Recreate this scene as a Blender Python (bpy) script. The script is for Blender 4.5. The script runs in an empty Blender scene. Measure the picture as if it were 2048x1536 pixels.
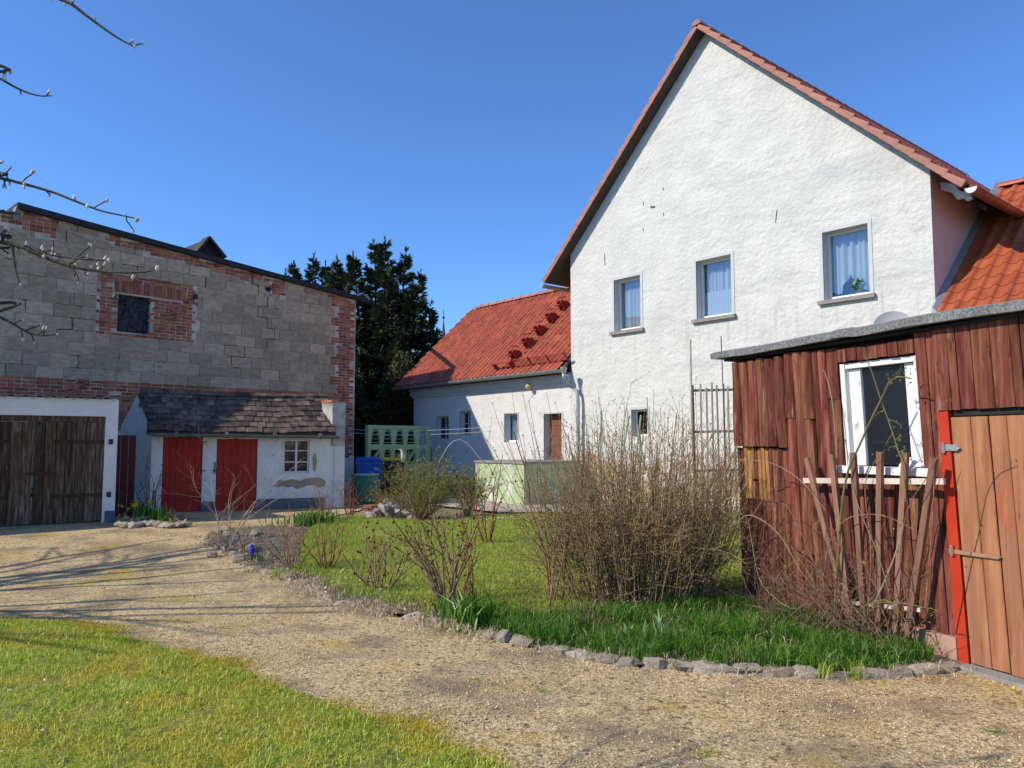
import bpy, math, random
import numpy as np
from mathutils import Vector, Matrix

S = bpy.context.scene
C = S.collection
rng = random.Random(7)
nr = np.random.default_rng(7)

# ------------------------------------------------------------------ camera, sky, sun, exposure
FPX, PITCH, EYE = 1540.0, math.radians(4.4), 1.6
cam = bpy.data.cameras.new('camera')
cam.sensor_width = 36.0
cam.lens = FPX / 2048 * 36.0
cam.clip_start = 0.05
cam.clip_end = 2000
camo = bpy.data.objects.new('camera', cam)
C.objects.link(camo)
camo.location = (0, 0, EYE)
camo.rotation_euler = (math.pi / 2 + PITCH, 0, 0)
S.camera = camo

SUN_AZ = Vector((-0.955, -0.297, 0)).normalized()       # horizontal direction towards the sun
SUN_EL = math.radians(37)
sunv = Vector((SUN_AZ.x * math.cos(SUN_EL), SUN_AZ.y * math.cos(SUN_EL), math.sin(SUN_EL)))
world = bpy.data.worlds.new('World')
S.world = world
world.use_nodes = True
wn = world.node_tree.nodes
wl = world.node_tree.links
bg = wn['Background']
sky = wn.new('ShaderNodeTexSky')
sky.sky_type = 'NISHITA'
sky.sun_disc = False
sky.sun_elevation = SUN_EL
sky.sun_rotation = math.atan2(SUN_AZ.x, SUN_AZ.y)
sky.air_density = 1.0
sky.dust_density = 0.3
sky.ozone_density = 6.0
sky.altitude = 1500
tint = wn.new('ShaderNodeMix'); tint.data_type = 'RGBA'; tint.blend_type = 'MULTIPLY'
tint.inputs[0].default_value = 1.0
tint.inputs[7].default_value = (0.78, 1.0, 1.22, 1)      # clear spring sky, a deeper blue than the model's default
wl.new(sky.outputs[0], tint.inputs[6]); wl.new(tint.outputs[2], bg.inputs[0])
bg.inputs[1].default_value = 0.132
sun = bpy.data.lights.new('sun', 'SUN')
sun.energy = 3.6
sun.angle = math.radians(0.55)
sun.color = (1.0, 0.925, 0.80)
suno = bpy.data.objects.new('sun', sun)
C.objects.link(suno)
suno.rotation_euler = sunv.to_track_quat('Z', 'Y').to_euler()
suno.location = (-20, -10, 20)
S.view_settings.view_transform = 'Standard'
S.view_settings.look = 'None'
S.view_settings.exposure = 0.46
S.view_settings.gamma = 1.0
S.view_settings.use_curve_mapping = False

# ------------------------------------------------------------------ geometry of sight lines (real planes, real distances)
def ray(x, y):
    a = (x - 1024) / FPX
    b = -(y - 768) / FPX
    return Vector((a, math.cos(PITCH) - b * math.sin(PITCH), math.sin(PITCH) + b * math.cos(PITCH)))

ZY = 0.19
def gz(x, y):                                         # the yard rises gently towards the buildings
    t = min(1, max(0, (y - 8.5) / 5.5))
    return ZY * t * t * (3 - 2 * t)

def G(x, y, dz=0.0):
    r = ray(x, y)
    z = 0
    for _ in range(12):
        t = (z + dz - EYE) / r.z
        z = gz(r.x * t, r.y * t)
    return Vector((r.x * t, r.y * t, z + dz))

def at(x, y, Y):
    r = ray(x, y)
    t = Y / r.y
    return Vector((r.x * t, Y, EYE + r.z * t))

class Frame:                                          # a wall plane: u along it, h up, o out of it
    def __init__(s, o, d, base=0.0, lean=0.0, flip=False):
        s.d = Vector((d[0], d[1], 0)).normalized()
        s.n = Vector((s.d.y, -s.d.x, 0))
        if s.n.dot(Vector((o[0], o[1], 0))) > 0:
            s.n = -s.n
        if flip:
            s.n = -s.n
        s.o = Vector((o[0], o[1], base))
        s.up = Vector((0, 0, 1)) + s.d * lean
    def p(s, u, h, o=0.0):
        return s.o + s.d * u + s.up * h + s.n * o
    def uh(s, x, y, o=0.0):
        r = ray(x, y)
        oo = s.o + s.n * o
        t = s.n.dot(oo - Vector((0, 0, EYE))) / s.n.dot(r)
        P = r * t + Vector((0, 0, EYE)) - oo
        h = P.z
        return (P.dot(s.d) - h * s.up.dot(s.d), h)
    def px(s, x, y, o=0.0, do=0.0):
        u, h = s.uh(x, y, o)
        return s.p(u, h, o + do)
    def mat(s, u, h, o, su=1, sh=1, so=1):
        m = Matrix.Identity(4)
        P = s.p(u, h, o)
        for i, (v, k) in enumerate(((s.d, su), (s.up, sh), (s.n, so))):
            for r_ in range(3):
                m[r_][i] = v[r_] * k
        for r_ in range(3):
            m[r_][3] = P[r_]
        return m

# ------------------------------------------------------------------ materials
MATS = {}
def srgb(r, g, b):
    f = lambda c: (c / 255 / 12.92) if c / 255 <= 0.04045 else ((c / 255 + 0.055) / 1.055) ** 2.4
    return (f(r), f(g), f(b))

def M(name, cols, scale=4.0, rough=0.85, bump=0.3, bscale=30.0, vary=0.0, stretch=(1, 1, 1), layers=(), spec=0.3, metal=0.0, bump2=None, dist=0.02, hue=0.0, detail=8, contrast=(0.3, 0.7), zdirt=None):
    """procedural surface: a noise ramp over cols, per-piece variation, optional overlay layers (colour, scale, lo, hi, stretch)"""
    if name in MATS:
        return MATS[name]
    m = bpy.data.materials.new(name)
    m.use_nodes = True
    nt = m.node_tree
    N, L = nt.nodes, nt.links
    b = N['Principled BSDF']
    b.inputs['Roughness'].default_value = rough
    b.inputs['Metallic'].default_value = metal
    b.inputs['Specular IOR Level'].default_value = spec
    tc = N.new('ShaderNodeTexCoord')
    oi = N.new('ShaderNodeObjectInfo')
    ge = N.new('ShaderNodeNewGeometry')
    ad = N.new('ShaderNodeMath'); ad.operation = 'ADD'
    L.new(oi.outputs['Random'], ad.inputs[0]); L.new(ge.outputs['Random Per Island'], ad.inputs[1])
    fr = N.new('ShaderNodeMath'); fr.operation = 'FRACT'
    L.new(ad.outputs[0], fr.inputs[0])
    off = N.new('ShaderNodeMath'); off.operation = 'MULTIPLY'; off.inputs[1].default_value = 37.0 if vary > 0 else 0.0
    L.new(fr.outputs[0], off.inputs[0])
    vadd = N.new('ShaderNodeVectorMath'); vadd.operation = 'ADD'
    L.new(tc.outputs['Object'], vadd.inputs[0]); L.new(off.outputs[0], vadd.inputs[1])
    def noise(sc, st, det=8, rg=0.6):
        mp = N.new('ShaderNodeMapping'); mp.inputs['Scale'].default_value = st
        L.new(vadd.outputs[0], mp.inputs['Vector'])
        n = N.new('ShaderNodeTexNoise'); n.inputs['Scale'].default_value = sc
        n.inputs['Detail'].default_value = det; n.inputs['Roughness'].default_value = rg
        L.new(mp.outputs[0], n.inputs['Vector'])
        return n
    n1 = noise(scale, stretch, detail)
    cr = N.new('ShaderNodeValToRGB')
    while len(cr.color_ramp.elements) < len(cols):
        cr.color_ramp.elements.new(0.5)
    k = len(cols) - 1
    for i, c in enumerate(cols):
        e = cr.color_ramp.elements[i]
        e.position = contrast[0] + (contrast[1] - contrast[0]) * (i / max(1, k))
        e.color = (*c, 1)
    L.new(n1.outputs['Fac'], cr.inputs[0])
    col = cr.outputs[0]
    if vary > 0:
        hs = N.new('ShaderNodeHueSaturation')
        mr = N.new('ShaderNodeMapRange'); mr.inputs[3].default_value = 1 - vary; mr.inputs[4].default_value = 1 + vary
        L.new(fr.outputs[0], mr.inputs[0]); L.new(mr.outputs[0], hs.inputs['Value'])
        if hue > 0:
            m2 = N.new('ShaderNodeMath'); m2.operation = 'MULTIPLY'; m2.inputs[1].default_value = 7.31
            f2 = N.new('ShaderNodeMath'); f2.operation = 'FRACT'
            L.new(fr.outputs[0], m2.inputs[0]); L.new(m2.outputs[0], f2.inputs[0])
            mh = N.new('ShaderNodeMapRange'); mh.inputs[3].default_value = 0.5 - hue; mh.inputs[4].default_value = 0.5 + hue
            L.new(f2.outputs[0], mh.inputs[0]); L.new(mh.outputs[0], hs.inputs['Hue'])
        L.new(col, hs.inputs['Color'])
        col = hs.outputs[0]
    for (lc, ls, lo, hi, st) in layers:
        n2 = noise(ls, st, 10, 0.65)
        mr = N.new('ShaderNodeMapRange'); mr.inputs[1].default_value = lo; mr.inputs[2].default_value = hi
        L.new(n2.outputs['Fac'], mr.inputs[0])
        mx = N.new('ShaderNodeMix'); mx.data_type = 'RGBA'
        L.new(mr.outputs[0], mx.inputs[0]); L.new(col, mx.inputs[6]); mx.inputs[7].default_value = (*lc, 1)
        col = mx.outputs[2]
    if zdirt:      # damp, flaking band near the ground
        sx = N.new('ShaderNodeSeparateXYZ'); L.new(tc.outputs['Object'], sx.inputs[0])
        mz = N.new('ShaderNodeMapRange'); mz.inputs[1].default_value = zdirt[2]; mz.inputs[2].default_value = zdirt[1]; mz.inputs[3].default_value = 0.18; mz.inputs[4].default_value = -0.12
        L.new(sx.outputs[2], mz.inputs[0])
        n5 = noise(3.0, (1, 1, 1.4), 9, 0.65)
        ad2 = N.new('ShaderNodeMath'); ad2.operation = 'ADD'; L.new(n5.outputs['Fac'], ad2.inputs[0]); L.new(mz.outputs[0], ad2.inputs[1])
        mr = N.new('ShaderNodeMapRange'); mr.inputs[1].default_value = 0.60; mr.inputs[2].default_value = 0.66; L.new(ad2.outputs[0], mr.inputs[0])
        mx = N.new('ShaderNodeMix'); mx.data_type = 'RGBA'
        L.new(mr.outputs[0], mx.inputs[0]); L.new(col, mx.inputs[6]); mx.inputs[7].default_value = (*zdirt[0], 1)
        col = mx.outputs[2]
        n6 = noise(7.0, (1, 1, 0.07), 6, 0.6)
        mz = N.new('ShaderNodeMapRange'); mz.inputs[1].default_value = 2.9; mz.inputs[2].default_value = 4.1; L.new(sx.outputs[2], mz.inputs[0])
        m3 = N.new('ShaderNodeMapRange'); m3.inputs[1].default_value = 4.15; m3.inputs[2].default_value = 4.3; m3.inputs[3].default_value = 1.0; m3.inputs[4].default_value = 0.12; L.new(sx.outputs[2], m3.inputs[0])
        m4 = N.new('ShaderNodeMapRange'); m4.inputs[1].default_value = 0.52; m4.inputs[2].default_value = 0.72; m4.inputs[4].default_value = 0.65; L.new(n6.outputs['Fac'], m4.inputs[0])
        m5 = N.new('ShaderNodeMath'); m5.operation = 'MULTIPLY'; L.new(mz.outputs[0], m5.inputs[0]); L.new(m3.outputs[0], m5.inputs[1])
        m6 = N.new('ShaderNodeMath'); m6.operation = 'MULTIPLY'; L.new(m5.outputs[0], m6.inputs[0]); L.new(m4.outputs[0], m6.inputs[1])
        mx = N.new('ShaderNodeMix'); mx.data_type = 'RGBA'; L.new(m6.outputs[0], mx.inputs[0]); L.new(col, mx.inputs[6]); mx.inputs[7].default_value = (0.36, 0.34, 0.31, 1)
        col = mx.outputs[2]
    L.new(col, b.inputs['Base Color'])
    if bump > 0:
        n3 = noise(bscale, stretch, 6, 0.6)
        bp = N.new('ShaderNodeBump'); bp.inputs['Strength'].default_value = bump; bp.inputs['Distance'].default_value = dist
        L.new(n3.outputs['Fac'], bp.inputs['Height'])
        last = bp
        if bump2:
            n4 = noise(bump2[0], bump2[3] if len(bump2) > 3 else (1, 1, 1), 4, 0.5)
            bq = N.new('ShaderNodeBump'); bq.inputs['Strength'].default_value = bump2[1]; bq.inputs['Distance'].default_value = bump2[2]
            L.new(n4.outputs['Fac'], bq.inputs['Height']); L.new(bp.outputs[0], bq.inputs['Normal'])
            last = bq
        L.new(last.outputs[0], b.inputs['Normal'])
    MATS[name] = m
    return m

def MLEAF(name, cols, patch=None, patchcols=None, rough=0.6, trans=0.25, vary=0.25):
    """thin leaves and blades: colour per island, patches by position, some light through"""
    if name in MATS:
        return MATS[name]
    m = bpy.data.materials.new(name); m.use_nodes = True
    nt = m.node_tree; N, L = nt.nodes, nt.links
    b = N['Principled BSDF']; b.inputs['Roughness'].default_value = rough; b.inputs['Specular IOR Level'].default_value = 0.25
    ge = N.new('ShaderNodeNewGeometry')
    cr = N.new('ShaderNodeValToRGB')
    while len(cr.color_ramp.elements) < len(cols):
        cr.color_ramp.elements.new(0.5)
    for i, c in enumerate(cols):
        e = cr.color_ramp.elements[i]; e.position = i / max(1, len(cols) - 1); e.color = (*c, 1)
    L.new(ge.outputs['Random Per Island'], cr.inputs[0])
    col = cr.outputs[0]
    if patch:
        tc = N.new('ShaderNodeTexCoord')
        n = N.new('ShaderNodeTexNoise'); n.inputs['Scale'].default_value = patch[0]; n.inputs['Detail'].default_value = 6; n.inputs['Roughness'].default_value = 0.7
        L.new(tc.outputs['Object'], n.inputs['Vector'])
        mr = N.new('ShaderNodeMapRange'); mr.inputs[1].default_value = patch[1]; mr.inputs[2].default_value = patch[2]
        L.new(n.outputs['Fac'], mr.inputs[0])
        c2 = N.new('ShaderNodeValToRGB')
        while len(c2.color_ramp.elements) < len(patchcols):
            c2.color_ramp.elements.new(0.5)
        for i, c in enumerate(patchcols):
            e = c2.color_ramp.elements[i]; e.position = i / max(1, len(patchcols) - 1); e.color = (*c, 1)
        L.new(ge.outputs['Random Per Island'], c2.inputs[0])
        mx = N.new('ShaderNodeMix'); mx.data_type = 'RGBA'
        L.new(mr.outputs[0], mx.inputs[0]); L.new(col, mx.inputs[6]); L.new(c2.outputs[0], mx.inputs[7])
        col = mx.outputs[2]
    L.new(col, b.inputs['Base Color'])
    tr = N.new('ShaderNodeBsdfTranslucent'); L.new(col, tr.inputs[0])
    ms = N.new('ShaderNodeMixShader'); ms.inputs[0].default_value = trans
    L.new(b.outputs[0], ms.inputs[1]); L.new(tr.outputs[0], ms.inputs[2])
    L.new(ms.outputs[0], N['Material Output'].inputs[0])
    MATS[name] = m
    return m

def MGLASS(name, refl=0.12, tint=(1, 1, 1), rough=0.02):
    if name in MATS:
        return MATS[name]
    m = bpy.data.materials.new(name); m.use_nodes = True
    nt = m.node_tree; N, L = nt.nodes, nt.links
    N.remove(N['Principled BSDF'])
    g = N.new('ShaderNodeBsdfGlossy'); g.inputs['Roughness'].default_value = rough
    t = N.new('ShaderNodeBsdfTransparent'); t.inputs[0].default_value = (*tint, 1)
    f = N.new('ShaderNodeFresnel'); f.inputs[0].default_value = 1.5
    a = N.new('ShaderNodeMath'); a.operation = 'ADD'; a.inputs[1].default_value = refl; a.use_clamp = True
    tc = N.new('ShaderNodeTexCoord')
    n = N.new('ShaderNodeTexNoise'); n.inputs['Scale'].default_value = 3.0
    L.new(tc.outputs['Object'], n.inputs['Vector'])
    bp = N.new('ShaderNodeBump'); bp.inputs['Strength'].default_value = 0.12; bp.inputs['Distance'].default_value = 0.01
    L.new(n.outputs['Fac'], bp.inputs['Height']); L.new(bp.outputs[0], g.inputs['Normal'])
    L.new(f.outputs[0], a.inputs[0])
    ge = N.new('ShaderNodeNewGeometry')
    iv = N.new('ShaderNodeMath'); iv.operation = 'SUBTRACT'; iv.inputs[0].default_value = 1.0; L.new(ge.outputs['Backfacing'], iv.inputs[1])
    mu = N.new('ShaderNodeMath'); mu.operation = 'MULTIPLY'; L.new(a.outputs[0], mu.inputs[0]); L.new(iv.outputs[0], mu.inputs[1])
    a = mu
    ms = N.new('ShaderNodeMixShader')
    L.new(a.outputs[0], ms.inputs[0]); L.new(t.outputs[0], ms.inputs[1]); L.new(g.outputs[0], ms.inputs[2])
    L.new(ms.outputs[0], N['Material Output'].inputs[0])
    MATS[name] = m
    return m

V1 = (1, 1, 1)
stucco = M('stucco_white', [(0.555, 0.54, 0.49), (0.62, 0.605, 0.55), (0.665, 0.645, 0.585)], 1.6, 0.95, 1.0, 12, dist=0.030, spec=0.1,
           bump2=(3.2, 0.45, 0.05, (0.8, 0.8, 1.7)), layers=[((0.47, 0.46, 0.44), 1.0, 0.52, 0.74, (0.35, 0.35, 2.6)), ((0.48, 0.44, 0.39), 0.8, 0.64, 0.74, V1), ((0.40, 0.38, 0.36), 5.0, 0.71, 0.76, V1)], zdirt=((0.46, 0.30, 0.19), 2.2, 0.9))
stucco_low = M('stucco_low', [(0.60, 0.58, 0.54), (0.68, 0.66, 0.62)], 3.0, 0.95, 0.8, 16, dist=0.018, spec=0.1, bump2=(3.0, 0.6, 0.06),
               layers=[((0.5, 0.4, 0.3), 1.3, 0.68, 0.78, V1)])
plaster_pink = M('plaster_pink', [(0.56, 0.46, 0.42), (0.61, 0.51, 0.47)], 3, 0.95, 0.3, 30, spec=0.1)
plinth_mat = M('plinth_grey', [(0.10, 0.11, 0.13), (0.16, 0.17, 0.19)], 5, 0.9, 0.4, 20)
trimpaint = M('reveal_grey', [(0.50, 0.49, 0.48), (0.57, 0.56, 0.54)], 5, 0.8, 0.15, 40)
sillstone = M('sill_stone', [(0.22, 0.19, 0.17), (0.32, 0.28, 0.25)], 8, 0.8, 0.3, 60)
whitepaint = M('white_paint', [(0.68, 0.68, 0.66), (0.78, 0.78, 0.76)], 6, 0.55, 0.1, 60)
oldwhite = M('old_white_paint', [(0.62, 0.61, 0.57), (0.76, 0.75, 0.72)], 5, 0.7, 0.35, 60, stretch=(1, 1, 0.3), layers=[((0.30, 0.26, 0.20), 9, 0.6, 0.68, (1, 1, 0.4))])
curtain_m = MLEAF('curtain_net', [(0.72, 0.72, 0.74), (0.78, 0.78, 0.8)], trans=0.35, rough=0.9)
glass = MGLASS('window_glass', 0.20, (0.88, 0.94, 0.97))
glass_dark = MGLASS('shed_glass', 0.05, (0.4, 0.45, 0.45), 0.35)
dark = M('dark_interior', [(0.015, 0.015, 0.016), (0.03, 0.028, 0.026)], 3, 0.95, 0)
block_m = M('concrete_block', [(0.33, 0.243, 0.160), (0.455, 0.350, 0.245), (0.55, 0.44, 0.32)], 3.5, 0.95, 0.7, 38, vary=0.2, dist=0.012, spec=0.1, hue=0.008,
            layers=[((0.06, 0.055, 0.05), 9, 0.68, 0.72, V1), ((0.33, 0.27, 0.2), 1.1, 0.62, 0.75, V1)])
mortar_m = M('mortar_light', [(0.22, 0.18, 0.135), (0.78, 0.70, 0.58)], 2.0, 0.95, 0.6, 40, layers=[((0.03, 0.03, 0.03), 1.7, 0.58, 0.62, V1)])
brick_m = M('brick_red', [(0.25, 0.08, 0.045), (0.38, 0.135, 0.08), (0.48, 0.21, 0.135)], 5, 0.95, 0.6, 40, vary=0.33, hue=0.02, spec=0.1,
            layers=[((0.42, 0.36, 0.30), 6, 0.66, 0.74, V1)])
brick_dark = M('brick_worn', [(0.20, 0.06, 0.04), (0.30, 0.12, 0.08)], 5, 0.95, 0.6, 40, vary=0.3, layers=[((0.42, 0.38, 0.33), 4, 0.52, 0.6, V1)])
roofedge_m = M('bitumen_edge', [(0.012, 0.014, 0.018), (0.035, 0.038, 0.042)], 8, 0.7, 0.3, 30)
tile_m = M('roof_tile_red', [(0.25, 0.05, 0.024), (0.36, 0.078, 0.036), (0.43, 0.11, 0.052)], 4, 0.6, 0.25, 40, vary=0.2, hue=0.006, spec=0.4, layers=[((0.14, 0.045, 0.03), 1.6, 0.58, 0.78, V1)])
tile_main = M('roof_tile_brown', [(0.23, 0.055, 0.034), (0.31, 0.078, 0.046)], 6, 0.6, 0.25, 40, vary=0.14, spec=0.35)
tile_annex = M('roof_tile_orange', [(0.30, 0.066, 0.024), (0.44, 0.110, 0.038)], 4, 0.5, 0.2, 40, vary=0.14, spec=0.4)
verge_m = M('verge_tile_terracotta', [(0.33, 0.145, 0.10), (0.42, 0.19, 0.14)], 5, 0.7, 0.25, 30, vary=0.08)
shadowboard = M('soffit_board', [(0.055, 0.04, 0.032), (0.09, 0.065, 0.05)], 5, 0.9, 0.3, 30)
oldtile_m = M('old_plain_tile', [(0.075, 0.052, 0.040), (0.15, 0.105, 0.080), (0.24, 0.17, 0.13)], 6, 0.95, 0.6, 40, vary=0.38, hue=0.015, spec=0.1,
              layers=[((0.045, 0.04, 0.036), 1.4, 0.5, 0.62, V1), ((0.35, 0.33, 0.28), 14, 0.68, 0.72, V1)])
zinc = M('zinc_gutter', [(0.30, 0.31, 0.31), (0.42, 0.43, 0.42)], 6, 0.45, 0.15, 20, metal=0.5)
zinc_green = M('gutter_green_grey', [(0.09, 0.12, 0.09), (0.19, 0.23, 0.19)], 6, 0.5, 0.15, 20, metal=0.3)
copper = M('copper_gutter', [(0.20, 0.085, 0.05), (0.28, 0.13, 0.085)], 4, 0.5, 0.2, 20, metal=0.4)
oldwall_m = M('limewash_wall', [(0.64, 0.61, 0.55), (0.76, 0.73, 0.67), (0.82, 0.79, 0.73)], 2.6, 0.95, 0.6, 16, spec=0.1, dist=0.02,
              layers=[((0.34, 0.27, 0.20), 1.9, 0.64, 0.68, (1, 1, 2.0)), ((0.26, 0.24, 0.21), 7, 0.67, 0.71, V1)])
bareplaster = M('bare_plaster_patch', [(0.30, 0.235, 0.17), (0.38, 0.30, 0.22)], 5, 0.95, 0.5, 30)
concrete_m = M('concrete_grey', [(0.20, 0.19, 0.17), (0.32, 0.30, 0.27)], 4, 0.95, 0.5, 30)
garage_m = M('garage_plaster', [(0.72, 0.69, 0.65), (0.82, 0.79, 0.75)], 3, 0.9, 0.4, 25)
wood_old = M('weathered_door_wood', [(0.040, 0.024, 0.015), (0.105, 0.068, 0.042), (0.24, 0.19, 0.145)], 3.5, 0.95, 0.6, 20, vary=0.3, stretch=(8, 8, 0.7), detail=10, spec=0.1,
             layers=[((0.38, 0.33, 0.26), 3.0, 0.63, 0.72, (9, 9, 1.0))])
redpaint = M('red_door_paint', [(0.36, 0.024, 0.013), (0.46, 0.036, 0.02)], 4, 0.7, 0.3, 30, vary=0.12, stretch=(5, 5, 0.8))
maroon = M('maroon_gate', [(0.05, 0.008, 0.01), (0.09, 0.012, 0.016)], 4, 0.7, 0.2, 30, stretch=(5, 5, 0.8))
iron = M('rusty_iron', [(0.035, 0.020, 0.013), (0.09, 0.045, 0.025)], 12, 0.8, 0.4, 60)
log_m = M('red_stained_log', [(0.075, 0.022, 0.013), (0.175, 0.056, 0.034), (0.30, 0.125, 0.075)], 3.2, 0.9, 0.8, 16, vary=0.34, hue=0.012, stretch=(7, 7, 0.55), detail=10, spec=0.15,
          layers=[((0.045, 0.018, 0.012), 3.0, 0.58, 0.66, (8, 8, 1.2)), ((0.36, 0.22, 0.14), 2.2, 0.60, 0.72, (7, 7, 0.7))])
orangewood = M('golden_board', [(0.30, 0.12, 0.035), (0.50, 0.24, 0.08)], 3, 0.8, 0.6, 16, vary=0.2, stretch=(9, 9, 0.5), layers=[((0.10, 0.03, 0.015), 3, 0.55, 0.66, (12, 12, 0.6))])
doorwood = M('shed_door_board', [(0.24, 0.085, 0.038), (0.37, 0.155, 0.074), (0.47, 0.225, 0.115)], 2.4, 0.8, 0.5, 14, vary=0.10, stretch=(5, 5, 0.5), detail=10, spec=0.2,
             layers=[((0.10, 0.035, 0.02), 2.6, 0.60, 0.68, (10, 10, 0.9)), ((0.30, 0.13, 0.07), 1.6, 0.50, 0.62, (7, 7, 0.4)), ((0.42, 0.06, 0.035), 1.2, 0.60, 0.74, V1), ((0.09, 0.03, 0.018), 9, 0.70, 0.73, (1, 1, 0.6))])
slatwood = M('trellis_slat', [(0.17, 0.075, 0.045), (0.34, 0.18, 0.11)], 4, 0.8, 0.4, 30, vary=0.2, stretch=(6, 6, 0.6))
palewood = M('pale_lath', [(0.50, 0.40, 0.31), (0.68, 0.60, 0.50)], 5, 0.8, 0.4, 30, layers=[((0.25, 0.16, 0.11), 7, 0.6, 0.68, V1)])
greywood = M('grey_weathered_wood', [(0.22, 0.18, 0.14), (0.38, 0.33, 0.27)], 4, 0.9, 0.5, 30, vary=0.2, stretch=(5, 5, 0.6))
jambred = M('jamb_signal_red', [(0.42, 0.032, 0.010), (0.50, 0.045, 0.016)], 4, 0.45, 0.15, 20, layers=[((0.30, 0.05, 0.025), 6, 0.66, 0.72, V1)])
felt = M('roofing_felt', [(0.10, 0.105, 0.10), (0.20, 0.205, 0.20), (0.34, 0.35, 0.34)], 60, 0.95, 0.6, 120, detail=2)
greenpaint = M('mint_green_paint', [(0.36, 0.46, 0.25), (0.44, 0.53, 0.30)], 3, 0.85, 0.4, 25, layers=[((0.62, 0.60, 0.52), 2.6, 0.56, 0.60, V1), ((0.30, 0.24, 0.16), 4.0, 0.60, 0.68, V1)])
greenscreen = M('screen_green_paint', [(0.28, 0.42, 0.24), (0.34, 0.48, 0.28)], 4, 0.85, 0.3, 30)
plasticblue = M('blue_bin_plastic', [(0.012, 0.09, 0.42), (0.016, 0.11, 0.50)], 3, 0.4, 0.05, 40)
plasticblack = M('black_bin_plastic', [(0.015, 0.015, 0.016), (0.03, 0.03, 0.03)], 3, 0.5, 0.05, 40)
plasticyellow = M('yellow_lid_plastic', [(0.55, 0.40, 0.02), (0.62, 0.47, 0.03)], 3, 0.45, 0.05, 40)
tealplastic = M('teal_barrel_plastic', [(0.015, 0.13, 0.09), (0.02, 0.17, 0.12)], 3, 0.5, 0.1, 20)
brownsteel = M('brown_door_board', [(0.17, 0.055, 0.03), (0.23, 0.085, 0.05)], 4, 0.7, 0.3, 20, stretch=(1, 1, 6))
redmetal = M('red_coated_metal', [(0.24, 0.028, 0.015), (0.31, 0.04, 0.022)], 6, 0.6, 0.1, 30)
spiremat = M('slate_spire', [(0.05, 0.07, 0.075), (0.09, 0.12, 0.12)], 2, 0.7, 0.2, 10)
brass = M('lamp_globe', [(0.42, 0.33, 0.12), (0.55, 0.45, 0.2)], 5, 0.25, 0.05, 20)
dishmat = M('satellite_dish_grey', [(0.38, 0.38, 0.37), (0.42, 0.42, 0.41)], 4, 0.5, 0.05, 20)
wiremat = M('line_cord', [(0.45, 0.47, 0.45), (0.55, 0.57, 0.55)], 5, 0.6, 0)
stone_m = M('edging_stone', [(0.24, 0.19, 0.13), (0.40, 0.335, 0.245), (0.56, 0.48, 0.37)], 12, 0.95, 0.8, 40, vary=0.25, layers=[((0.10, 0.12, 0.03), 5, 0.60, 0.70, V1)])
stone_pale = M('pale_rock', [(0.36, 0.31, 0.26), (0.56, 0.50, 0.43)], 9, 0.95, 0.8, 30, vary=0.2, hue=0.02)
terracotta = M('terracotta_pot', [(0.38, 0.13, 0.06), (0.46, 0.19, 0.10)], 6, 0.9, 0.3, 30)
bark_rose = M('rose_cane_bark', [(0.13, 0.065, 0.04), (0.25, 0.15, 0.09), (0.35, 0.25, 0.16)], 9, 0.85, 0.3, 40, vary=0.3)
bark_red = M('red_rose_cane', [(0.17, 0.035, 0.022), (0.27, 0.09, 0.055)], 9, 0.8, 0.2, 40, vary=0.3)
bark_shrub = M('shrub_twig_bark', [(0.17, 0.11, 0.05), (0.29, 0.20, 0.095), (0.42, 0.31, 0.16)], 6, 0.85, 0.2, 40, vary=0.3)
bark_pale = M('pale_twig_bark', [(0.28, 0.19, 0.13), (0.44, 0.33, 0.25)], 9, 0.85, 0.2, 40, vary=0.25)
bark_green = M('green_cane_bark', [(0.13, 0.12, 0.035), (0.25, 0.22, 0.08)], 9, 0.7, 0.2, 40, vary=0.2)
bark_tree = M('fruit_tree_bark', [(0.028, 0.024, 0.017), (0.07, 0.06, 0.038), (0.12, 0.115, 0.06)], 14, 0.9, 0.7, 60)
bark_dark = M('conifer_bark', [(0.035, 0.025, 0.018), (0.07, 0.05, 0.035)], 6, 0.95, 0.5, 20)
bud_m = M('silvery_bud', [(0.50, 0.40, 0.34), (0.72, 0.62, 0.55)], 30, 0.8, 0.2, 60, vary=0.3)
budred_m = M('dark_hip', [(0.06, 0.018, 0.016), (0.15, 0.04, 0.03)], 30, 0.7, 0.2, 60, vary=0.4)
leafbud = MLEAF('young_leaf', [(0.14, 0.15, 0.025), (0.25, 0.25, 0.05), (0.36, 0.34, 0.09)], trans=0.3)
conif = MLEAF('conifer_needles', [(0.018, 0.032, 0.015), (0.038, 0.060, 0.024), (0.085, 0.11, 0.038)], (0.8, 0.5, 0.64), [(0.06, 0.07, 0.022), (0.11, 0.115, 0.038)], rough=0.7, trans=0.1)
grass_m = MLEAF('lawn_grass', [(0.26, 0.38, 0.03), (0.46, 0.56, 0.06), (0.66, 0.72, 0.15)], (1.5, 0.47, 0.60), [(0.48, 0.42, 0.05), (0.72, 0.60, 0.09), (0.58, 0.52, 0.06)], trans=0.3)
grass_c = MLEAF('centre_lawn_grass', [(0.22, 0.32, 0.035), (0.34, 0.43, 0.055), (0.50, 0.55, 0.11)], (0.9, 0.55, 0.66), [(0.30, 0.29, 0.05), (0.34, 0.34, 0.06)], trans=0.3)
grass_lush = MLEAF('lush_grass', [(0.022, 0.085, 0.006), (0.045, 0.155, 0.010), (0.08, 0.22, 0.015), (0.14, 0.29, 0.025), (0.30, 0.40, 0.10)], trans=0.35, rough=0.45)
grass_dead = MLEAF('dry_grass', [(0.50, 0.37, 0.22), (0.74, 0.60, 0.40), (0.32, 0.22, 0.13)], trans=0.15)
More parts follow.
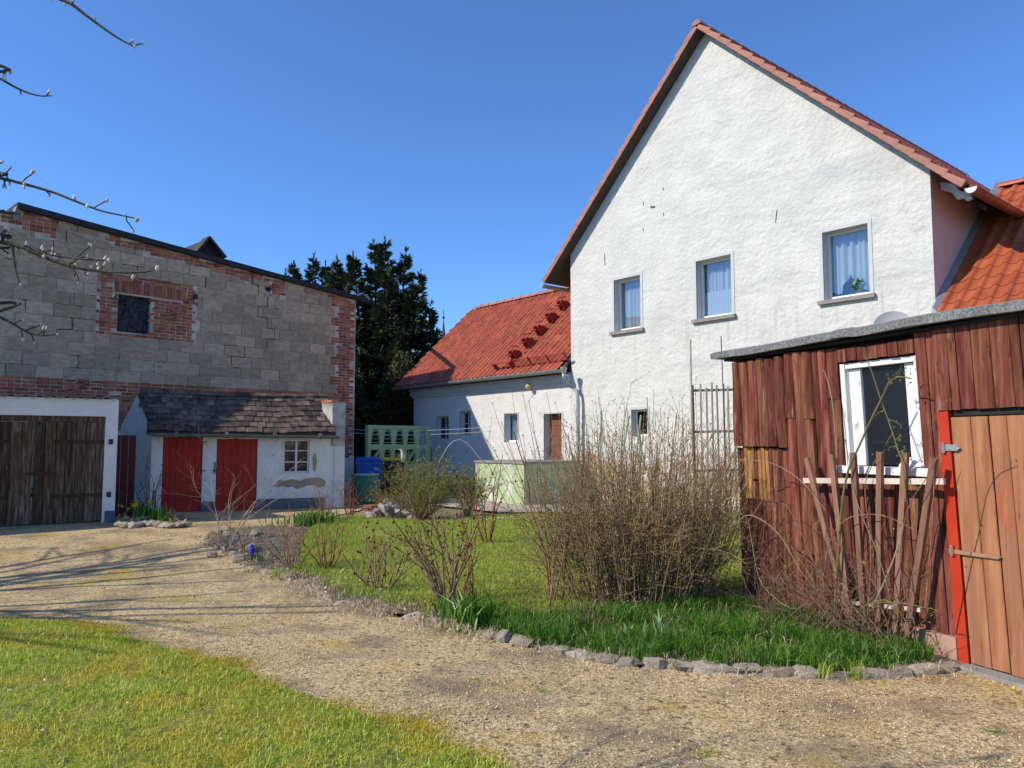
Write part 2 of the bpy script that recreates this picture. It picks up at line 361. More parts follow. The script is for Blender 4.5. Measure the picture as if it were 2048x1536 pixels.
leaf_dead = MLEAF('dead_leaf', [(0.32, 0.21, 0.11), (0.62, 0.48, 0.30), (0.14, 0.08, 0.04)], trans=0.0)
soil_m = M('soil_bed', [(0.09, 0.06, 0.04), (0.19, 0.14, 0.095), (0.28, 0.22, 0.15)], 9, 1.0, 0.9, 30, dist=0.03)
lawn_base = M('lawn_soil', [(0.12, 0.12, 0.03), (0.34, 0.33, 0.06)], 6, 1.0, 0.8, 40, layers=[((0.33, 0.29, 0.05), 1.6, 0.5, 0.62, V1)])
gravel_m = M('gravel_fine', [(0.30, 0.20, 0.09), (0.60, 0.44, 0.225), (0.80, 0.64, 0.37)], 55, 1.0, 1.0, 80, detail=5, dist=0.015, spec=0.1, contrast=(0.40, 0.62),
             bump2=(1.2, 0.5, 0.05), layers=[((0.46, 0.31, 0.04), 0.9, 0.53, 0.70, V1), ((0.27, 0.19, 0.125), 1.3, 0.47, 0.66, V1), ((0.14, 0.10, 0.07), 17, 0.56, 0.64, V1), ((0.20, 0.17, 0.07), 3.0, 0.62, 0.70, V1)])
pebble_m = M('gravel_pebble', [(0.50, 0.36, 0.18), (0.76, 0.60, 0.36)], 20, 0.95, 0.2, 60, vary=0.45, hue=0.015)
earth_m = M('earth', [(0.16, 0.14, 0.07), (0.24, 0.22, 0.10)], 0.5, 1.0, 0.5, 10)
paving_m = M('paving_concrete', [(0.30, 0.27, 0.22), (0.42, 0.38, 0.31)], 3, 1.0, 0.5, 30, vary=0.1)

# ------------------------------------------------------------------ builders
OFF = {}
def tag(o, label=None, cat=None, group=None, kind=None):
    if label: o['label'] = label
    if cat: o['category'] = cat
    if group: o['group'] = group
    if kind: o['kind'] = kind
    return o

def thing(name, loc, label, cat, group=None):
    o = bpy.data.objects.new(name, None)
    o.empty_display_size = 0.2
    C.objects.link(o)
    o.location = loc
    OFF[o.name] = Vector(loc)
    return tag(o, label, cat, group)

def link(name, me, parent=None, kind=None, m=None):
    o = bpy.data.objects.new(name, me)
    C.objects.link(o)
    if m is not None and len(me.materials) == 0:
        me.materials.append(m)
    if parent is not None:
        o.parent = parent
        OFF[o.name] = OFF[parent.name]
    else:
        OFF[o.name] = Vector((0, 0, 0))
    if kind: o['kind'] = kind
    return o

def mesh_np(name, v, f, m, parent=None, kind=None, smooth=False):
    """v (N,3) world coords, f (K,3|4)"""
    v = np.asarray(v, dtype=np.float32)
    f = np.asarray(f, dtype=np.int32)
    if parent is not None:
        v = v - np.array(OFF[parent.name], dtype=np.float32)
    me = bpy.data.meshes.new(name)
    k = f.shape[1]
    me.vertices.add(len(v)); me.vertices.foreach_set('co', v.ravel())
    me.loops.add(f.size); me.loops.foreach_set('vertex_index', f.ravel())
    me.polygons.add(len(f))
    me.polygons.foreach_set('loop_start', np.arange(0, f.size, k, dtype=np.int32))
    if smooth:
        me.polygons.foreach_set('use_smooth', np.ones(len(f), dtype=bool))
    me.update(calc_edges=True)
    return link(name, me, parent, kind, m)

class MB:
    def __init__(s): s.v = []; s.f = []
    def add(s, vs, fs):
        b = len(s.v); s.v.extend(Vector(x) for x in vs); s.f.extend(tuple(b + i for i in f) for f in fs); return s
    def hexa(s, c):          # 8 corners: bottom 4 then top 4
        return s.add(c, [(0, 3, 2, 1), (4, 5, 6, 7), (0, 1, 5, 4), (1, 2, 6, 5), (2, 3, 7, 6), (3, 0, 4, 7)])
    def fb(s, F, u0, u1, h0, h1, o0, o1):
        return s.hexa([F.p(u0, h0, o0), F.p(u1, h0, o0), F.p(u1, h0, o1), F.p(u0, h0, o1), F.p(u0, h1, o0), F.p(u1, h1, o0), F.p(u1, h1, o1), F.p(u0, h1, o1)])
    def prism(s, pts, vec):  # polygon extruded by vec
        n = len(pts); vec = Vector(vec)
        vs = [Vector(p) for p in pts] + [Vector(p) + vec for p in pts]
        return s.add(vs, [tuple(range(n - 1, -1, -1)), tuple(range(n, 2 * n))] + [(i, (i + 1) % n, n + (i + 1) % n, n + i) for i in range(n)])
    def bar(s, a, b, w, t, side=None):
        a, b = Vector(a), Vector(b)
        d = (b - a).normalized()
        x = Vector(side) if side is not None else d.cross(Vector((0, 0, 1)))
        x = (x - d * x.dot(d))
        if x.length < 1e-4: x = Vector((1, 0, 0))
        x.normalize(); y = d.cross(x)
        x = x * w / 2; y = y * t / 2
        return s.hexa([a - x - y, a + x - y, a + x + y, a - x + y, b - x - y, b + x - y, b + x + y, b - x + y])
    def tube(s, pts, r, n=6, cap=True):
        pts = [Vector(p) for p in pts]
        if not hasattr(r, '__len__'): r = [r] * len(pts)
        b = len(s.v); ref = None
        for i, p in enumerate(pts):
            d = (pts[min(i + 1, len(pts) - 1)] - pts[max(i - 1, 0)]).normalized()
            if ref is None:
                ref = d.orthogonal().normalized()
            x = (ref - d * ref.dot(d)).normalized(); ref = x; y = d.cross(x)
            for k in range(n):
                a = 2 * math.pi * k / n
                s.v.append(p + x * math.cos(a) * r[i] + y * math.sin(a) * r[i])
        for i in range(len(pts) - 1):
            for k in range(n):
                s.f.append((b + i * n + k, b + i * n + (k + 1) % n, b + (i + 1) * n + (k + 1) % n, b + (i + 1) * n + k))
        if cap:
            s.f.append(tuple(b + k for k in range(n - 1, -1, -1)))
            s.f.append(tuple(b + (len(pts) - 1) * n + k for k in range(n)))
        return s
    def lathe(s, o, prof, n=16, axis=(0, 0, 1), cap=True):
        o = Vector(o); ax = Vector(axis).normalized(); x = ax.orthogonal().normalized(); y = ax.cross(x); b = len(s.v)
        for (r, z) in prof:
            for k in range(n):
                a = 2 * math.pi * k / n
                s.v.append(o + ax * z + (x * math.cos(a) + y * math.sin(a)) * r)
        for i in range(len(prof) - 1):
            for k in range(n):
                s.f.append((b + i * n + k, b + i * n + (k + 1) % n, b + (i + 1) * n + (k + 1) % n, b + (i + 1) * n + k))
        if cap:
            s.f.append(tuple(b + k for k in range(n - 1, -1, -1)))
            s.f.append(tuple(b + (len(prof) - 1) * n + k for k in range(n)))
        return s
    def mesh(s, name, off=None, smooth=False):
        me = bpy.data.meshes.new(name)
        off = off or Vector((0, 0, 0))
        me.from_pydata([tuple(p - off) for p in s.v], [], s.f)
        if smooth:
            me.polygons.foreach_set('use_smooth', [True] * len(me.polygons))
        me.update()
        return me
    def build(s, name, m, parent=None, kind=None, smooth=False):
        return link(name, s.mesh(name, OFF[parent.name] if parent is not None else None, smooth), parent, kind, m)

def place(name, me, mats, parent, m, limit=300, rest=None):
    if not isinstance(me, list) and len(me.materials) and me.materials[0] != m:
        me = me.copy(); me.materials.clear()
    """put shared template meshes at world matrices; nearest `limit` as parts, the rest joined as stuff"""
    tm = me if isinstance(me, list) else [me]
    for t in tm:
        if len(t.materials) == 0: t.materials.append(m)
    mats = sorted(mats, key=lambda a: (a.translation - Vector((0, 0, EYE))).length)
    off = OFF[parent.name] if parent is not None else Vector((0, 0, 0))
    for i, mt in enumerate(mats[:limit]):
        o = bpy.data.objects.new(name, tm[rng.randrange(len(tm))])
        C.objects.link(o)
        o.parent = parent
        OFF[o.name] = off
        w = mt.copy(); w.translation = mt.translation - off
        o.matrix_local = w
    if len(mats) > limit:
        arrs = []
        for t in tm:
            co = np.zeros(len(t.vertices) * 3, dtype=np.float32); t.vertices.foreach_get('co', co)
            arrs.append((co.reshape(-1, 3), [tuple(p.vertices) for p in t.polygons]))
        v = []; f = []; b = 0
        for mt in mats[limit:]:
            co, fs = arrs[rng.randrange(len(tm))]
            A = np.array(mt)
            v.append(co @ A[:3, :3].T + A[:3, 3]); f.extend(tuple(b + k for k in q) for q in fs); b += len(co)
        v = np.concatenate(v) - np.array(off)
        me2 = bpy.data.meshes.new(rest); me2.from_pydata(v.tolist(), [], f); me2.update()
        link(rest, me2, parent, 'stuff', m)

def wallface(mb, F, outline, holes, o=0.0, reveal=0.0):
    """front face: outline = list of (u, hbottom, htop) along u; holes = (u0,u1,h0,h1)"""
    us = sorted(set([a[0] for a in outline] + [x for h in holes for x in h[:2]]))
    def interp(u, k):
        for a, b in zip(outline, outline[1:]):
            if a[0] - 1e-9 <= u <= b[0] + 1e-9:
                t = (u - a[0]) / (b[0] - a[0]) if b[0] > a[0] else 0
                return a[k] + (b[k] - a[k]) * t
        return outline[-1][k]
    for u0, u1 in zip(us, us[1:]):
        if u1 - u0 < 1e-6: continue
        um = (u0 + u1) / 2
        hs = sorted([h for h in holes if h[0] < um < h[1]], key=lambda h: h[2])
        lo0, lo1 = interp(u0, 1), interp(u1, 1)
        for h in hs:
            mb.add([F.p(u0, lo0, o), F.p(u1, lo1, o), F.p(u1, h[2], o), F.p(u0, h[2], o)], [(0, 1, 2, 3)])
            lo0 = lo1 = h[3]
        mb.add([F.p(u0, lo0, o), F.p(u1, lo1, o), F.p(u1, interp(u1, 2), o), F.p(u0, interp(u0, 2), o)], [(0, 1, 2, 3)])
    if reveal:
        for (u0, u1, h0, h1) in holes:
            for q in (((u0, h0), (u0, h1)), ((u0, h1), (u1, h1)), ((u1, h1), (u1, h0)), ((u1, h0), (u0, h0))):
                (a, b), (c, d) = q
                mb.add([F.p(a, b, o), F.p(c, d, o), F.p(c, d, o - reveal), F.p(a, b, o - reveal)], [(0, 1, 2, 3)])

def segs_mesh(name, segs, m, parent, kind=None, n=3):
    """segs: list of (p, q, rp, rq)"""
    P = np.array([s_[0] for s_ in segs], dtype=np.float64); Q = np.array([s_[1] for s_ in segs], dtype=np.float64)
    rp = np.array([s_[2] for s_ in segs]); rq = np.array([s_[3] for s_ in segs])
    d = Q - P; d /= np.linalg.norm(d, axis=1)[:, None] + 1e-9
    ref = np.where(np.abs(d[:, 2:3]) > 0.9, np.array([[1.0, 0, 0]]), np.array([[0, 0, 1.0]]))
    x = np.cross(d, ref); x /= np.linalg.norm(x, axis=1)[:, None] + 1e-9
    y = np.cross(d, x)
    vs = []
    for base, r in ((P, rp), (Q, rq)):
        for k in range(n):
            a = 2 * math.pi * k / n
            vs.append(base + (x * math.cos(a) + y * math.sin(a)) * r[:, None])
    v = np.stack(vs, axis=1).reshape(-1, 3)
    b = np.arange(len(segs)) * 2 * n
    f = np.concatenate([np.stack([b + k, b + (k + 1) % n, b + n + (k + 1) % n, b + n + k], axis=1) for k in range(n)])
    return mesh_np(name, v, f, m, parent, kind)

def octa_mesh(name, pts, sizes, m, parent, kind='stuff', squash=(1, 1, 1), dirs=None):
    pts = np.array(pts, dtype=np.float64).reshape(-1, 3); n = len(pts)
    base = np.array([(1, 0, 0), (0, 1, 0), (-1, 0, 0), (0, -1, 0), (0, 0, 1), (0, 0, -1)], dtype=np.float64) * np.array(squash)
    j = 1 + nr.uniform(-0.3, 0.3, (n, 6, 1))
    a = nr.uniform(0, 6.28, n); ca, sa = np.cos(a), np.sin(a)
    B = np.repeat(base[None], n, 0) * j
    X = B[..., 0] * ca[:, None] - B[..., 1] * sa[:, None]; Y = B[..., 0] * sa[:, None] + B[..., 1] * ca[:, None]
    B = np.stack([X, Y, B[..., 2]], -1) * np.array(sizes).reshape(-1, 1, 1) + pts[:, None]
    fc = np.array([(0, 1, 4), (1, 2, 4), (2, 3, 4), (3, 0, 4), (1, 0, 5), (2, 1, 5), (3, 2, 5), (0, 3, 5)])
    f = (fc[None] + (np.arange(n) * 6)[:, None, None]).reshape(-1, 3)
    return mesh_np(name, B.reshape(-1, 3), f, m, parent, kind)

def blades(name, pts, h, w, m, parent=None, kind='stuff', lean=0.5, hv=0.4, two=True):
    """grass blades: curved, 2 segments"""
    pts = np.asarray(pts, dtype=np.float64); n = len(pts)
    H = h * (1 + nr.uniform(-hv, hv, n)); a = nr.uniform(0, 2 * math.pi, n); l = nr.uniform(0.1, 1, n) * lean
    d = np.stack([np.cos(a), np.sin(a), np.zeros(n)], 1); b = nr.uniform(0, 2 * math.pi, n)
    sd = np.stack([np.cos(b), np.sin(b), np.zeros(n)], 1) * (w / 2)
    z = np.array([[0, 0, 1.0]])
    p1 = pts + z * (H * 0.55)[:, None] + d * (l * H * 0.25)[:, None]
    p2 = pts + z * (H * (1 - 0.35 * l))[:, None] + d * (l * H * 0.9)[:, None]
    if two:
        v = np.stack([pts - sd, pts + sd, p1 + sd * 0.8, p1 - sd * 0.8, p2], 1).reshape(-1, 3)
        k = np.arange(n) * 5
        f = np.concatenate([np.stack([k, k + 1, k + 2], 1), np.stack([k, k + 2, k + 3], 1), np.stack([k + 3, k + 2, k + 4], 1)])
    else:
        v = np.stack([pts - sd, pts + sd, p2], 1).reshape(-1, 3); k = np.arange(n) * 3
        f = np.stack([k, k + 1, k + 2], 1)
    return mesh_np(name, v, f, m, parent, kind)

def leafcards(name, pts, size, m, parent, kind='stuff', asp=0.5, updir=0.3):
    pts = np.asarray(pts, dtype=np.float64).reshape(-1, 3); n = len(pts)
    d = nr.normal(size=(n, 3)); d[:, 2] += updir; d /= np.linalg.norm(d, axis=1)[:, None]
    e = np.cross(d, nr.normal(size=(n, 3))); e /= np.linalg.norm(e, axis=1)[:, None]
    s_ = (size * nr.uniform(0.6, 1.4, n))[:, None]
    v = np.stack([pts, pts + d * s_ * 0.5 + e * s_ * asp * 0.5, pts + d * s_, pts + d * s_ * 0.5 - e * s_ * asp * 0.5], 1).reshape(-1, 3)
    k = np.arange(n) * 4
    return mesh_np(name, v, np.stack([k, k + 1, k + 2, k + 3], 1), m, parent, kind)

def in_poly(P, poly):
    x, y = P[:, 0], P[:, 1]; ins = np.zeros(len(P), bool); n = len(poly)
    for i in range(n):
        x0, y0 = poly[i][0], poly[i][1]; x1, y1 = poly[(i + 1) % n][0], poly[(i + 1) % n][1]
        if y0 == y1: continue
        c = ((y0 > y) != (y1 > y)) & (x < (x1 - x0) * (y - y0) / (y1 - y0) + x0)
        ins ^= c
    return ins

def gz_np(y):
    t = np.clip((y - 8.5) / 5.5, 0, 1)
    return ZY * t * t * (3 - 2 * t)

def scatter(poly, n, dz=0.0):
    a = np.array([(p[0], p[1]) for p in poly]); lo, hi = a.min(0), a.max(0)
    P = nr.uniform(lo, hi, (int(n * 1.0), 2)); P = P[in_poly(P, a)]
    return np.column_stack([P, gz_np(P[:, 1]) + dz])

def sheet(name, poly, cell, dz, m, kind='structure', bumpy=0.0):
    a = np.array([(p[0], p[1]) for p in poly]); lo, hi = a.min(0), a.max(0)
    nx, ny = [int(math.ceil(k / cell)) + 1 for k in (hi - lo)]
    xs = lo[0] + np.arange(nx) * cell; ys = lo[1] + np.arange(ny) * cell
    X, Y = np.meshgrid(xs, ys)
    Z = gz_np(Y) + dz + (bumpy * (np.sin(X * 3.1 + np.sin(Y * 2.3)) * np.sin(Y * 2.7 + 1) * 0.5 + 0.5) if bumpy else 0)
    ctr = np.column_stack([(X[:-1, :-1] + cell / 2).ravel(), (Y[:-1, :-1] + cell / 2).ravel()])
    ins = in_poly(ctr, a)
    idx = np.arange(nx * ny).reshape(ny, nx)
    q = np.stack([idx[:-1, :-1].ravel(), idx[:-1, 1:].ravel(), idx[1:, 1:].ravel(), idx[1:, :-1].ravel()], 1)[ins]
    used, inv = np.unique(q, return_inverse=True)
    v = np.column_stack([X.ravel(), Y.ravel(), Z.ravel()])[used]
    return mesh_np(name, v, inv.reshape(-1, 4), m, None, kind, smooth=True)

# ================================================================== SETTING: ground, drive, lawns
mesh_grid = []
def ground_mesh():
    xs = np.concatenate([[-900, -300, -100, -50, -30], np.arange(-22, 22.1, 1.0), [30, 50, 100, 300, 900]])
    ys = np.concatenate([[-900, -300, -100, -40, -15], np.arange(-6, 32.1, 0.5), [40, 60, 100, 300, 900, 1500]])
    X, Y = np.meshgrid(xs, ys); v = np.column_stack([X.ravel(), Y.ravel(), gz_np(Y.ravel()) - 0.012])
    ny, nx = X.shape; i = np.arange(nx * ny).reshape(ny, nx)
    q = np.stack([i[:-1, :-1].ravel(), i[:-1, 1:].ravel(), i[1:, 1:].ravel(), i[1:, :-1].ravel()], 1)
    mesh_np('ground', v, q, earth_m, None, 'structure', True)
ground_mesh()

near_edge = [G(*q) for q in [(-420, 1238), (-150, 1236), (0, 1241), (60, 1246), (120, 1249), (185, 1262), (250, 1279), (320, 1300), (400, 1325), (470, 1345), (550, 1376), (620, 1402), (700, 1430), (780, 1452), (860, 1482), (930, 1510), (1010, 1540), (1110, 1600), (1180, 1680)]]
near_lawn = [(p.x, p.y) for p in near_edge] + [(0.7, 1.0), (0.4, -3), (-12, -3), (-12, near_edge[0].y)]
kerb_px = [(402, 1088), (440, 1098), (470, 1121), (500, 1139), (540, 1150), (580, 1163), (620, 1184), (665, 1204), (720, 1220), (780, 1234), (850, 1245), (900, 1254), (960, 1273), (1040, 1292), (1100, 1304), (1160, 1317), (1230, 1330), (1300, 1338), (1380, 1344), (1460, 1348), (1540, 1353), (1620, 1357), (1700, 1359), (1800, 1354), (1880, 1348), (1918, 1342)]
kerb = [G(*q) for q in kerb_px]
drive_poly = [(-14, -3), (12, -3), (12, 5.2), (4.2, 5.0)] + [(p.x, p.y) for p in reversed(kerb)] + [(G(560, 1062).x, G(560, 1062).y), (G(640, 1040).x, G(640, 1040).y), (-3.0, 17.6), (-2, 21), (-12, 21), (-14, 12)]
sheet('gravel_drive', drive_poly, 0.1, 0.002, gravel_m, bumpy=0.012)
sheet('near_lawn', near_lawn, 0.06, 0.014, lawn_base, bumpy=0.008)
lawn_px = [(600, 1138), (600, 1085), (640, 1048), (700, 1036), (800, 1044), (900, 1046), (1000, 1034), (1100, 1031), (1300, 1030), (1500, 1030), (1490, 1120), (1488, 1180), (1300, 1195), (1100, 1240), (960, 1240), (860, 1222), (760, 1204), (680, 1180)]
lawn_poly = [(G(*q).x, G(*q).y) for q in lawn_px]
sheet('centre_lawn', lawn_poly, 0.12, 0.03, lawn_base, bumpy=0.01)
bed_poly = [(p.x, p.y) for p in kerb] + [(G(*q).x, G(*q).y) for q in [(1900, 1300), (1640, 1225), (1490, 1180), (1300, 1180), (1100, 1225), (960, 1232), (860, 1214), (760, 1196), (680, 1172), (600, 1130), (620, 1060), (560, 1055), (470, 1060), (420, 1070)]]
sheet('flower_bed_soil', bed_poly, 0.08, 0.018, soil_m, bumpy=0.03)
pave_poly = [(G(*q).x, G(*q).y) for q in [(860, 1012), (1000, 1028), (1200, 1028), (1400, 1028), (1500, 1020), (1400, 1000), (900, 1000)]]
sheet('paved_terrace', pave_poly, 0.1, 0.034, paving_m)

# ================================================================== MAIN HOUSE (white gable)
GF = Frame((1.4651, 19.0), (0.836, -1.0))
AP = (4.144, 10.33); EL = (0.0, 6.30); ER = (8.52, 6.13)
LH = 14.4
main = thing('white_gable_house', GF.p(4.2, 0, 0), 'tall white rough-plastered gable house with a steep red tiled roof', 'house')
BACK = -GF.n
WINS = [(1.46, 2.26, 4.20, 5.42), (3.80, 4.66, 4.20, 5.44), (6.62, 7.46, 4.20, 5.46)]
SMALL = (1.95, 2.42, 1.75, 2.36)
CELLAR = (0.45, 1.0, 0.25, 0.6)
mb = MB()
wallface(mb, GF, [(0, 0, EL[1]), (AP[0], 0, AP[1]), (ER[0], 0, ER[1])], WINS + [SMALL], 0.0, 0.20)
mb.build('gable_wall', stucco, main)
mb = MB()
mb.fb(GF, 0.0, 0.25, 0.0, EL[1] - 0.02, -LH, -0.03)
mb.build('left_side_wall', stucco, main)
mb = MB(); mb.fb(GF, ER[0] - 0.25, ER[0], 0.0, ER[1] - 0.02, -LH, -0.004); mb.build('right_side_wall', plaster_pink, main)
mb = MB(); wallface(mb, GF, [(0, 0, EL[1]), (AP[0], 0, AP[1]), (ER[0], 0, ER[1])], [], -LH); mb.build('rear_gable_wall', stucco, main)
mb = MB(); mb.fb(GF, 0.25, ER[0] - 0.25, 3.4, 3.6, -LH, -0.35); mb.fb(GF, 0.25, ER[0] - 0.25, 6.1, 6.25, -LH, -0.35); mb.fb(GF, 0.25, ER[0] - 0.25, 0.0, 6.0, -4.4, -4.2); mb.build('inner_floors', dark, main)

def add_window(F, rc, root, frame_w=0.055, depth=0.16, curtain='full', surround=0.07, pm=None, glassm=None, frame_m=None, sashes=1, bars=0, sillm=None, name='window'):
    u0, u1, h0, h1 = rc
    frame_m = frame_m or whitepaint
    if surround:
        s_ = MB(); w = surround
        for a in ((u0 - w, u0, h0 - 0.0, h1 + w), (u1, u1 + w, h0 - 0.0, h1 + w), (u0, u1, h1, h1 + w)):
            s_.fb(F, a[0], a[1], a[2], a[3], -0.02, 0.012)
        s_.build('window_surround', trimpaint, root)
    f = MB(); fw = frame_w
    o0, o1 = -depth - 0.05, -depth
    g = 0.004
    f.fb(F, u0 + g, u0 + fw, h0 + g, h1 - g, o0, o1); f.fb(F, u1 - fw, u1 - g, h0 + g, h1 - g, o0, o1)
    f.fb(F, u0 + fw, u1 - fw, h1 - fw, h1 - g, o0, o1); f.fb(F, u0 + fw, u1 - fw, h0 + g, h0 + fw * 1.3, o0, o1)
    if sashes == 2:
        c = (u0 + u1) / 2; f.fb(F, c - fw * 0.6, c + fw * 0.6, h0 + fw * 1.3, h1 - fw, o0 - 0.003, o1 + 0.012)
    for b in range(bars):
        hb = h0 + (h1 - h0) * (b + 1) / (bars + 1); f.fb(F, u0 + fw, u1 - fw, hb - 0.012, hb + 0.012, o0 + 0.01, o1 - 0.008)
    w_ = f.build(name, frame_m, root)
    p = MB(); p.fb(F, u0 + fw * 0.8, u1 - fw * 0.8, h0 + fw, h1 - fw * 0.8, o0 + 0.02, o0 + 0.024); p.build('pane', glassm or glass, w_)
    if curtain:
        n = 44; v = []; fcs = []
        hb = h0 + fw * 0.5; ht = h1 - 0.02
        if curtain == 'arch': pass
        rows = 5
        for i in range(n + 1):
            t = i / n; u = u0 + 0.02 + (u1 - u0 - 0.04) * t
            o = -depth - 0.12 + 0.030 * math.sin(t * (40 + 6 * (u0 % 3)) + (1.2 + u0 % 2) * math.sin(t * 7 + u0)) + 0.012 * math.sin(t * 27 + 1)
            if curtain == 'arch':
                lo = hb + 0.12 + 0.42 * max(0, 1 - abs(t - 0.42) / 0.22) * 0.8 + 0.02 * math.sin(t * 30)
            elif curtain == 'half':
                lo = hb
            else:
                lo = hb
            for r_ in range(rows + 1):
                v.append(F.p(u, lo + (ht - lo) * r_ / rows, o))
        for i in range(n):
            for r_ in range(rows):
                a = i * (rows + 1) + r_
                fcs.append((a, a + rows + 1, a + rows + 2, a + 1))
        MB().add(v, fcs).build('curtain', pm or curtain_m, w_, smooth=True)
        if curtain == 'half':
            v = []; fcs = []
            for i in range(n + 1):
                t = i / n; u = u0 + 0.03 + (u1 - u0 - 0.06) * t
                o = -depth - 0.085 + 0.010 * math.sin(t * 75)
                v += [F.p(u, h0 + 0.06, o), F.p(u, h0 + (h1 - h0) * 0.47 + 0.012 * math.sin(t * 75), o)]
            MB().add(v, [(2 * i, 2 * i + 2, 2 * i + 3, 2 * i + 1) for i in range(n)]).build('curtain', pm or curtain_m, w_, smooth=True)
    if sillm:
        MB().fb(F, u0 - 0.10, u1 + 0.10, h0 - 0.075, h0 - 0.004, -0.14, 0.075).build('sill', sillm, w_)
    return w_

add_window(GF, WINS[0], main, curtain='full', sillm=sillstone)
add_window(GF, WINS[1], main, curtain='half', sillm=sillstone)
w3 = add_window(GF, WINS[2], main, curtain='arch', sillm=sillstone)
add_window(GF, SMALL, main, curtain=None, frame_w=0.045, depth=0.14, surround=0.06, glassm=MGLASS('small_glass', 0.0, (0.5, 0.5, 0.5)), sillm=None)
# potted plant silhouettes on the right window's inner sill
pl = thing('windowsill_plant', GF.p(7.15, 4.24, -0.27), 'dark potted plant behind the right-hand upper window', 'plant')
MB().lathe(GF.p(7.15, 4.24, -0.26), [(0.05, 0), (0.065, 0.10)], 10).build('pot', terracotta, pl)
leafcards('foliage', [GF.p(7.15, 4.36, -0.26) + Vector((nr.normal() * 0.05, nr.normal() * 0.03, abs(nr.normal()) * 0.09)) for _ in range(90)], 0.1, grass_lush, pl)

# roof slabs
TH = 0.10
def roof_slab(mb, F, a, b, o0, o1, th, lift=0.0):
    (u0, h0), (u1, h1) = a, b
    mb.hexa([F.p(u0, h0 + lift, o0), F.p(u1, h1 + lift, o0), F.p(u1, h1 + lift, o1), F.p(u0, h0 + lift, o1), F.p(u0, h0 + lift + th, o0), F.p(u1, h1 + lift + th, o0), F.p(u1, h1 + lift + th, o1), F.p(u0, h0 + lift + th, o1)])
sl = (AP[1] - EL[1]) / (AP[0] - EL[0]); sr = (AP[1] - ER[1]) / (ER[0] - AP[0])
eL = (-0.66, AP[1] - sl * (AP[0] + 0.66)); eR = (9.06, AP[1] - sr * (9.06 - AP[0]))
OV = 0.29
mb = MB(); roof_slab(mb, GF, eL, AP, OV - 0.02, -LH - 0.2, 0.07, 0.005); roof_slab(mb, GF, AP, eR, OV - 0.02, -LH - 0.2, 0.07, 0.005)
roof = mb.build('roof_boarding', shadowboard, main)

# pan tile template: x across, y up the slope, z out
def pan_tile(w, l, amp=0.024, lap=0.018):
    amp *= 1.7; lap *= 0.62
    pf = [(0, 0.35), (0.13, 0.9), (0.24, 1.0), (0.36, 0.75), (0.48, 0.2), (0.62, 0.0), (0.80, 0.02), (0.93, 0.2), (1.0, 0.38)]
    v = []
    for (x, z) in pf: v.append((x * w, 0, z * amp + lap))
    for (x, z) in pf: v.append((x * w, l * 1.1, z * amp + 0.0))
    for (x, z) in pf: v.append((x * w, 0.002, z * amp + lap - 0.017))
    n = len(pf); f = []
    for i in range(n - 1):
        f.append((i, i + 1, n + i + 1, n + i)); f.append((2 * n + i, 2 * n + i + 1, i + 1, i))
    me = bpy.data.meshes.new('roof_tile'); me.from_pydata(v, [], f)
    me.update()
    return me

def roofmats(o, along, ups, w, l, ncol, nrow, jit=0.0, skip=None, half=False):
    along = Vector(along).normalized(); ups = Vector(ups).normalized(); nrm = along.cross(ups)
    if nrm.z < 0: nrm = -nrm
    out = []
    for r_ in range(nrow):
        for c in range(ncol):
            x = c * w + (w / 2 if half and r_ % 2 else 0); y = r_ * l
            if skip and skip(x, y): continue
            a = rng.gauss(0, jit); m = Matrix.Identity(4)
            X = (along * math.cos(a) + ups * math.sin(a)); Y = (ups * math.cos(a) - along * math.sin(a))
            for i, vv in enumerate((X, Y, nrm)):
                for k in range(3): m[k][i] = vv[k]
            P = Vector(o) + along * x + ups * (y + rng.gauss(0, jit * 0.1)) + nrm * abs(rng.gauss(0, jit * 0.12))
            for k in range(3): m[k][3] = P[k]
            out.append(m)
    return out

# right slope of the main roof: tiles running back from the gable
Re = GF.p(eR[0] + 0.05, eR[1] + 0.085 - 0.05 * sr, OV - 0.10)
ups_r = (GF.p(AP[0], AP[1], 0) - GF.p(eR[0], eR[1], 0)); slen = ups_r.length
place('roof_tile', pan_tile(0.225, 0.34, 0.028, 0.022), roofmats(Re, BACK, ups_r, 0.225, slen / 20.0, int((LH + 0.1) / 0.225), 20), main, tile_main, 300, 'far_roof_tiles')
# left slope: never faces the camera but keeps its relief
Le = GF.p(eL[0] - 0.05, eL[1] + 0.085 - 0.05 * sl, OV - 0.10); ups_l = (GF.p(AP[0], AP[1], 0) - GF.p(eL[0], eL[1], 0))
place('roof_tile', pan_tile(0.45, 0.34, 0.028, 0.022), roofmats(Le, BACK, ups_l, 0.45, ups_l.length / 20.0, int((LH + 0.1) / 0.45), 20), main, tile_main, 0, 'west_roof_tiles')
# verge tiles down both edges
def verge_template(w, l, drop):
    m_ = MB()
    m_.hexa([Vector(p) for p in [(0, 0, -drop), (w, 0, -drop + 0.02), (w, l * 1.08, -drop + 0.005), (0, l * 1.08, -drop - 0.012), (-0.012, 0, 0.075), (w, 0, 0.075), (w, l * 1.08, 0.030), (0, l * 1.08, 0.030)]])
    return m_.mesh('verge_tile')
vt = verge_template(0.07, slen / 20.0, 0.045)
for (e, ups, n_) in ((GF.p(eR[0] + 0.05, eR[1] + 0.09 - 0.05 * sr, OV), ups_r, 20), (GF.p(eL[0] - 0.05, eL[1] + 0.09 - 0.05 * sl, OV), ups_l, 20)):
    ms = roofmats(e, BACK, ups, 0.07, ups.length / 20.0, 1, n_)
    place('verge_tile', vt, ms, main, verge_m, 60)
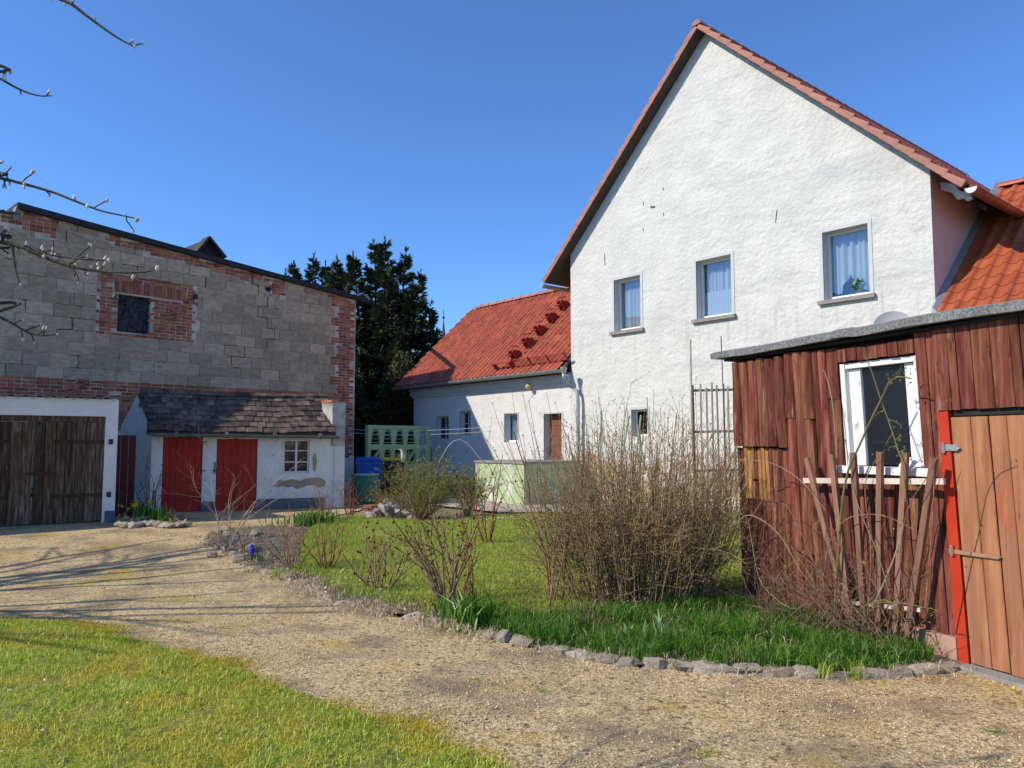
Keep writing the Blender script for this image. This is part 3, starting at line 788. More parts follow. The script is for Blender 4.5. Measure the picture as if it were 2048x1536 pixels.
# ridge caps
rt = MB(); prof = []
for k in range(9):
    a = math.pi * k / 8; prof.append((math.cos(a) * 0.11, math.sin(a) * 0.11))
v = [(x, 0, z) for x, z in prof] + [(x * 0.9, 0.42, z * 0.9) for x, z in prof]
f = [(i, i + 1, 10 + i, 9 + i) for i in range(8)] + [tuple(range(8, -1, -1))]
rt.add([Vector(q) for q in v], f)
ridge_me = rt.mesh('ridge_tile')
def ridge_line(P0, d, n, step, parent, m, perp=None):
    d = Vector(d).normalized(); x = d.cross(Vector((0, 0, 1))).normalized(); out = []
    for i in range(n):
        mt = Matrix.Identity(4); P = Vector(P0) + d * step * i
        for k, vv in enumerate((x, d, Vector((0, 0, 1)))):
            for j in range(3): mt[j][k] = vv[j]
        for j in range(3): mt[j][3] = P[j]
        out.append(mt)
    return out
place('ridge_tile', ridge_me, ridge_line(GF.p(AP[0], AP[1] + 0.08, OV + 0.02), BACK, 38, 0.385, main, tile_main), main, verge_m, 60)
# eaves gutter on the right, with end cap, brackets
def gutter(pts, r, m, parent, name='gutter', n=10):
    pts = [Vector(p) for p in pts]; d = (pts[-1] - pts[0]).normalized(); x = d.cross(Vector((0, 0, 1))).normalized()
    mb = MB(); prof = [(math.cos(math.pi + math.pi * k / n), math.sin(math.pi + math.pi * k / n)) for k in range(n + 1)]
    for rr in (r, r - 0.008):
        b = len(mb.v)
        for p in pts:
            for cx, cz in prof: mb.v.append(p + x * cx * rr + Vector((0, 0, cz * rr)))
        for i in range(len(pts) - 1):
            for k in range(n): mb.f.append((b + i * (n + 1) + k, b + i * (n + 1) + k + 1, b + (i + 1) * (n + 1) + k + 1, b + (i + 1) * (n + 1) + k))
    mb.tube([pts[0] + x * r, pts[-1] + x * r], 0.010, 5)
    mb.tube([pts[0] - x * r, pts[-1] - x * r], 0.008, 5)
    g_ = mb.build(name, m, parent)
    for p, s_ in ((pts[0], 1), (pts[-1], -1)):
        c = MB(); q = [p + x * cx * (r + 0.004) + Vector((0, 0, cz * (r + 0.004))) for cx, cz in prof]
        c.prism(q, d * 0.01 * s_); c.build('gutter_end_cap', zinc, g_)
    L = (pts[-1] - pts[0]).length; k = max(2, int(L / 0.9))
    for i in range(k):
        p = pts[0] + d * (L * (i + 0.5) / k)
        c = MB(); b = 0
        for dd in (0, 0.03):
            for cx, cz in prof: c.v.append(p + d * dd + x * cx * (r + 0.006) + Vector((0, 0, cz * (r + 0.006))))
        for j in range(n): c.f.append((j, j + 1, n + 1 + j + 1, n + 1 + j))
        c.build('gutter_bracket', zinc, g_)
    return g_
gutter([GF.p(eR[0] + 0.16, eR[1] - 0.03, OV + 0.0), GF.p(eR[0] + 0.16, eR[1] - 0.06, -LH)], 0.085, copper, main)
gutter([GF.p(eL[0] - 0.14, eL[1] - 0.02, OV - 0.02), GF.p(eL[0] - 0.14, eL[1] - 0.05, -LH)], 0.075, zinc, main)
# carved bracket under the right eave
mb = MB(); pts = [(8.55, 5.98), (8.75, 5.90), (8.86, 5.74), (9.0, 5.70), (9.02, 5.58), (8.94, 5.56), (8.90, 5.62), (8.80, 5.62), (8.72, 5.76), (8.56, 5.84)]
mb.prism([GF.p(u, h, -0.32) for u, h in pts], -GF.n * 0.06); mb.build('eave_bracket', oldwhite, main)
for k in range(1, 14):
    MB().hexa([GF.p(8.5, 5.98, -k) , GF.p(8.98, 5.52, -k), GF.p(8.98, 5.52, -k - 0.1), GF.p(8.5, 5.98, -k - 0.1), GF.p(8.5, 6.10, -k), GF.p(8.98, 5.64, -k), GF.p(8.98, 5.64, -k - 0.1), GF.p(8.5, 6.10, -k - 0.1)]).build('rafter_end', shadowboard, main)
# small marks: wall hook and hairline cracks with real depth
MB().bar(GF.px(1301, 414, 0.012), GF.px(1309, 413, 0.012), 0.03, 0.02).build('wall_hook', iron, main)
for (a, b) in (((1209, 508), (1210, 530)), ((1287, 403), (1287, 411)), ((1327, 425), (1327, 432)), ((1286, 456), (1287, 462)), ((1554, 420), (1551, 445)), ((1326, 375), (1327, 381))):
    P, Q = GF.px(*a, o=0.004), GF.px(*b, o=0.004)
    MB().bar(P, Q, 0.014, 0.008, GF.d).build('plaster_crack', iron, main)

# ================================================================== RIGHT ANNEX (orange roof behind the shed)
annex = thing('right_annex_house', GF.p(12, 0, -1), 'low annex with glossy orange tile roof joined to the right side of the gable house', 'house')
ae_h = 3.62; at_r, ah_r = 3.0, 6.42
asl = (ah_r - ae_h) / (at_r + 0.25)
AO = GF.p(8.54, ae_h, 0.25)
ups_a = (GF.p(8.54, ah_r, -at_r) - AO); la = ups_a.length
MB().hexa([GF.p(8.56, ae_h - 0.12, 0.25), GF.p(17, ae_h - 0.12, 0.25), GF.p(17, ah_r - 0.12, -at_r), GF.p(8.56, ah_r - 0.12, -at_r), GF.p(8.56, ae_h - 0.01, 0.25), GF.p(17, ae_h - 0.01, 0.25), GF.p(17, ah_r - 0.01, -at_r), GF.p(8.56, ah_r - 0.01, -at_r)]).build('roof_boarding', shadowboard, annex)
MB().hexa([GF.p(8.56, ah_r - 0.12, -at_r), GF.p(17, ah_r - 0.12, -at_r), GF.p(17, 3.4, -2 * at_r - 0.4), GF.p(8.56, 3.4, -2 * at_r - 0.4), GF.p(8.56, ah_r - 0.01, -at_r), GF.p(17, ah_r - 0.01, -at_r), GF.p(17, 3.5, -2 * at_r - 0.4), GF.p(8.56, 3.5, -2 * at_r - 0.4)]).build('rear_roof_slope', tile_annex, annex)
MB().fb(GF, 8.56, 17, 0, ae_h - 0.02, -0.3, -0.02).build('wall', stucco_low, annex)
place('roof_tile', pan_tile(0.225, 0.35, 0.030, 0.024), roofmats(GF.p(8.60, ae_h, 0.25), GF.d, ups_a, 0.225, la / 13.0, 36, 13), annex, tile_annex, 300, 'far_roof_tiles')
place('ridge_tile', ridge_me, ridge_line(GF.p(8.6, ah_r + 0.02, -at_r), GF.d, 20, 0.40, annex, tile_annex), annex, tile_annex, 60)
MB().hexa([GF.p(8.53, ae_h + 0.02, 0.2), GF.p(8.66, ae_h + 0.05, 0.2), GF.p(8.66, ah_r + 0.05, -at_r), GF.p(8.53, ah_r + 0.02, -at_r), GF.p(8.53, ae_h + 0.16, 0.2), GF.p(8.55, ae_h + 0.16, 0.2), GF.p(8.55, ah_r + 0.16, -at_r), GF.p(8.53, ah_r + 0.16, -at_r)]).build('wall_flashing', zinc, annex)

# satellite dish on the gable wall above the shed
dish = thing('satellite_dish', GF.px(1785, 650, 0.35), 'pale grey satellite dish showing above the shed roof against the white wall', 'satellite dish')
dc = GF.px(1786, 655, 0.38); dn = (Vector((-0.35, -0.9, 0.35))).normalized()
mb = MB(); mb.lathe(dc, [(0.001, -0.06), (0.12, -0.052), (0.22, -0.032), (0.30, 0.0), (0.31, 0.006), (0.30, -0.008), (0.22, -0.042), (0.001, -0.07)], 28, dn, cap=False); mb.build('reflector', dishmat, dish, smooth=True)
mb = MB(); mb.tube([dc - dn * 0.06, dc - dn * 0.18, GF.px(1790, 675, 0.0)], 0.02, 6); mb.build('mount_arm', zinc, dish)
mb = MB(); mb.tube([dc + Vector((0, 0, -0.3)), dc + dn * 0.35 + Vector((0, 0, -0.15))], 0.012, 5); mb.lathe(dc + dn * 0.35 + Vector((0, 0, -0.15)), [(0.03, -0.04), (0.035, 0.04)], 8, dn); mb.build('receiver_arm', zinc, dish)

# ================================================================== LOW LEFT HOUSE
low = thing('low_red_roof_house', GF.p(-3.6, 0.15, 0), 'low whitewashed house with bright red tiled roof, half in shadow, left of the gable', 'house')
LW = [(-5.86, -5.22, 1.71, 2.40), (-4.64, -4.14, 1.82, 2.52), (-2.60, -2.04, 1.63, 2.40)]
LD = (-1.00, -0.34, 0.15, 2.35)
mb = MB(); wallface(mb, GF, [(-7.15, 0, 3.36), (-0.004, 0, 3.36)], LW + [LD], 0.0, 0.22); mb.build('front_wall', stucco_low, low)
MB().fb(GF, -7.15, -6.95, 0, 3.36, -5.5, -0.01).build('end_wall', stucco_low, low)
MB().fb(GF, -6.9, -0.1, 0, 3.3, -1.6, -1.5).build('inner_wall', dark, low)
for i, rc in enumerate(LW):
    add_window(GF, rc, low, frame_w=0.04, depth=0.12, curtain='full' if i == 2 else None, surround=0.035, sashes=2 if i < 2 else 1, bars=0 if i == 2 else 1,
               frame_m=M('old_sash_grey', [(0.42, 0.42, 0.40), (0.52, 0.52, 0.5)], 5, 0.7, 0.2, 30) if i < 2 else whitepaint, glassm=MGLASS('low_glass', 0.03, (0.55, 0.6, 0.6)) if i < 2 else glass)
mb = MB(); w = 0.05
for a in ((LD[0] - w, LD[0], LD[2], LD[3] + w), (LD[1], LD[1] + w, LD[2], LD[3] + w), (LD[0], LD[1], LD[3], LD[3] + w)): mb.fb(GF, a[0], a[1], a[2], a[3], -0.02, 0.012)
mb.build('door_surround', trimpaint, low)
dr = MB().fb(GF, LD[0] + 0.01, LD[1] - 0.01, LD[2], LD[3] - 0.01, -0.24, -0.20).build('door', brownsteel, low)
for k in range(8):
    h = LD[2] + 0.05 + k * 0.265
    MB().fb(GF, LD[0] + 0.05, LD[1] - 0.03, h, h + 0.255, -0.20, -0.185).build('door_board', brownsteel, dr)
MB().tube([GF.p(LD[0] + 0.10, 1.2, -0.18), GF.p(LD[0] + 0.10, 1.2, -0.14), GF.p(LD[0] + 0.22, 1.2, -0.14)], 0.010, 6).build('handle', zinc, dr)
mb = MB(); mb.fb(GF, -7.20, -0.02, 3.02, 3.10, 0.0, 0.05); mb.fb(GF, -7.24, -0.02, 3.10, 3.24, 0.0, 0.10); mb.fb(GF, -7.24, -0.02, 3.24, 3.30, 0.0, 0.15); mb.build('cornice', trimpaint, low)
for k in range(70):
    u = -7.2 + k * 0.102
    MB().fb(GF, u, u + 0.055, 3.305, 3.36, 0.0, 0.13).build('cornice_brick', concrete_m, low)
MB().fb(GF, -7.15, -0.03, 0.1, 0.62, 0.002, 0.03).build('plinth', plinth_mat, low)
lo_e, lo_h, lr_t, lr_h = 0.30, 3.40, 2.78, 6.24
LU0, LU1 = -7.72, -0.02
MB().hexa([GF.p(LU0, lo_h - 0.07, lo_e), GF.p(LU1, lo_h - 0.07, lo_e), GF.p(LU1, lr_h - 0.07, -lr_t), GF.p(LU0, lr_h - 0.07, -lr_t), GF.p(LU0, lo_h - 0.01, lo_e), GF.p(LU1, lo_h - 0.01, lo_e), GF.p(LU1, lr_h - 0.01, -lr_t), GF.p(LU0, lr_h - 0.01, -lr_t)]).build('roof_boarding', shadowboard, low)
MB().hexa([GF.p(LU0, lr_h - 0.07, -lr_t), GF.p(LU1, lr_h - 0.07, -lr_t), GF.p(LU1, 3.3, -6), GF.p(LU0, 3.3, -6), GF.p(LU0, lr_h, -lr_t), GF.p(LU1, lr_h, -lr_t), GF.p(LU1, 3.4, -6), GF.p(LU0, 3.4, -6)]).build('rear_roof_slope', tile_m, low)
ups_lo = GF.p(0, lr_h, -lr_t) - GF.p(0, lo_h, lo_e); llo = ups_lo.length
place('roof_tile', pan_tile(0.205, llo / 13.0, 0.028, 0.024), roofmats(GF.p(LU0, lo_h, lo_e + 0.03), GF.d, ups_lo, 0.205, llo / 13.0, int((LU1 - LU0) / 0.205), 13), low, tile_m, 300, 'far_roof_tiles')
place('ridge_tile', ridge_me, ridge_line(GF.p(LU1, lr_h + 0.03, -lr_t), -GF.d, 18, 0.42, low, tile_m), low, verge_m, 60)
vtl = verge_template(0.06, llo / 13.0, 0.06)
place('verge_tile', vtl, roofmats(GF.p(LU0 - 0.05, lo_h + 0.02, lo_e), GF.d, ups_lo, 0.06, llo / 13.0, 1, 13), low, tile_m, 60)
gutter([GF.p(LU0 - 0.02, lo_h - 0.04, lo_e + 0.10), GF.p(-0.02, lo_h + 0.0, lo_e + 0.10)], 0.075, zinc, low)
dp = MB(); dp.tube([GF.px(1127, 744, 0.40), GF.px(1128, 757, 0.40), GF.px(1133, 768, 0.25), GF.px(1146, 775, 0.14), GF.px(1154, 783, 0.13), GF.px(1156, 800, 0.13), GF.px(1156, 870, 0.13), GF.px(1157, 960, 0.13)], 0.045, 8)
dp.build('downpipe', zinc, low, smooth=True)
MB().lathe(GF.px(1127, 738, 0.40), [(0.05, -0.12), (0.085, 0.0), (0.09, 0.05)], 10, cap=False).build('pipe_funnel', zinc, low)
# roof hardware: snow guard, steps
rn = GF.d.cross(ups_lo).normalized()
if rn.z < 0: rn = -rn
def roofpt(x, y, lift=0.0):
    o = GF.p(0, lo_h + 0.03, lo_e) + rn * lift; r = ray(x, y); e = Vector((0, 0, EYE))
    t = (o - e).dot(rn) / r.dot(rn)
    return e + r * t
upn = ups_lo.normalized()
for k, q in enumerate([(1030, 722), (1056, 697), (1080, 672), (1103, 647), (1126, 622)]):
    P = roofpt(*q)
    names = ['lowest red roof step, above the little rail', 'second red roof step from the gutter', 'middle red roof step of the five', 'fourth red roof step from the gutter', 'highest red roof step, close under the gable wall']
    st = thing('roof_step', P, names[k], 'roof step', 'red steps climbing the low roof')
    hz = Vector((0, 0, 1)); out = GF.n
    for s_ in (-1, 1):
        c = P + GF.d * 0.085 * s_
        MB().prism([c, c + upn * 0.26, c + upn * 0.26 + rn * 0.16, c + upn * 0.06 + rn * 0.31, c + rn * 0.28], GF.d * 0.025).build('bracket', redmetal, st)
    t0 = P + upn * 0.26 + rn * 0.16
    for kk in range(3):
        tt = P + upn * (-0.04 + 0.11 * kk) + rn * (0.22 - 0.01 * kk) + hz * 0.06 * kk
        MB().hexa([tt - GF.d * 0.13, tt + GF.d * 0.13, tt + GF.d * 0.13 + out * 0.08, tt - GF.d * 0.13 + out * 0.08] + [z + hz * 0.025 for z in (tt - GF.d * 0.13, tt + GF.d * 0.13, tt + GF.d * 0.13 + out * 0.08, tt - GF.d * 0.13 + out * 0.08)]).build('tread', redmetal, st)
sg = thing('snow_guard_rail', roofpt(1085, 722), 'red lattice snow guard running along the low roof above the gutter', 'snow guard')
a, b = roofpt(1033, 736), roofpt(1138, 722)
n_ = 26
mb = MB()
for k in range(2):
    MB().bar(a + rn * (0.06 + 0.2 * k), b + rn * (0.06 + 0.2 * k), 0.022, 0.022).build('rail', redmetal, sg)
for k in range(n_ + 1):
    p = a + (b - a) * k / n_
    MB().bar(p + rn * 0.06, p + rn * 0.26, 0.010, 0.010).build('bar', redmetal, sg)
for k in range(4):
    p = a + (b - a) * k / 3
    MB().bar(p, p + rn * 0.30 + upn * 0.0, 0.035, 0.03, GF.d).build('post', redmetal, sg)
wr = thing('roof_walk_plank', roofpt(1005, 735), 'small red walkway bench on the low roof left of the snow guard', 'roof walkway')
a, b = roofpt(993, 743), roofpt(1024, 739)
for c in (a, b):
    MB().prism([c, c + upn * 0.12, c + upn * 0.10 + rn * 0.22, c + rn * 0.23], GF.d * 0.03).build('bracket', redmetal, wr)
t_ = [a + rn * 0.23 - GF.d * 0.1, b + rn * 0.23 + GF.d * 0.1]
MB().hexa([t_[0], t_[1], t_[1] + GF.n * 0.03 + upn * 0.09, t_[0] + GF.n * 0.03 + upn * 0.09] + [z + Vector((0, 0, 0.04)) for z in (t_[0], t_[1], t_[1] + GF.n * 0.03 + upn * 0.09, t_[0] + GF.n * 0.03 + upn * 0.09)]).build('plank', redmetal, wr)
lamp = thing('wall_lamp', GF.px(1057, 773, 0.08), 'small brassy globe lamp high on the low white wall', 'lamp')
mb = MB(); c = GF.px(1057, 773, 0.14); mb.lathe(c, [(0.001, -0.085), (0.05, -0.07), (0.08, -0.03), (0.085, 0.0), (0.08, 0.03), (0.05, 0.07), (0.001, 0.085)], 16, cap=False); mb.build('globe', brass, lamp, smooth=True)
MB().tube([c, c - GF.n * 0.14], 0.03, 8).build('wall_mount', zinc, lamp)

# ================================================================== BLOCK BUILDING (left)
BFr = Frame((-4.0891 * 1.10, 22.0), (0.945, 1.0))
if BFr.d.y < 0: BFr.d = -BFr.d
blk = thing('block_building', BFr.p(-5, 0, 0), 'large shaded barn wall of grey concrete blocks patched with red brick', 'barn')
tl = [BFr.uh(*q) for q in [(38, 412), (390, 501), (714, 592)]]
UL = tl[0][0]; HL = tl[0][1]; HR = tl[2][1] - 0.06
def toph(u):
    return HL + (HR - HL) * (u - UL) / (0 - UL) - 0.05
UE = -15.5
def top_any(u):
    return toph(u) if u > UL else BFr.uh(0, 424)[1] - 0.02 + (UL - u) * 0.0
win_px = [BFr.uh(*q) for q in [(237, 592), (303, 596), (303, 668), (237, 663)]]
WU0, WU1, WH0, WH1 = win_px[0][0], win_px[1][0], win_px[3][1], win_px[1][1]
mb = MB(); wallface(mb, BFr, [(UE, 0, top_any(UE)), (UL - 0.001, 0, top_any(UL - 0.01)), (UL, 0, toph(UL)), (0, 0, toph(0))], [(WU0, WU1, WH0, WH1)], -0.017, 0.25); mb.build('wall', mortar_m, blk)
MB().fb(BFr, -0.3, 0.0, 0, toph(0), -8, -0.019).build('side_wall', brick_dark, blk)
CH, CL = 0.272, 0.535          # block course and length
base_h = BFr.uh(300, 768)[1]     # bottom of the block field
br_px = [BFr.uh(*q) for q in [(196, 547), (396, 570), (393, 683), (190, 665)]]
SU0, SU1, SH0, SH1 = br_px[0][0], br_px[1][0], base_h + CH * round((br_px[3][1] - base_h) / CH), 0
SH1 = SH0 + CH * 5
qn = BFr.uh(662, 600)[0]
def in_surround(u, h):
    return SU0 < u < SU1 and SH0 < h < SH1
def region(u, h):
    """'b' block, 'k' brick, None window / outside"""
    if h > top_any(u) - 0.03 or u > -0.012: return None
    if h < base_h: return 'k'
    row = int((h - base_h) / CH)
    if u > (qn if row % 2 else qn + 0.17): return 'k'
    if in_surround(u, h): return 'k'
    d = top_any(u) - h
    if UL < u < UL + 0.75 and d < 0.42: return 'k'
    if SU0 + 0.1 < u < SU1 + 0.25 and d < 0.22: return 'k'
    if SU1 + 0.25 <= u < SU1 + 0.6 and d < 0.10: return 'k'
    u1, u2, u3 = BFr.uh(415, 520)[0], BFr.uh(505, 545)[0], BFr.uh(572, 560)[0]
    if u1 < u < u2 and d < 0.26: return 'k'
    if u2 < u < u3 and d < 0.16: return 'k'
    if BFr.uh(540, 560)[0] < u < u3 and d < 0.44: return 'k'
    if BFr.uh(655, 580)[0] < u and d < 0.15: return 'k'
    if u < UL and d < 0.16: return 'k'
    return 'b'
def piece(L, Hh, D, bev=0.012):
    m_ = MB()
    v = [(0, 0, -D), (L, 0, -D), (L, Hh, -D), (0, Hh, -D), (0, 0, -bev), (L, 0, -bev), (L, Hh, -bev), (0, Hh, -bev), (bev, bev, 0), (L - bev, bev, 0), (L - bev, Hh - bev, 0), (bev, Hh - bev, 0)]
    f = [(0, 1, 5, 4), (1, 2, 6, 5), (2, 3, 7, 6), (3, 0, 4, 7), (4, 5, 9, 8), (5, 6, 10, 9), (6, 7, 11, 10), (7, 4, 8, 11), (8, 9, 10, 11)]
    return m_.add([Vector(q) for q in v], f).mesh('piece')
blockmats = []
r0 = 0; h = base_h
cutb = []
while h < HL:
    u = UE + (CL / 2 if r0 % 2 else 0) + rng.uniform(-0.05, 0.05)
    while u < 0:
        x0, x1 = u + 0.010, u + CL - 0.010; u += CL * rng.choice([1, 1, 1, 1, 1.02, 0.98])
        x1 = u - 0.010
        # clip horizontally against brick zones
        step = 0.03; best = None; run = None; n = int((x1 - x0) / step) + 1
        for i in range(n + 1):
            xx = min(x0 + i * step, x1)
            ok = region(xx, h + CH * 0.35) == 'b'
            if ok and run is None: run = xx
            if (not ok or xx >= x1) and run is not None:
                e_ = xx if ok else xx - step
                if best is None or e_ - run > best[1] - best[0]: best = (run, e_)
                run = None
        if best is None or best[1] - best[0] < 0.07: continue
        a, b = best
        t_ = min(region_top for region_top in (top_any(a), top_any(b)))
        hh = h + CH - 0.017
        # reduce height where bricks sit above
        k = hh
        while k > h + 0.05 and (region((a + b) / 2, k - 0.02) != 'b' or region(a + 0.03, k - 0.02) != 'b' or region(b - 0.03, k - 0.02) != 'b'): k -= 0.02
        if k - h < 0.06: continue
        blockmats.append(BFr.mat(a, h, rng.gauss(0, 0.004), (b - a), k - h, 1))
    h += CH; r0 += 1
place('block', [piece(1, 1, 0.04, 0.0085)], blockmats, blk, block_m, 300, 'far_blocks')
# bricks
brickmats = []; soldier = []
BH, BL = 0.079, 0.262
nrow = int((HL - 0) / BH)
arch_h0 = WH1 + 0.02; arch_h1 = min(arch_h0 + 0.30, SH1 - 0.06)
for r_ in range(nrow):
    h = r_ * BH + 0.004
    if h < 0.0: continue
    u = UE + (BL / 2 if r_ % 2 else 0)
    while u < 0:
        x0 = u + 0.006; ln = BL if (r_ // 1) % 3 else BL / 2
        u += ln; x1 = u - 0.006
        mid = (x0 + x1) / 2; hm = h + BH / 2
        if region(mid, hm) != 'k' or region(x0, hm) == None or x1 > -0.005: continue
        if region(x1, hm) == 'b' : x1 = mid
        if region(x0, hm) == 'b' : x0 = mid
        if x1 - x0 < 0.04: continue
        if WU0 - 0.03 < mid < WU1 + 0.05 and WH0 - 0.02 < hm < WH1 + 0.01: continue
        if SU0 + 0.35 < mid < SU1 - 0.28 and arch_h0 < hm < arch_h1: continue
        if hm < 1.9 and mid < -3.2: continue
        brickmats.append(BFr.mat(x0, h, rng.gauss(0, 0.007), x1 - x0, BH - 0.012, 1))
u = SU0 + 0.37
while u < SU1 - 0.30:
    brickmats.append(BFr.mat(u, arch_h0 + 0.008, rng.gauss(0, 0.004), 0.066, arch_h1 - arch_h0 - 0.016 + rng.uniform(-0.01, 0.01), 1)); u += 0.079
def brick_prio(m_):
    return 0
bm_sorted = sorted(brickmats, key=lambda m_: -(1 if m_.translation.z > 2.2 else 0))
def place_order(name, me, mats, parent, m, limit, rest, key):
    mats = sorted(mats, key=key)
    place(name, me, mats[:limit], parent, m, limit)
    if len(mats) > limit: place(name, me, mats[limit:], parent, m, 0, rest)
place_order('brick', [piece(1, 1, 0.03, 0.045)], brickmats, blk, brick_m, 300, 'more_bricks', lambda m_: (m_.translation - Vector((0, 0, EYE))).length + (0 if m_.translation.z > 2.5 and BFr.d.dot(m_.translation - BFr.o) > UL - 0.2 else 100))
# boarded window: rag of crumpled dark foil behind wire
n = 26; vv = []; ff = []
for i in range(n):
    for j in range(n):
        vv.append(BFr.p(WU0 + (WU1 - WU0) * i / (n - 1), WH0 + (WH1 - WH0) * j / (n - 1), -0.13 + nr.normal() * 0.012 + 0.02 * math.sin(i * 0.9) * math.sin(j * 0.7)))
for i in range(n - 1):
    for j in range(n - 1): ff.append((i * n + j, (i + 1) * n + j, (i + 1) * n + j + 1, i * n + j + 1))
MB().add(vv, ff).build('window_cover', M('crumpled_foil', [(0.02, 0.024, 0.028), (0.05, 0.056, 0.062)], 8, 0.35, 0.4, 20, layers=[((0.16, 0.18, 0.19), 14, 0.64, 0.70, (1, 1, 2.5))]), blk)
# gap cracks between blocks (open joints)
for (a, b) in (((504.6, 544), (504.6, 567)), ((504.6, 567), (517.5, 570)), ((517, 570), (516.5, 590)), ((536, 594), (535, 614)), ((535, 614), (516.5, 612.5)), ((516.5, 612.5), (515.5, 633)), ((515.5, 633), (534.5, 636)), ((534.5, 636), (534, 655.6)), ((534, 655.6), (549, 658)), ((549, 658), (548.5, 679)), ((548.5, 679), (534, 677.5)), ((534, 677.5), (533, 697)), ((412, 554.6), (411, 574)), ((155, 441), (154.6, 463)), ((132.7, 461), (132.7, 484)), ((107, 480), (107, 505)), ((148, 586), (148, 609)), ((146, 638), (145, 658)), ((145, 658), (117, 659))):
    MB().bar(BFr.px(*a, o=0.004), BFr.px(*b, o=0.004), 0.013, 0.013, BFr.n).build('open_joint', roofedge_m, blk)
# roof edge, lower left roof
mb = MB()
mb.hexa([BFr.p(UL - 0.05, toph(UL) - 0.02, -8), BFr.p(0.42, toph(0.42) - 0.02, -8), BFr.p(0.42, toph(0.42) - 0.02, 0.12), BFr.p(UL - 0.05, toph(UL) - 0.02, 0.12), BFr.p(UL - 0.05, toph(UL) + 0.10, -8), BFr.p(0.42, toph(0.42) + 0.10, -8), BFr.p(0.42, toph(0.42) + 0.10, 0.12), BFr.p(UL - 0.05, toph(UL) + 0.10, 0.12)])
mb.build('roof', roofedge_m, blk)
nw = 120; v = []; f = []
hb = top_any(UL - 0.3)
for i in range(nw + 1):
    u = UE + (UL - UE) * i / nw; z = hb + 0.04 + 0.025 * math.sin(i * 2 * math.pi / 3.0)
    v += [BFr.p(u, z, 0.10), BFr.p(u, z + 1.2, -6), BFr.p(u, z - 0.012, 0.10)]
for i in range(nw): f += [(3 * i, 3 * i + 3, 3 * i + 4, 3 * i + 1), (3 * i, 3 * i + 3, 3 * i + 5, 3 * i + 2)]
MB().add(v, f).build('corrugated_roof', roofedge_m, blk)
MB().hexa([BFr.p(UL - 0.12, hb - 0.1, -0.2), BFr.p(UL - 0.0, hb - 0.1, -0.2), BFr.p(UL - 0.0, hb - 0.1, 0.05), BFr.p(UL - 0.12, hb - 0.1, 0.05), BFr.p(UL - 0.04, toph(UL) + 0.08, -0.2), BFr.p(UL, toph(UL) + 0.08, -0.2), BFr.p(UL, toph(UL) + 0.08, 0.05), BFr.p(UL - 0.04, toph(UL) + 0.08, 0.05)]).build('parapet_step', concrete_m, blk)
# little ventilator gable on that roof
P0 = BFr.px(388, 506, -1.5); P1 = BFr.px(442, 512, -1.5); Pt = BFr.px(413, 478, -1.5)
bk = -BFr.n * 1.6
MB().add([P0, P1, Pt, P0 + bk, P1 + bk, Pt + bk], [(0, 1, 2), (0, 2, 5, 3), (1, 4, 5, 2), (3, 5, 4)]).build('roof_gablet', roofedge_m, blk)
mb = MB(); mb.bar(Pt + Vector((0, 0, 0.03)), P0 + (P0 - Pt) * 0.1, 0.4, 0.05, BFr.n); mb.bar(Pt + Vector((0, 0, 0.03)), P1 + (P1 - Pt) * 0.15, 0.4, 0.05, BFr.n); mb.build('gablet_verge', M('dark_old_tile', [(0.05, 0.035, 0.03), (0.09, 0.06, 0.05)], 6, 0.9, 0.4, 30), blk)
MB().tube([BFr.px(735, 597, 0.1), BFr.px(735, 597, -7)], 0.07, 8).build('gutter', zinc, blk)
# rendered white foot of the corner
mb = MB()
pp = [BFr.uh(*q) for q in [(690, 925), (712, 920), (712, 925), (712, 1000), (690, 1000)]]
MB().prism([BFr.p(-0.42, 0.1, 0.02), BFr.p(-0.02, 0.1, 0.02), BFr.p(-0.02, 1.22, 0.02), BFr.p(-0.10, 1.28, 0.02), BFr.p(-0.22, 1.18, 0.02), BFr.p(-0.42, 1.2, 0.02)], BFr.n * 0.015).build('render_patch', oldwall_m, blk)

# ================================================================== GARAGE
g0 = G(222, 1045)
GA = Frame((g0.x, g0.y), (1.5, 1.0), base=0.0)
gar = thing('garage', GA.p(-2, 0.15, 0), 'low garage with weathered brown double doors and wavy corrugated roof edge', 'garage')
gt = GA.uh(238, 799)[1]; gd = GA.uh(215, 833)[1]; gw = GA.uh(214, 900)[0]
gr = GA.uh(238, 800)[0]
GL = -4.6
mb = MB(); wallface(mb, GA, [(GL, 0.05, gt), (gr, 0.05, gt)], [(GL + 0.35, gw, 0.06, gd)], 0.0, 0.2); mb.build('front_wall', garage_m, gar)
MB().fb(GA, gr - 0.2, gr, 0.05, gt, -1.15, -0.003).build('side_wall', garage_m, gar)
MB().fb(GA, gw + 0.001, gr + 0.012, 0.05, 0.40, 0.001, 0.012).build('plinth', plinth_mat, gar)
MB().fb(GA, GL + 0.35, gw, gd - 0.10, gd - 0.004, -0.12, -0.03).build('lintel_board', wood_old, gar)
# corrugated roof sheet
nw = 200; v = []; f = []
for i in range(nw + 1):
    u = GL - 0.1 + (gr + 0.04 - GL + 0.1) * i / nw; z = gt + 0.006 + 0.030 * math.cos((u - gr) * 2 * math.pi / 0.205)
    v += [GA.p(u, z + 0.012, 0.06), GA.p(u, z - 0.02, -1.25), GA.p(u, z - 0.002, 0.06)]
for i in range(nw): f += [(3 * i, 3 * i + 3, 3 * i + 4, 3 * i + 1), (3 * i, 3 * i + 3, 3 * i + 5, 3 * i + 2)]
MB().add(v, f).build('corrugated_roof', concrete_m, gar)
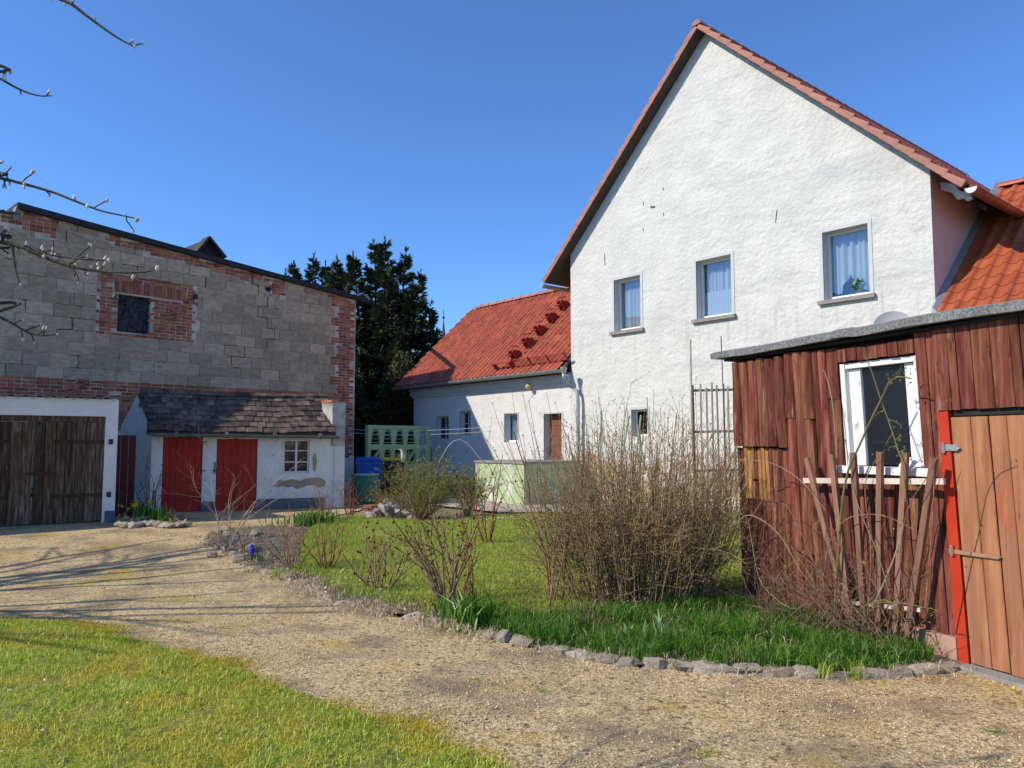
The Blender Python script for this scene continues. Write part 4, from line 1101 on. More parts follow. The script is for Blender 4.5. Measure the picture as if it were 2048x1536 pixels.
# doors: boards, straps, latch
uc = GA.uh(66, 940)[0]
for side, (ua, ub) in enumerate(((GL + 0.36, uc - 0.008), (uc + 0.008, gw - 0.01))):
    n = max(3, int(round((ub - ua) / 0.165)))
    dm = MB().fb(GA, ua + 0.01, ub - 0.01, ZY + 0.03, gd - 0.115, -0.12, -0.10).build('door_leaf', wood_old, gar)
    u = ua
    for k in range(n):
        wdt = (ub - ua) / n
        hb_ = ZY + 0.01 + rng.uniform(0, 0.04)
        MB().fb(GA, u + 0.004, u + wdt - 0.004, hb_, gd - 0.112, -0.10, -0.072 + rng.uniform(0, 0.008)).build('board', wood_old, dm)
        u += wdt
    for hh in (0.66, 1.60):
        mb = MB(); 
        if side: mb.fb(GA, ua + 0.28, ub + 0.09, hh, hh + 0.055, -0.062, -0.050); mb.fb(GA, ub + 0.03, ub + 0.10, hh - 0.02, hh + 0.075, -0.05, 0.015)
        else: mb.fb(GA, ua - 0.05, ub - 0.35, hh, hh + 0.055, -0.062, -0.050)
        mb.build('strap_hinge', iron, dm)
MB().fb(GA, uc - 0.005, uc + 0.14, 1.10, gd - 0.16, -0.070, -0.035).build('cover_strip', wood_old, gar)
MB().fb(GA, uc - 0.12, uc + 0.28, 1.06, 1.10, -0.06, -0.03).build('latch', iron, gar)
MB().fb(GA, GL + 0.4, gw - 0.2, 0.03, ZY + 0.01, -0.14, -0.02).build('threshold', concrete_m, gar)
# maroon gate between garage and the outhouse
ga = thing('side_gate', GA.p(gr + 0.15, 0.15, -0.5), 'narrow dark maroon wooden gate in the gap beside the garage', 'gate')
for k in range(3):
    MB().fb(GA, gr + 0.02 + k * 0.13, gr + 0.14 + k * 0.13, 0.2, 1.75, -0.72, -0.69).build('board', maroon, ga)

# ================================================================== OUTHOUSE WITH TWO RED DOORS
s0 = G(322, 1027)
RF = Frame((s0.x, s0.y), (2.2, 1.0))
oh = thing('outhouse', RF.p(1.8, 0.15, 0), 'small whitewashed outhouse with two red plank doors and a sagging old tile roof', 'outbuilding')
uL = RF.uh(301, 950)[0]; uR = RF.uh(688, 950)[0]
he = RF.uh(322, 868)[1]
D1 = (RF.uh(324, 950)[0], RF.uh(404, 950)[0], ZY + 0.01, RF.uh(322, 874)[1])
D2 = (RF.uh(432, 950)[0], RF.uh(514, 950)[0], ZY + 0.01, RF.uh(433, 878)[1])
W2 = (RF.uh(567, 910)[0], RF.uh(619, 910)[0], RF.uh(566, 947)[1], RF.uh(568, 879)[1])
mb = MB(); wallface(mb, RF, [(uL, 0.05, he + 0.06), (uR, 0.05, he + 0.06)], [D1, D2, W2], 0.0, 0.18); mb.build('front_wall', oldwall_m, oh)
MB().fb(RF, D1[1] + 0.002, D2[0] - 0.002, 0.05, 0.40, 0.001, 0.014).build('plinth', plinth_mat, oh)
MB().fb(RF, D2[1] + 0.002, uR - 0.4, 0.05, 0.42, 0.001, 0.014).build('plinth', plinth_mat, oh)
co = RF.p(uL, 0, 0)
LF = Frame((co.x, co.y), (-0.727, 0.687))
if LF.d.y < 0: LF.d = -LF.d
q1 = LF.uh(275, 786); q2 = LF.uh(243, 850)
mb = MB(); wallface(mb, LF, [(0, 0.05, he + 0.02), (q1[0], 0.05, q1[1] - 0.04), (q2[0], 0.05, q2[1]), (q2[0] + 0.05, 0.05, q2[1] - 0.1)], [], 0.0); mb.build('left_gable_wall', M('limewash_shaded', [(0.42, 0.42, 0.41), (0.56, 0.56, 0.55)], 3, 0.95, 0.5, 20, layers=[((0.24, 0.19, 0.15), 3.0, 0.62, 0.66, V1)]), oh)  # limewash base greyer than the front wall's: shade put into its colour
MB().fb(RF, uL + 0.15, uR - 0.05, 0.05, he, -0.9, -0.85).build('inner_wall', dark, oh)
for rc in (D1, D2):
    n = 6; w = (rc[1] - rc[0] - 0.02) / n
    dm = MB().fb(RF, rc[0] + 0.012, rc[1] - 0.012, rc[2] + 0.01, rc[3] - 0.012, -0.07, -0.055).build('door', redpaint, oh)
    for k in range(n):
        MB().fb(RF, rc[0] + 0.01 + k * w + 0.003, rc[0] + 0.01 + (k + 1) * w - 0.003, rc[2] + rng.uniform(-0.02, 0.01), rc[3] - 0.01, -0.055, -0.035 + rng.uniform(0, 0.006)).build('board', redpaint, dm)
    for hh in (rc[2] + 0.25, rc[3] - 0.28):
        MB().fb(RF, rc[0] + 0.05, rc[1] - 0.08, hh, hh + 0.025, -0.028, -0.018).build('hinge_strap', redpaint, dm)
MB().bar(RF.p(D1[1] - 0.1, 1.05, -0.02), RF.p(D1[1] + 0.07, 1.03, 0.02), 0.03, 0.015).build('latch', iron, oh)
MB().bar(RF.p(D2[0] - 0.06, 1.03, 0.02), RF.p(D2[0] + 0.05, 1.05, -0.01), 0.04, 0.02).build('latch', iron, oh)
MB().fb(RF, D2[0] - 0.035, D2[0] - 0.015, 1.0, 1.22, 0.001, 0.02).build('hook_bar', iron, oh)
add_window(RF, W2, oh, frame_w=0.035, depth=0.05, curtain='full', surround=0.0, sashes=2, bars=2, frame_m=oldwhite, pm=MLEAF('old_lace', [(0.42, 0.40, 0.36), (0.5, 0.48, 0.44)], trans=0.3), glassm=MGLASS('old_glass', 0.08, (0.8, 0.8, 0.78)))
# bare plaster patch under the window
pts = [(548, 972), (552, 963), (560, 959), (571, 961), (585, 958), (600, 962), (612, 957), (630, 955), (643, 956), (652, 963), (650, 972), (640, 975), (625, 970), (612, 971), (603, 977), (593, 978), (586, 973), (574, 975), (566, 971), (556, 975)]
MB().prism([RF.px(x, y, 0.001) for x, y in pts], RF.n * 0.004).build('plaster_patch', bareplaster, oh)
pts = [(625, 915), (631, 905), (634, 925), (630, 945), (626, 940)]
MB().prism([RF.px(x, y, 0.001) for x, y in pts], RF.n * 0.004).build('plaster_patch', bareplaster, oh)
# roof: eave and ridge lines
Pe = RF.p(uL - 0.10, he + 0.05, 0.20)
Pr = LF.px(275, 785, 0.0)
rd = (Pr - co).dot(RF.n)                       # ridge set-back (negative)
ur = (Pr - RF.o).dot(RF.d)
Prr = RF.p(uL - 0.10, Pr.z, rd); 
ulen = RF.uh(672, 875, 0.2)[0] - (uL - 0.10)
upo = Prr - Pe; lo_ = upo.length
MB().hexa([Pe + Vector((0, 0, -0.07)), Pe + RF.d * ulen + Vector((0, 0, -0.07)), Prr + RF.d * ulen + Vector((0, 0, -0.07)), Prr + Vector((0, 0, -0.07)), Pe + Vector((0, 0, -0.02)), Pe + RF.d * ulen + Vector((0, 0, -0.02)), Prr + RF.d * ulen + Vector((0, 0, -0.02)), Prr + Vector((0, 0, -0.02))]).build('roof_boarding', shadowboard, oh)
nrm = RF.d.cross(upo).normalized()
if nrm.z < 0: nrm = -nrm
# verge piece from the leaning left gable to the first tile column
MB().hexa([Pe - Vector((0, 0, 0.06)), Prr - Vector((0, 0, 0.06)), Pr - Vector((0, 0, 0.07)), co + Vector((0, 0, he - 0.03)), Pe - Vector((0, 0, 0.02)), Prr - Vector((0, 0, 0.02)), Pr - Vector((0, 0, 0.02)), co + Vector((0, 0, he + 0.02))]).build('verge_board', shadowboard, oh)
pt = []
for k in range(4):
    m_ = MB(); w, l = 0.165, 0.30
    b = rng.uniform(-0.012, 0.012); t_ = 0.020
    m_.hexa([Vector(q) for q in [(0, 0, 0.022 + b), (w, 0, 0.022), (w, l, -0.004), (0, l, -0.004), (0, 0, 0.022 + b + t_), (w, 0, 0.022 + t_), (w, l, 0.012), (0, l, 0.012)]])
    pt.append(m_.mesh('plain_tile'))
nrw = 7
def mats_sag():
    ext = max(0.0, (Prr - Pr).dot(RF.d)) + 0.06
    k = int(math.ceil(ext / 0.17)); st = k * 0.17
    out = roofmats(Pe - RF.d * st, RF.d, upo, 0.17, lo_ / nrw, int((ulen + st) / 0.17), nrw, 0.035, half=True, skip=lambda x, y: x < st - ext * y / lo_ - 0.03)
    for m_ in out:
        u_ = (m_.translation - Pe).dot(RF.d) / ulen
        m_.translation += Vector((0, 0, -0.035 * math.sin(u_ * math.pi) + 0.012 * math.sin(u_ * 17)))
    return out
place('roof_tile', pt, mats_sag(), oh, oldtile_m, 300, 'rest_tiles')
MB().hexa([Prr + Vector((0, 0, -0.05)), Prr + RF.d * ulen + Vector((0, 0, -0.05)), Prr + RF.d * ulen - RF.n * 0.6 + Vector((0, 0, -0.6)), Prr - RF.n * 0.6 + Vector((0, 0, -0.6)), Prr + Vector((0, 0, 0.0)), Prr + RF.d * ulen, Prr + RF.d * ulen - RF.n * 0.6 + Vector((0, 0, -0.55)), Prr - RF.n * 0.6 + Vector((0, 0, -0.55))]).build('rear_roof_slope', oldtile_m, oh)
rpl = []
for k in range(-int(max(0, (Prr - Pr).dot(RF.d)) / 0.34), int(ulen / 0.34)):
    m_ = Matrix.Identity(4); P = Prr + RF.d * (0.34 * k) + Vector((0, 0, 0.0 - 0.03 * math.sin(k * 0.34 / ulen * math.pi)))
    x = RF.d.cross(Vector((0, 0, 1))).normalized()
    for kk, vv in enumerate((x, RF.d, Vector((0, 0, 1)))):
        for j in range(3): m_[j][kk] = vv[j] * (0.75 if kk != 1 else 0.86)
    for j in range(3): m_[j][3] = P[j]
    rpl.append(m_)
place('ridge_tile', ridge_me, rpl, oh, oldtile_m, 60)
g_ = gutter([RF.p(uL - 0.02, he - 0.0, 0.30), RF.p(uL + ulen - 0.05, he - 0.035, 0.30)], 0.055, zinc_green, oh)
for k in range(4):
    c = RF.p(uL + 0.45 + k * 0.95, he - 0.012 - 0.008 * k, 0.30)
    MB().tube([c - RF.d * 0.03, c + RF.d * 0.03], 0.064, 8).build('gutter_clamp', zinc_green, g_)
# chimney pier at the right end
pu0, pu1 = RF.uh(664, 850)[0], RF.uh(690, 850)[0]
ph = RF.uh(670, 805)[1]
lfd = LF.d * 0.42
q_ = [RF.p(pu0, 0, 0.03), RF.p(pu1, 0, 0.03), RF.p(pu1, 0, 0.03) + lfd, RF.p(pu0, 0, 0.03) + lfd]
MB().hexa([p_ + Vector((0, 0, he - 0.25)) for p_ in q_] + [p_ + Vector((0, 0, ph)) for p_ in q_]).build('chimney_pier', M('stained_render', [(0.22, 0.20, 0.18), (0.42, 0.40, 0.37), (0.55, 0.53, 0.5)], 4, 0.95, 0.5, 20), oh)
MB().fb(RF, pu1 - 0.22, pu1, 0.05, he - 0.252, -0.45, 0.03).build('corner_pier', oldwall_m, oh)
for k in range(4):
    a_ = q_[0] + lfd * (k / 4) + Vector((0, 0, ph + 0.002)); b_ = a_ + lfd * 0.22
    MB().hexa([a_ - RF.d * 0.02, a_ + RF.d * 0.12, b_ + RF.d * 0.12, b_ - RF.d * 0.02] + [z_ + Vector((0, 0, 0.055)) for z_ in (a_ - RF.d * 0.02, a_ + RF.d * 0.12, b_ + RF.d * 0.12, b_ - RF.d * 0.02)]).build('cap_brick', brick_m, oh)

# ================================================================== CONIFERS, SPIRE
def conifer(base, H, leaders, label, seed, dens=1.0, rbot=2.3, name='conifer_tree'):
    r = np.random.default_rng(seed)
    t = thing(name, base, label, 'tree', 'conifers behind the buildings')
    cards_p = []; cards_d = []; segs = []
    base = np.array(base, dtype=float)
    for (dx, dy, hh, rad, z0) in leaders:
        top = base + np.array([dx, dy, hh]); foot = base + np.array([dx * 0.25, dy * 0.25, 0.0])
        for k in range(12):
            a = foot + (top - foot) * (k / 12); b = foot + (top - foot) * ((k + 1) / 12)
            segs.append((a, b, 0.16 * (1 - k / 12) + 0.012, 0.16 * (1 - (k + 1) / 12) + 0.012))
        nb = int((hh - z0) * 20 * dens)
        for _ in range(nb):
            z = r.uniform(0, 1) ** 0.85
            zz = z0 + (hh - z0) * z
            L = rad * ((1 - z) ** 0.95) * r.uniform(0.5, 1.22) + 0.05
            az = r.uniform(0, 2 * math.pi); c = foot + (top - foot) * (zz / hh)
            rise = 0.9 * z + 0.12 * r.normal(); droop = 0.55 * (1 - z)
            d = np.array([math.cos(az), math.sin(az), 0]); sdv = np.array([-math.sin(az), math.cos(az), 0])
            segs.append((c, c + d * L * 0.6 + np.array([0, 0, (rise * 0.6 - droop * 0.36) * L]), 0.022, 0.008))
            n = int(44 * L + 20)
            tt = r.uniform(0.12, 1.0, n) ** 0.8; side = r.normal(size=n) * 0.17 * (1.15 - tt) * L * 1.2
            up = (rise * tt - droop * tt ** 2 + 0.30 * tt ** 4) * L
            P = c + d * (L * tt)[:, None] + sdv * side[:, None] + np.array([0, 0, 1.0]) * (up + r.normal(size=n) * 0.03)[:, None]
            D = d + sdv * (np.sign(side) * r.uniform(0.3, 1.1, n))[:, None] + np.array([0, 0, 1.0]) * (0.35 * z + r.uniform(-0.35, 0.5, n))[:, None]
            cards_p.append(P); cards_d.append(D)
        # leader tips
        P = top + np.array([0, 0, 1.0]) * r.uniform(-0.6, 0.25, 26)[:, None]; cards_p.append(P)
        D = r.normal(size=(26, 3)) * 0.3; D[:, 2] = 1; cards_d.append(D)
    P = np.concatenate(cards_p); D = np.concatenate(cards_d); D /= np.linalg.norm(D, axis=1)[:, None]
    n = len(P); E = np.cross(D, r.normal(size=(n, 3))); E /= np.linalg.norm(E, axis=1)[:, None]
    s_ = (r.uniform(0.13, 0.30, n))[:, None]
    v = np.stack([P, P + D * s_ * 0.45 + E * s_ * 0.14, P + D * s_, P + D * s_ * 0.45 - E * s_ * 0.14], 1).reshape(-1, 3); k = np.arange(n) * 4
    segs_mesh('trunk', segs, bark_dark, t)
    mesh_np('crown', v, np.stack([k, k + 1, k + 2, k + 3], 1), conif, t)
    return t
b1 = at(765, 900, 28.5)
conifer((b1.x, 28.5, 0.1), 8.8, [(0, 0, 9.0, 1.75, 0.6), (-1.15, -0.2, 8.35, 1.25, 2.5), (0.75, 0.2, 8.5, 1.4, 2.0), (1.35, -0.3, 7.6, 1.6, 1.2), (-0.45, 0.3, 8.9, 1.1, 3), (-2.05, 0.2, 7.9, 0.6, 4.5), (0.9, -1.2, 5.4, 1.9, 0.4), (-0.6, -1.4, 4.6, 1.6, 0.4), (2.0, -0.4, 5.2, 1.3, 0.6), (1.75, -0.1, 6.4, 1.7, 2.5), (0.2, -0.6, 7.6, 1.9, 1.0), (-1.3, -0.6, 6.8, 1.4, 1.0)], 'broad dark conifer with many upright tips between the barn and the red roof', 5, 1.25)
b2 = at(604, 900, 34)
conifer((b2.x, 34, 0.1), 9.8, [(-0.55, 0, 9.35, 0.9, 5), (0.35, 0, 9.7, 0.95, 5), (0.9, 0, 9.3, 0.7, 6), (-0.9, 0, 8.9, 0.8, 5)], 'farther conifer whose tips peek over the barn roof edge', 8, 1.0)
b3 = at(668, 900, 31)
conifer((b3.x, 31, 0.1), 8.6, [(0, 0, 8.75, 0.7, 4.5), (0.35, 0, 8.2, 0.6, 4.5)], 'slim conifer tip just left of the broad dark conifer', 9, 1.0)
hp = thing('evergreen_hedge', (b1.x, 26.6, 0.1), 'dark evergreen hedge filling the gap behind the bins and green screen', 'hedge')
n = 26000; P = np.column_stack([nr.uniform(-5.6, -2.2, n), nr.uniform(25.0, 27.2, n), nr.uniform(0.1, 1, n) ** 0.7 * 4.6]) ; P[:, 2] *= 0.8 + 0.2 * np.sin(P[:, 0] * 3.0)
leafcards('foliage', P, 0.16, conif, hp, asp=0.4, updir=0.4)
sp = thing('church_spire', (at(886, 700, 120).x, 120, 0), 'tiny slate church spire far off above the left end of the red roof', 'church spire')
c = at(886, 800, 120); c.z = 0
mb = MB(); mb.lathe(c, [(1.6, 0), (1.6, 14.2), (1.25, 14.4), (1.0, 15.2), (0.72, 16.4), (0.30, 18.6), (0.10, 20.6)], 8); mb.build('roof', spiremat, sp)
mb = MB(); mb.tube([c + Vector((0, 0, 20.5)), c + Vector((0, 0, 22.6))], 0.06, 5); mb.lathe(c + Vector((0, 0, 21.3)), [(0.01, -0.3), (0.25, 0), (0.01, 0.3)], 8); mb.build('finial', iron, sp)

# ================================================================== YARD OBJECTS IN THE MIDDLE GROUND
# green screen of cast panels with trapezoid openings
a = at(738, 930, 21.2); b = at(856, 930, 22.6)
SC = Frame((a.x, a.y), (b.x - a.x, b.y - a.y), base=ZY)
sw = (b - a).xy.length
scr = thing('green_screen_wall', SC.p(sw / 2, 0, 0), 'mint green openwork screen with rows of trapezoid holes behind the bins', 'garden screen')
sh = SC.uh(740, 850)[1]
nc = 5; cw = sw / nc
def trap(mb, u, h, w1, w2, hh, o0, o1):
    pass
rows = [(sh - 0.72 * 1, 0), (sh - 0.72 * 2, 1), (sh - 0.72 * 3, 2)]
for rI in range(3):
    h1 = sh - 0.07 - rI * 0.56; h0 = h1 - 0.56
    if h0 < 0.0: h0 = 0.0
    for c_ in range(nc):
        u0 = c_ * cw; u1 = u0 + cw
        m_ = MB(); dp_ = 0.08
        th0, th1 = h0 + 0.10, h1 - 0.05
        um = (u0 + u1) / 2
        diag = (rI == 1 and c_ in (0, 2, 3))
        wb, wt = (0.145, 0.085) if not diag else (0.15, 0.15)
        wb *= cw / 0.4; wt *= cw / 0.4
        # frame as four prisms round the hole
        for poly in ([(u0, h0), (u1, h0), (u1, th0), (u0, th0)], [(u0, th1), (u1, th1), (u1, h1), (u0, h1)], [(u0, th0), (um - wb, th0), (um - wt, th1), (u0, th1)], [(um + wb, th0), (u1, th0), (u1, th1), (um + wt, th1)]):
            m_.prism([SC.p(x, z, 0) for x, z in poly], SC.n * -dp_)
        if diag: m_.bar(SC.p(um - wb, th0, -dp_ / 2), SC.p(um + wt, th1, -dp_ / 2), 0.06, dp_ * 0.9, SC.n.cross(Vector((0, 0, 1))))
        else:
            for k in range(4):
                hk = th0 + (th1 - th0) * (k + 0.5) / 4; m_.fb(SC, um - wb, um + wb, hk - 0.008, hk + 0.008, -dp_ + 0.01, -dp_ + 0.02)
        m_.build('screen_panel', greenscreen, scr)
MB().fb(SC, -0.06, 0.0, 0, sh, -0.11, 0.02).build('post', greenscreen, scr)
MB().fb(SC, sw, sw + 0.06, 0, sh, -0.11, 0.02).build('post', greenscreen, scr)
MB().fb(SC, 0.0, sw, sh - 0.07, sh, -0.10, 0.012).build('top_rail', greenscreen, scr)

# mint green masonry box
c0 = G(1048, 1013)
bl = G(951, 1003)
BX = Frame((c0.x, c0.y), (bl.x - c0.x, bl.y - c0.y), base=ZY)
wbx = 1.42
SD = -BX.n
hb_ = BX.uh(1048, 928)[1] - 0.0
box = thing('green_masonry_box', c0 + BX.d * 0.7 - BX.n * 0.8, 'low mint green masonry enclosure with flaking paint and flat lid', 'masonry box')
wbx = BX.uh(951, 960)[0]
h_ = BX.p(0, 0, 0)
def B3(u, d_, h): return BX.p(u, h, -d_)
sdv = Vector((0.767, 0.641, 0))
def B4(u, d_, h):
    return BX.p(u, h - 0.15 + 0.15, 0) + sdv * d_
mb = MB(); mb.hexa([B4(0, 0, 0), B4(wbx, 0, 0), B4(wbx, 1.8, 0), B4(0, 1.8, 0), B4(0, 0, hb_), B4(wbx, 0, hb_), B4(wbx, 1.8, hb_), B4(0, 1.8, hb_)]); mb.build('wall', greenpaint, box)
mb = MB(); mb.hexa([B4(-0.03, -0.03, hb_ + 0.001), B4(wbx + 0.03, -0.03, hb_ + 0.001), B4(wbx + 0.03, 1.84, hb_ + 0.001), B4(-0.03, 1.84, hb_ + 0.001), B4(-0.03, -0.03, hb_ + 0.05), B4(wbx + 0.03, -0.03, hb_ + 0.05), B4(wbx + 0.03, 1.84, hb_ + 0.05), B4(-0.03, 1.84, hb_ + 0.05)]); mb.build('lid', concrete_m, box)

def wheelie_bin(x0, x1, y, Y, body, lid, label, text=False):
    p = at((x0 + x1) / 2, y, Y); p.z = ZY; w = (x1 - x0) / FPX * Y
    top = at((x0 + x1) / 2, y, Y).z
    t = thing('wheelie_bin', p, label, 'bin')
    BF_ = Frame((p.x, p.y), (1, 0.25), base=ZY); h = top - ZY - 0.10
    m_ = MB(); a_, b_ = w * 0.40, w * 0.47
    for (h0, h1, wa, wb_) in ((0.06, h * 0.9, a_, b_), (h * 0.9, h, b_ * 1.06, b_ * 1.06)):
        m_.hexa([BF_.p(-wa, h0, 0.28 * wa / a_ * 0.9), BF_.p(wa, h0, 0.28 * wa / a_ * 0.9), BF_.p(wa, h0, -0.25), BF_.p(-wa, h0, -0.25), BF_.p(-wb_, h1, 0.30), BF_.p(wb_, h1, 0.30), BF_.p(wb_, h1, -0.30), BF_.p(-wb_, h1, -0.30)])
    for k in range(2): m_.fb(BF_, (-1 if k else 1) * w * 0.25 - 0.02, (-1 if k else 1) * w * 0.25 + 0.02, 0.1, h * 0.88, 0.27, 0.31)
    m_.build('body', body, t)
    l_ = MB(); q = w * 0.52
    l_.hexa([BF_.p(-q, h + 0.003, 0.33), BF_.p(q, h + 0.003, 0.33), BF_.p(q, h + 0.003, -0.33), BF_.p(-q, h + 0.003, -0.33), BF_.p(-q * 0.86, h + 0.075, 0.24), BF_.p(q * 0.86, h + 0.075, 0.24), BF_.p(q * 0.9, h + 0.10, -0.30), BF_.p(-q * 0.9, h + 0.10, -0.30)])
    l_.fb(BF_, -q * 0.8, q * 0.8, h + 0.02, h + 0.05, 0.33, 0.36)
    l_.build('lid', lid, t)
    for s_ in (-1, 1):
        MB().lathe(BF_.p(s_ * w * 0.42, 0.1, -0.27), [(0.09, -0.025), (0.1, 0), (0.09, 0.025)], 12, BF_.d).build('wheel', plasticblack, t)
    if text:
        for k in range(7):
            u_ = -0.13 + k * 0.042
            MB().fb(BF_, u_, u_ + (0.02 if k % 3 else 0.028), h * 0.62, h * 0.62 + (0.05 if k % 2 else 0.042), 0.302, 0.306).build('lettering', whitepaint, t)
    return t
wheelie_bin(713, 762, 914, 20.6, plasticblue, plasticblue, 'blue wheelie bin with small white lettering beside the barn corner', True)
wheelie_bin(764, 808, 914, 21.0, plasticblack, plasticyellow, 'black wheelie bin with a yellow lid in front of the green screen')
rb = G(722, 1008); rbt = at(730, 950, 18.0)
tb = thing('rain_barrel', (rbt.x, 18.0, ZY), 'teal green rain barrel with pale rim standing before the blue bin', 'rain barrel')
mb = MB(); mb.lathe((rbt.x, 18.0, ZY), [(0.24, 0), (0.29, 0.1), (0.31, 0.35), (0.30, 0.6), (0.29, rbt.z - ZY)], 20); mb.build('body', tealplastic, tb, smooth=False)
mb = MB(); mb.lathe((rbt.x, 18.0, rbt.z), [(0.30, -0.01), (0.325, 0.0), (0.325, 0.025), (0.29, 0.03)], 20); mb.build('rim', M('pale_blue_rim', [(0.15, 0.35, 0.33), (0.2, 0.42, 0.4)], 4, 0.5, 0), tb)
# stork figure on a stick above the bush
st = thing('heron_figure', at(803, 960, 17.5) , 'small white stone heron figure peeking above the mid-yard bush', 'garden figure')
def A(x, y, Y=17.5): return at(x, y, Y)
mb = MB(); mb.tube([A(806, 925), A(806, 915), A(805, 907), A(803, 901), A(799, 898.5), A(796, 899)], [0.035, 0.055, 0.045, 0.026, 0.024, 0.016], 8); mb.build('body', M('heron_white', [(0.42, 0.37, 0.29), (0.58, 0.53, 0.44)], 9, 0.8, 0.3, 40), st, smooth=True)
mb = MB(); mb.tube([A(797, 899), A(792, 898.5), A(788, 898)], [0.018, 0.010, 0.003], 6); mb.build('beak', plasticyellow, st)
mb = MB(); mb.tube([A(806, 925), A(806, 1010)], 0.012, 5); mb.build('stick', iron, st)
# wire hoop arch
ah = thing('wire_hoop', A(905, 1000, 18.5), 'thin wire hoop arching above the bush against the blue-shaded wall', 'plant hoop')
mb = MB(); mb.tube([A(x, y, 18.5) for x, y in [(868, 960), (880, 920), (894, 895), (907, 882), (920, 879), (932, 885), (945, 898), (958, 915), (972, 935), (985, 960)]], 0.007, 5); mb.build('wire', wiremat, ah)
ms_ = thing('thin_metal_stake', A(862, 1000, 20), 'thin dark stake standing right of the green screen', 'stake')
mb = MB(); mb.tube([A(862, 897, 20), A(863, 1000, 20)], 0.014, 5); mb.lathe(A(862, 897, 20), [(0.01, -0.03), (0.03, 0.0), (0.01, 0.03)], 6); mb.build('rod', iron, ms_)
# clothes lines with pegs
for kk, (y0, y1, nm) in enumerate(((859, 853, 'upper clothes line stretched from the barn corner to the low house'), (866, 862, 'lower clothes line with small pegs running past the green screen'))):
    cl = thing('clothes_line', A(850, y0, 20.3), nm, 'clothes line')
    pts = [A(705 + (985 - 705) * t, y0 + (y1 - y0) * t + 5 * 4 * t * (1 - t), 20.8 - 1.2 * t) for t in [i / 14 for i in range(15)]]
    MB().tube(pts, 0.007, 4).build('cord', wiremat, cl)
    if kk == 1:
        for xx in (862, 910, 946, 960, 980):
            t = (xx - 705) / 280; p = A(xx, y0 + (y1 - y0) * t + 20 * t * (1 - t), 20.8 - 1.2 * t)
            MB().bar(p + Vector((0, 0, 0.03)), p - Vector((0, 0, 0.05)), 0.02, 0.02).build('peg', M('peg_grey', [(0.2, 0.2, 0.25), (0.3, 0.3, 0.35)], 4, 0.6, 0), cl)
# rubble and pot at the lawn's far edge
pot = thing('terracotta_pot', G(741, 1030), 'small terracotta pot among the rocks at the far lawn edge', 'flower pot')
MB().lathe(G(741, 1032), [(0.10, 0), (0.13, 0.16), (0.15, 0.165), (0.15, 0.21), (0.12, 0.21)], 12).build('pot', terracotta, pot)
def rock_mesh(seed, sq=(1, 1, 0.7), sub=1, rough_=0.18):
    r = random.Random(seed); me = bpy.data.meshes.new('stone')
    import bmesh
    bm = bmesh.new(); bmesh.ops.create_icosphere(bm, subdivisions=sub, radius=0.5)
    for v_ in bm.verts:
        v_.co = Vector((v_.co.x * sq[0], v_.co.y * sq[1], v_.co.z * sq[2])) * (1 + r.uniform(-rough_, rough_))
    bm.to_mesh(me); bm.free(); return me
def rot_mat(P, sx, sy, sz, az, tx=0, ty=0):
    return Matrix.Translation(P) @ Matrix.Rotation(az, 4, 'Z') @ Matrix.Rotation(tx, 4, 'X') @ Matrix.Rotation(ty, 4, 'Y') @ Matrix.Diagonal((sx, sy, sz, 1))
rp = thing('rock_pile', G(770, 1035), 'heap of pale broken rocks at the far edge of the lawn', 'rock pile')
ms = []
for i in range(46):
    x = rng.gauss(775, 26); x = min(max(x, 700), 850); pile = max(0, 1 - abs(x - 775) / 40)
    s_ = rng.uniform(0.08, 0.2); P = G(x, 1032 + rng.uniform(-6, 8)); P.z += 0.04 + rng.random() * 0.24 * pile
    ms.append(rot_mat(P, s_ * 1.3, s_, s_, rng.uniform(0, 6), rng.uniform(-0.6, 0.6), rng.uniform(-0.6, 0.6)))
place('stone', [rock_mesh(k, (1, 0.9, 0.7), 1, 0.25) for k in range(4)], ms, rp, stone_pale, 300)

# ================================================================== KERB STONES
ks = thing('stone_edging', kerb[12], 'curved low border of rough stones between gravel drive and flower bed', 'edging stones')
ms = []; tot = 0; acc = 0
kp = [Vector((p.x, p.y, p.z)) for p in kerb]
seglen = [(kp[i + 1] - kp[i]).length for i in range(len(kp) - 1)]
total = sum(seglen); s_ = 0.0
def kpt(s):
    for i, L in enumerate(seglen):
        if s <= L: return kp[i] + (kp[i + 1] - kp[i]) * (s / L), (kp[i + 1] - kp[i]).normalized()
        s -= L
    return kp[-1], (kp[-1] - kp[-2]).normalized()
while s_ < total:
    L = rng.uniform(0.12, 0.28) if s_ > total * 0.35 else rng.uniform(0.10, 0.2)
    P, d = kpt(s_ + L / 2)
    if s_ > total * 0.8: L *= 1.1
    hgt = rng.uniform(0.07, 0.12)
    if rng.random() < 0.93:
        az = math.atan2(d.y, d.x)
        ms.append(rot_mat(P + Vector((rng.gauss(0, 0.01), rng.gauss(0, 0.012) + 0.04, hgt * rng.uniform(-0.12, 0.2))), L * 1.02, rng.uniform(0.08, 0.15), hgt, az + rng.gauss(0, 0.16), rng.gauss(0, 0.2), rng.gauss(0, 0.14)))
    s_ += L
for i in range(20):   # loose rocks at the far-left tip
    P = G(rng.uniform(402, 520), rng.uniform(1070, 1122)); s2 = rng.uniform(0.05, 0.13)
    if (P - kpt(0)[0]).length > 3.3: continue
    ms.append(rot_mat(P + Vector((0, 0, 0.05)), s2 * 1.4, s2, s2 * 0.8, rng.uniform(0, 6), rng.gauss(0, 0.3), rng.gauss(0, 0.3)))
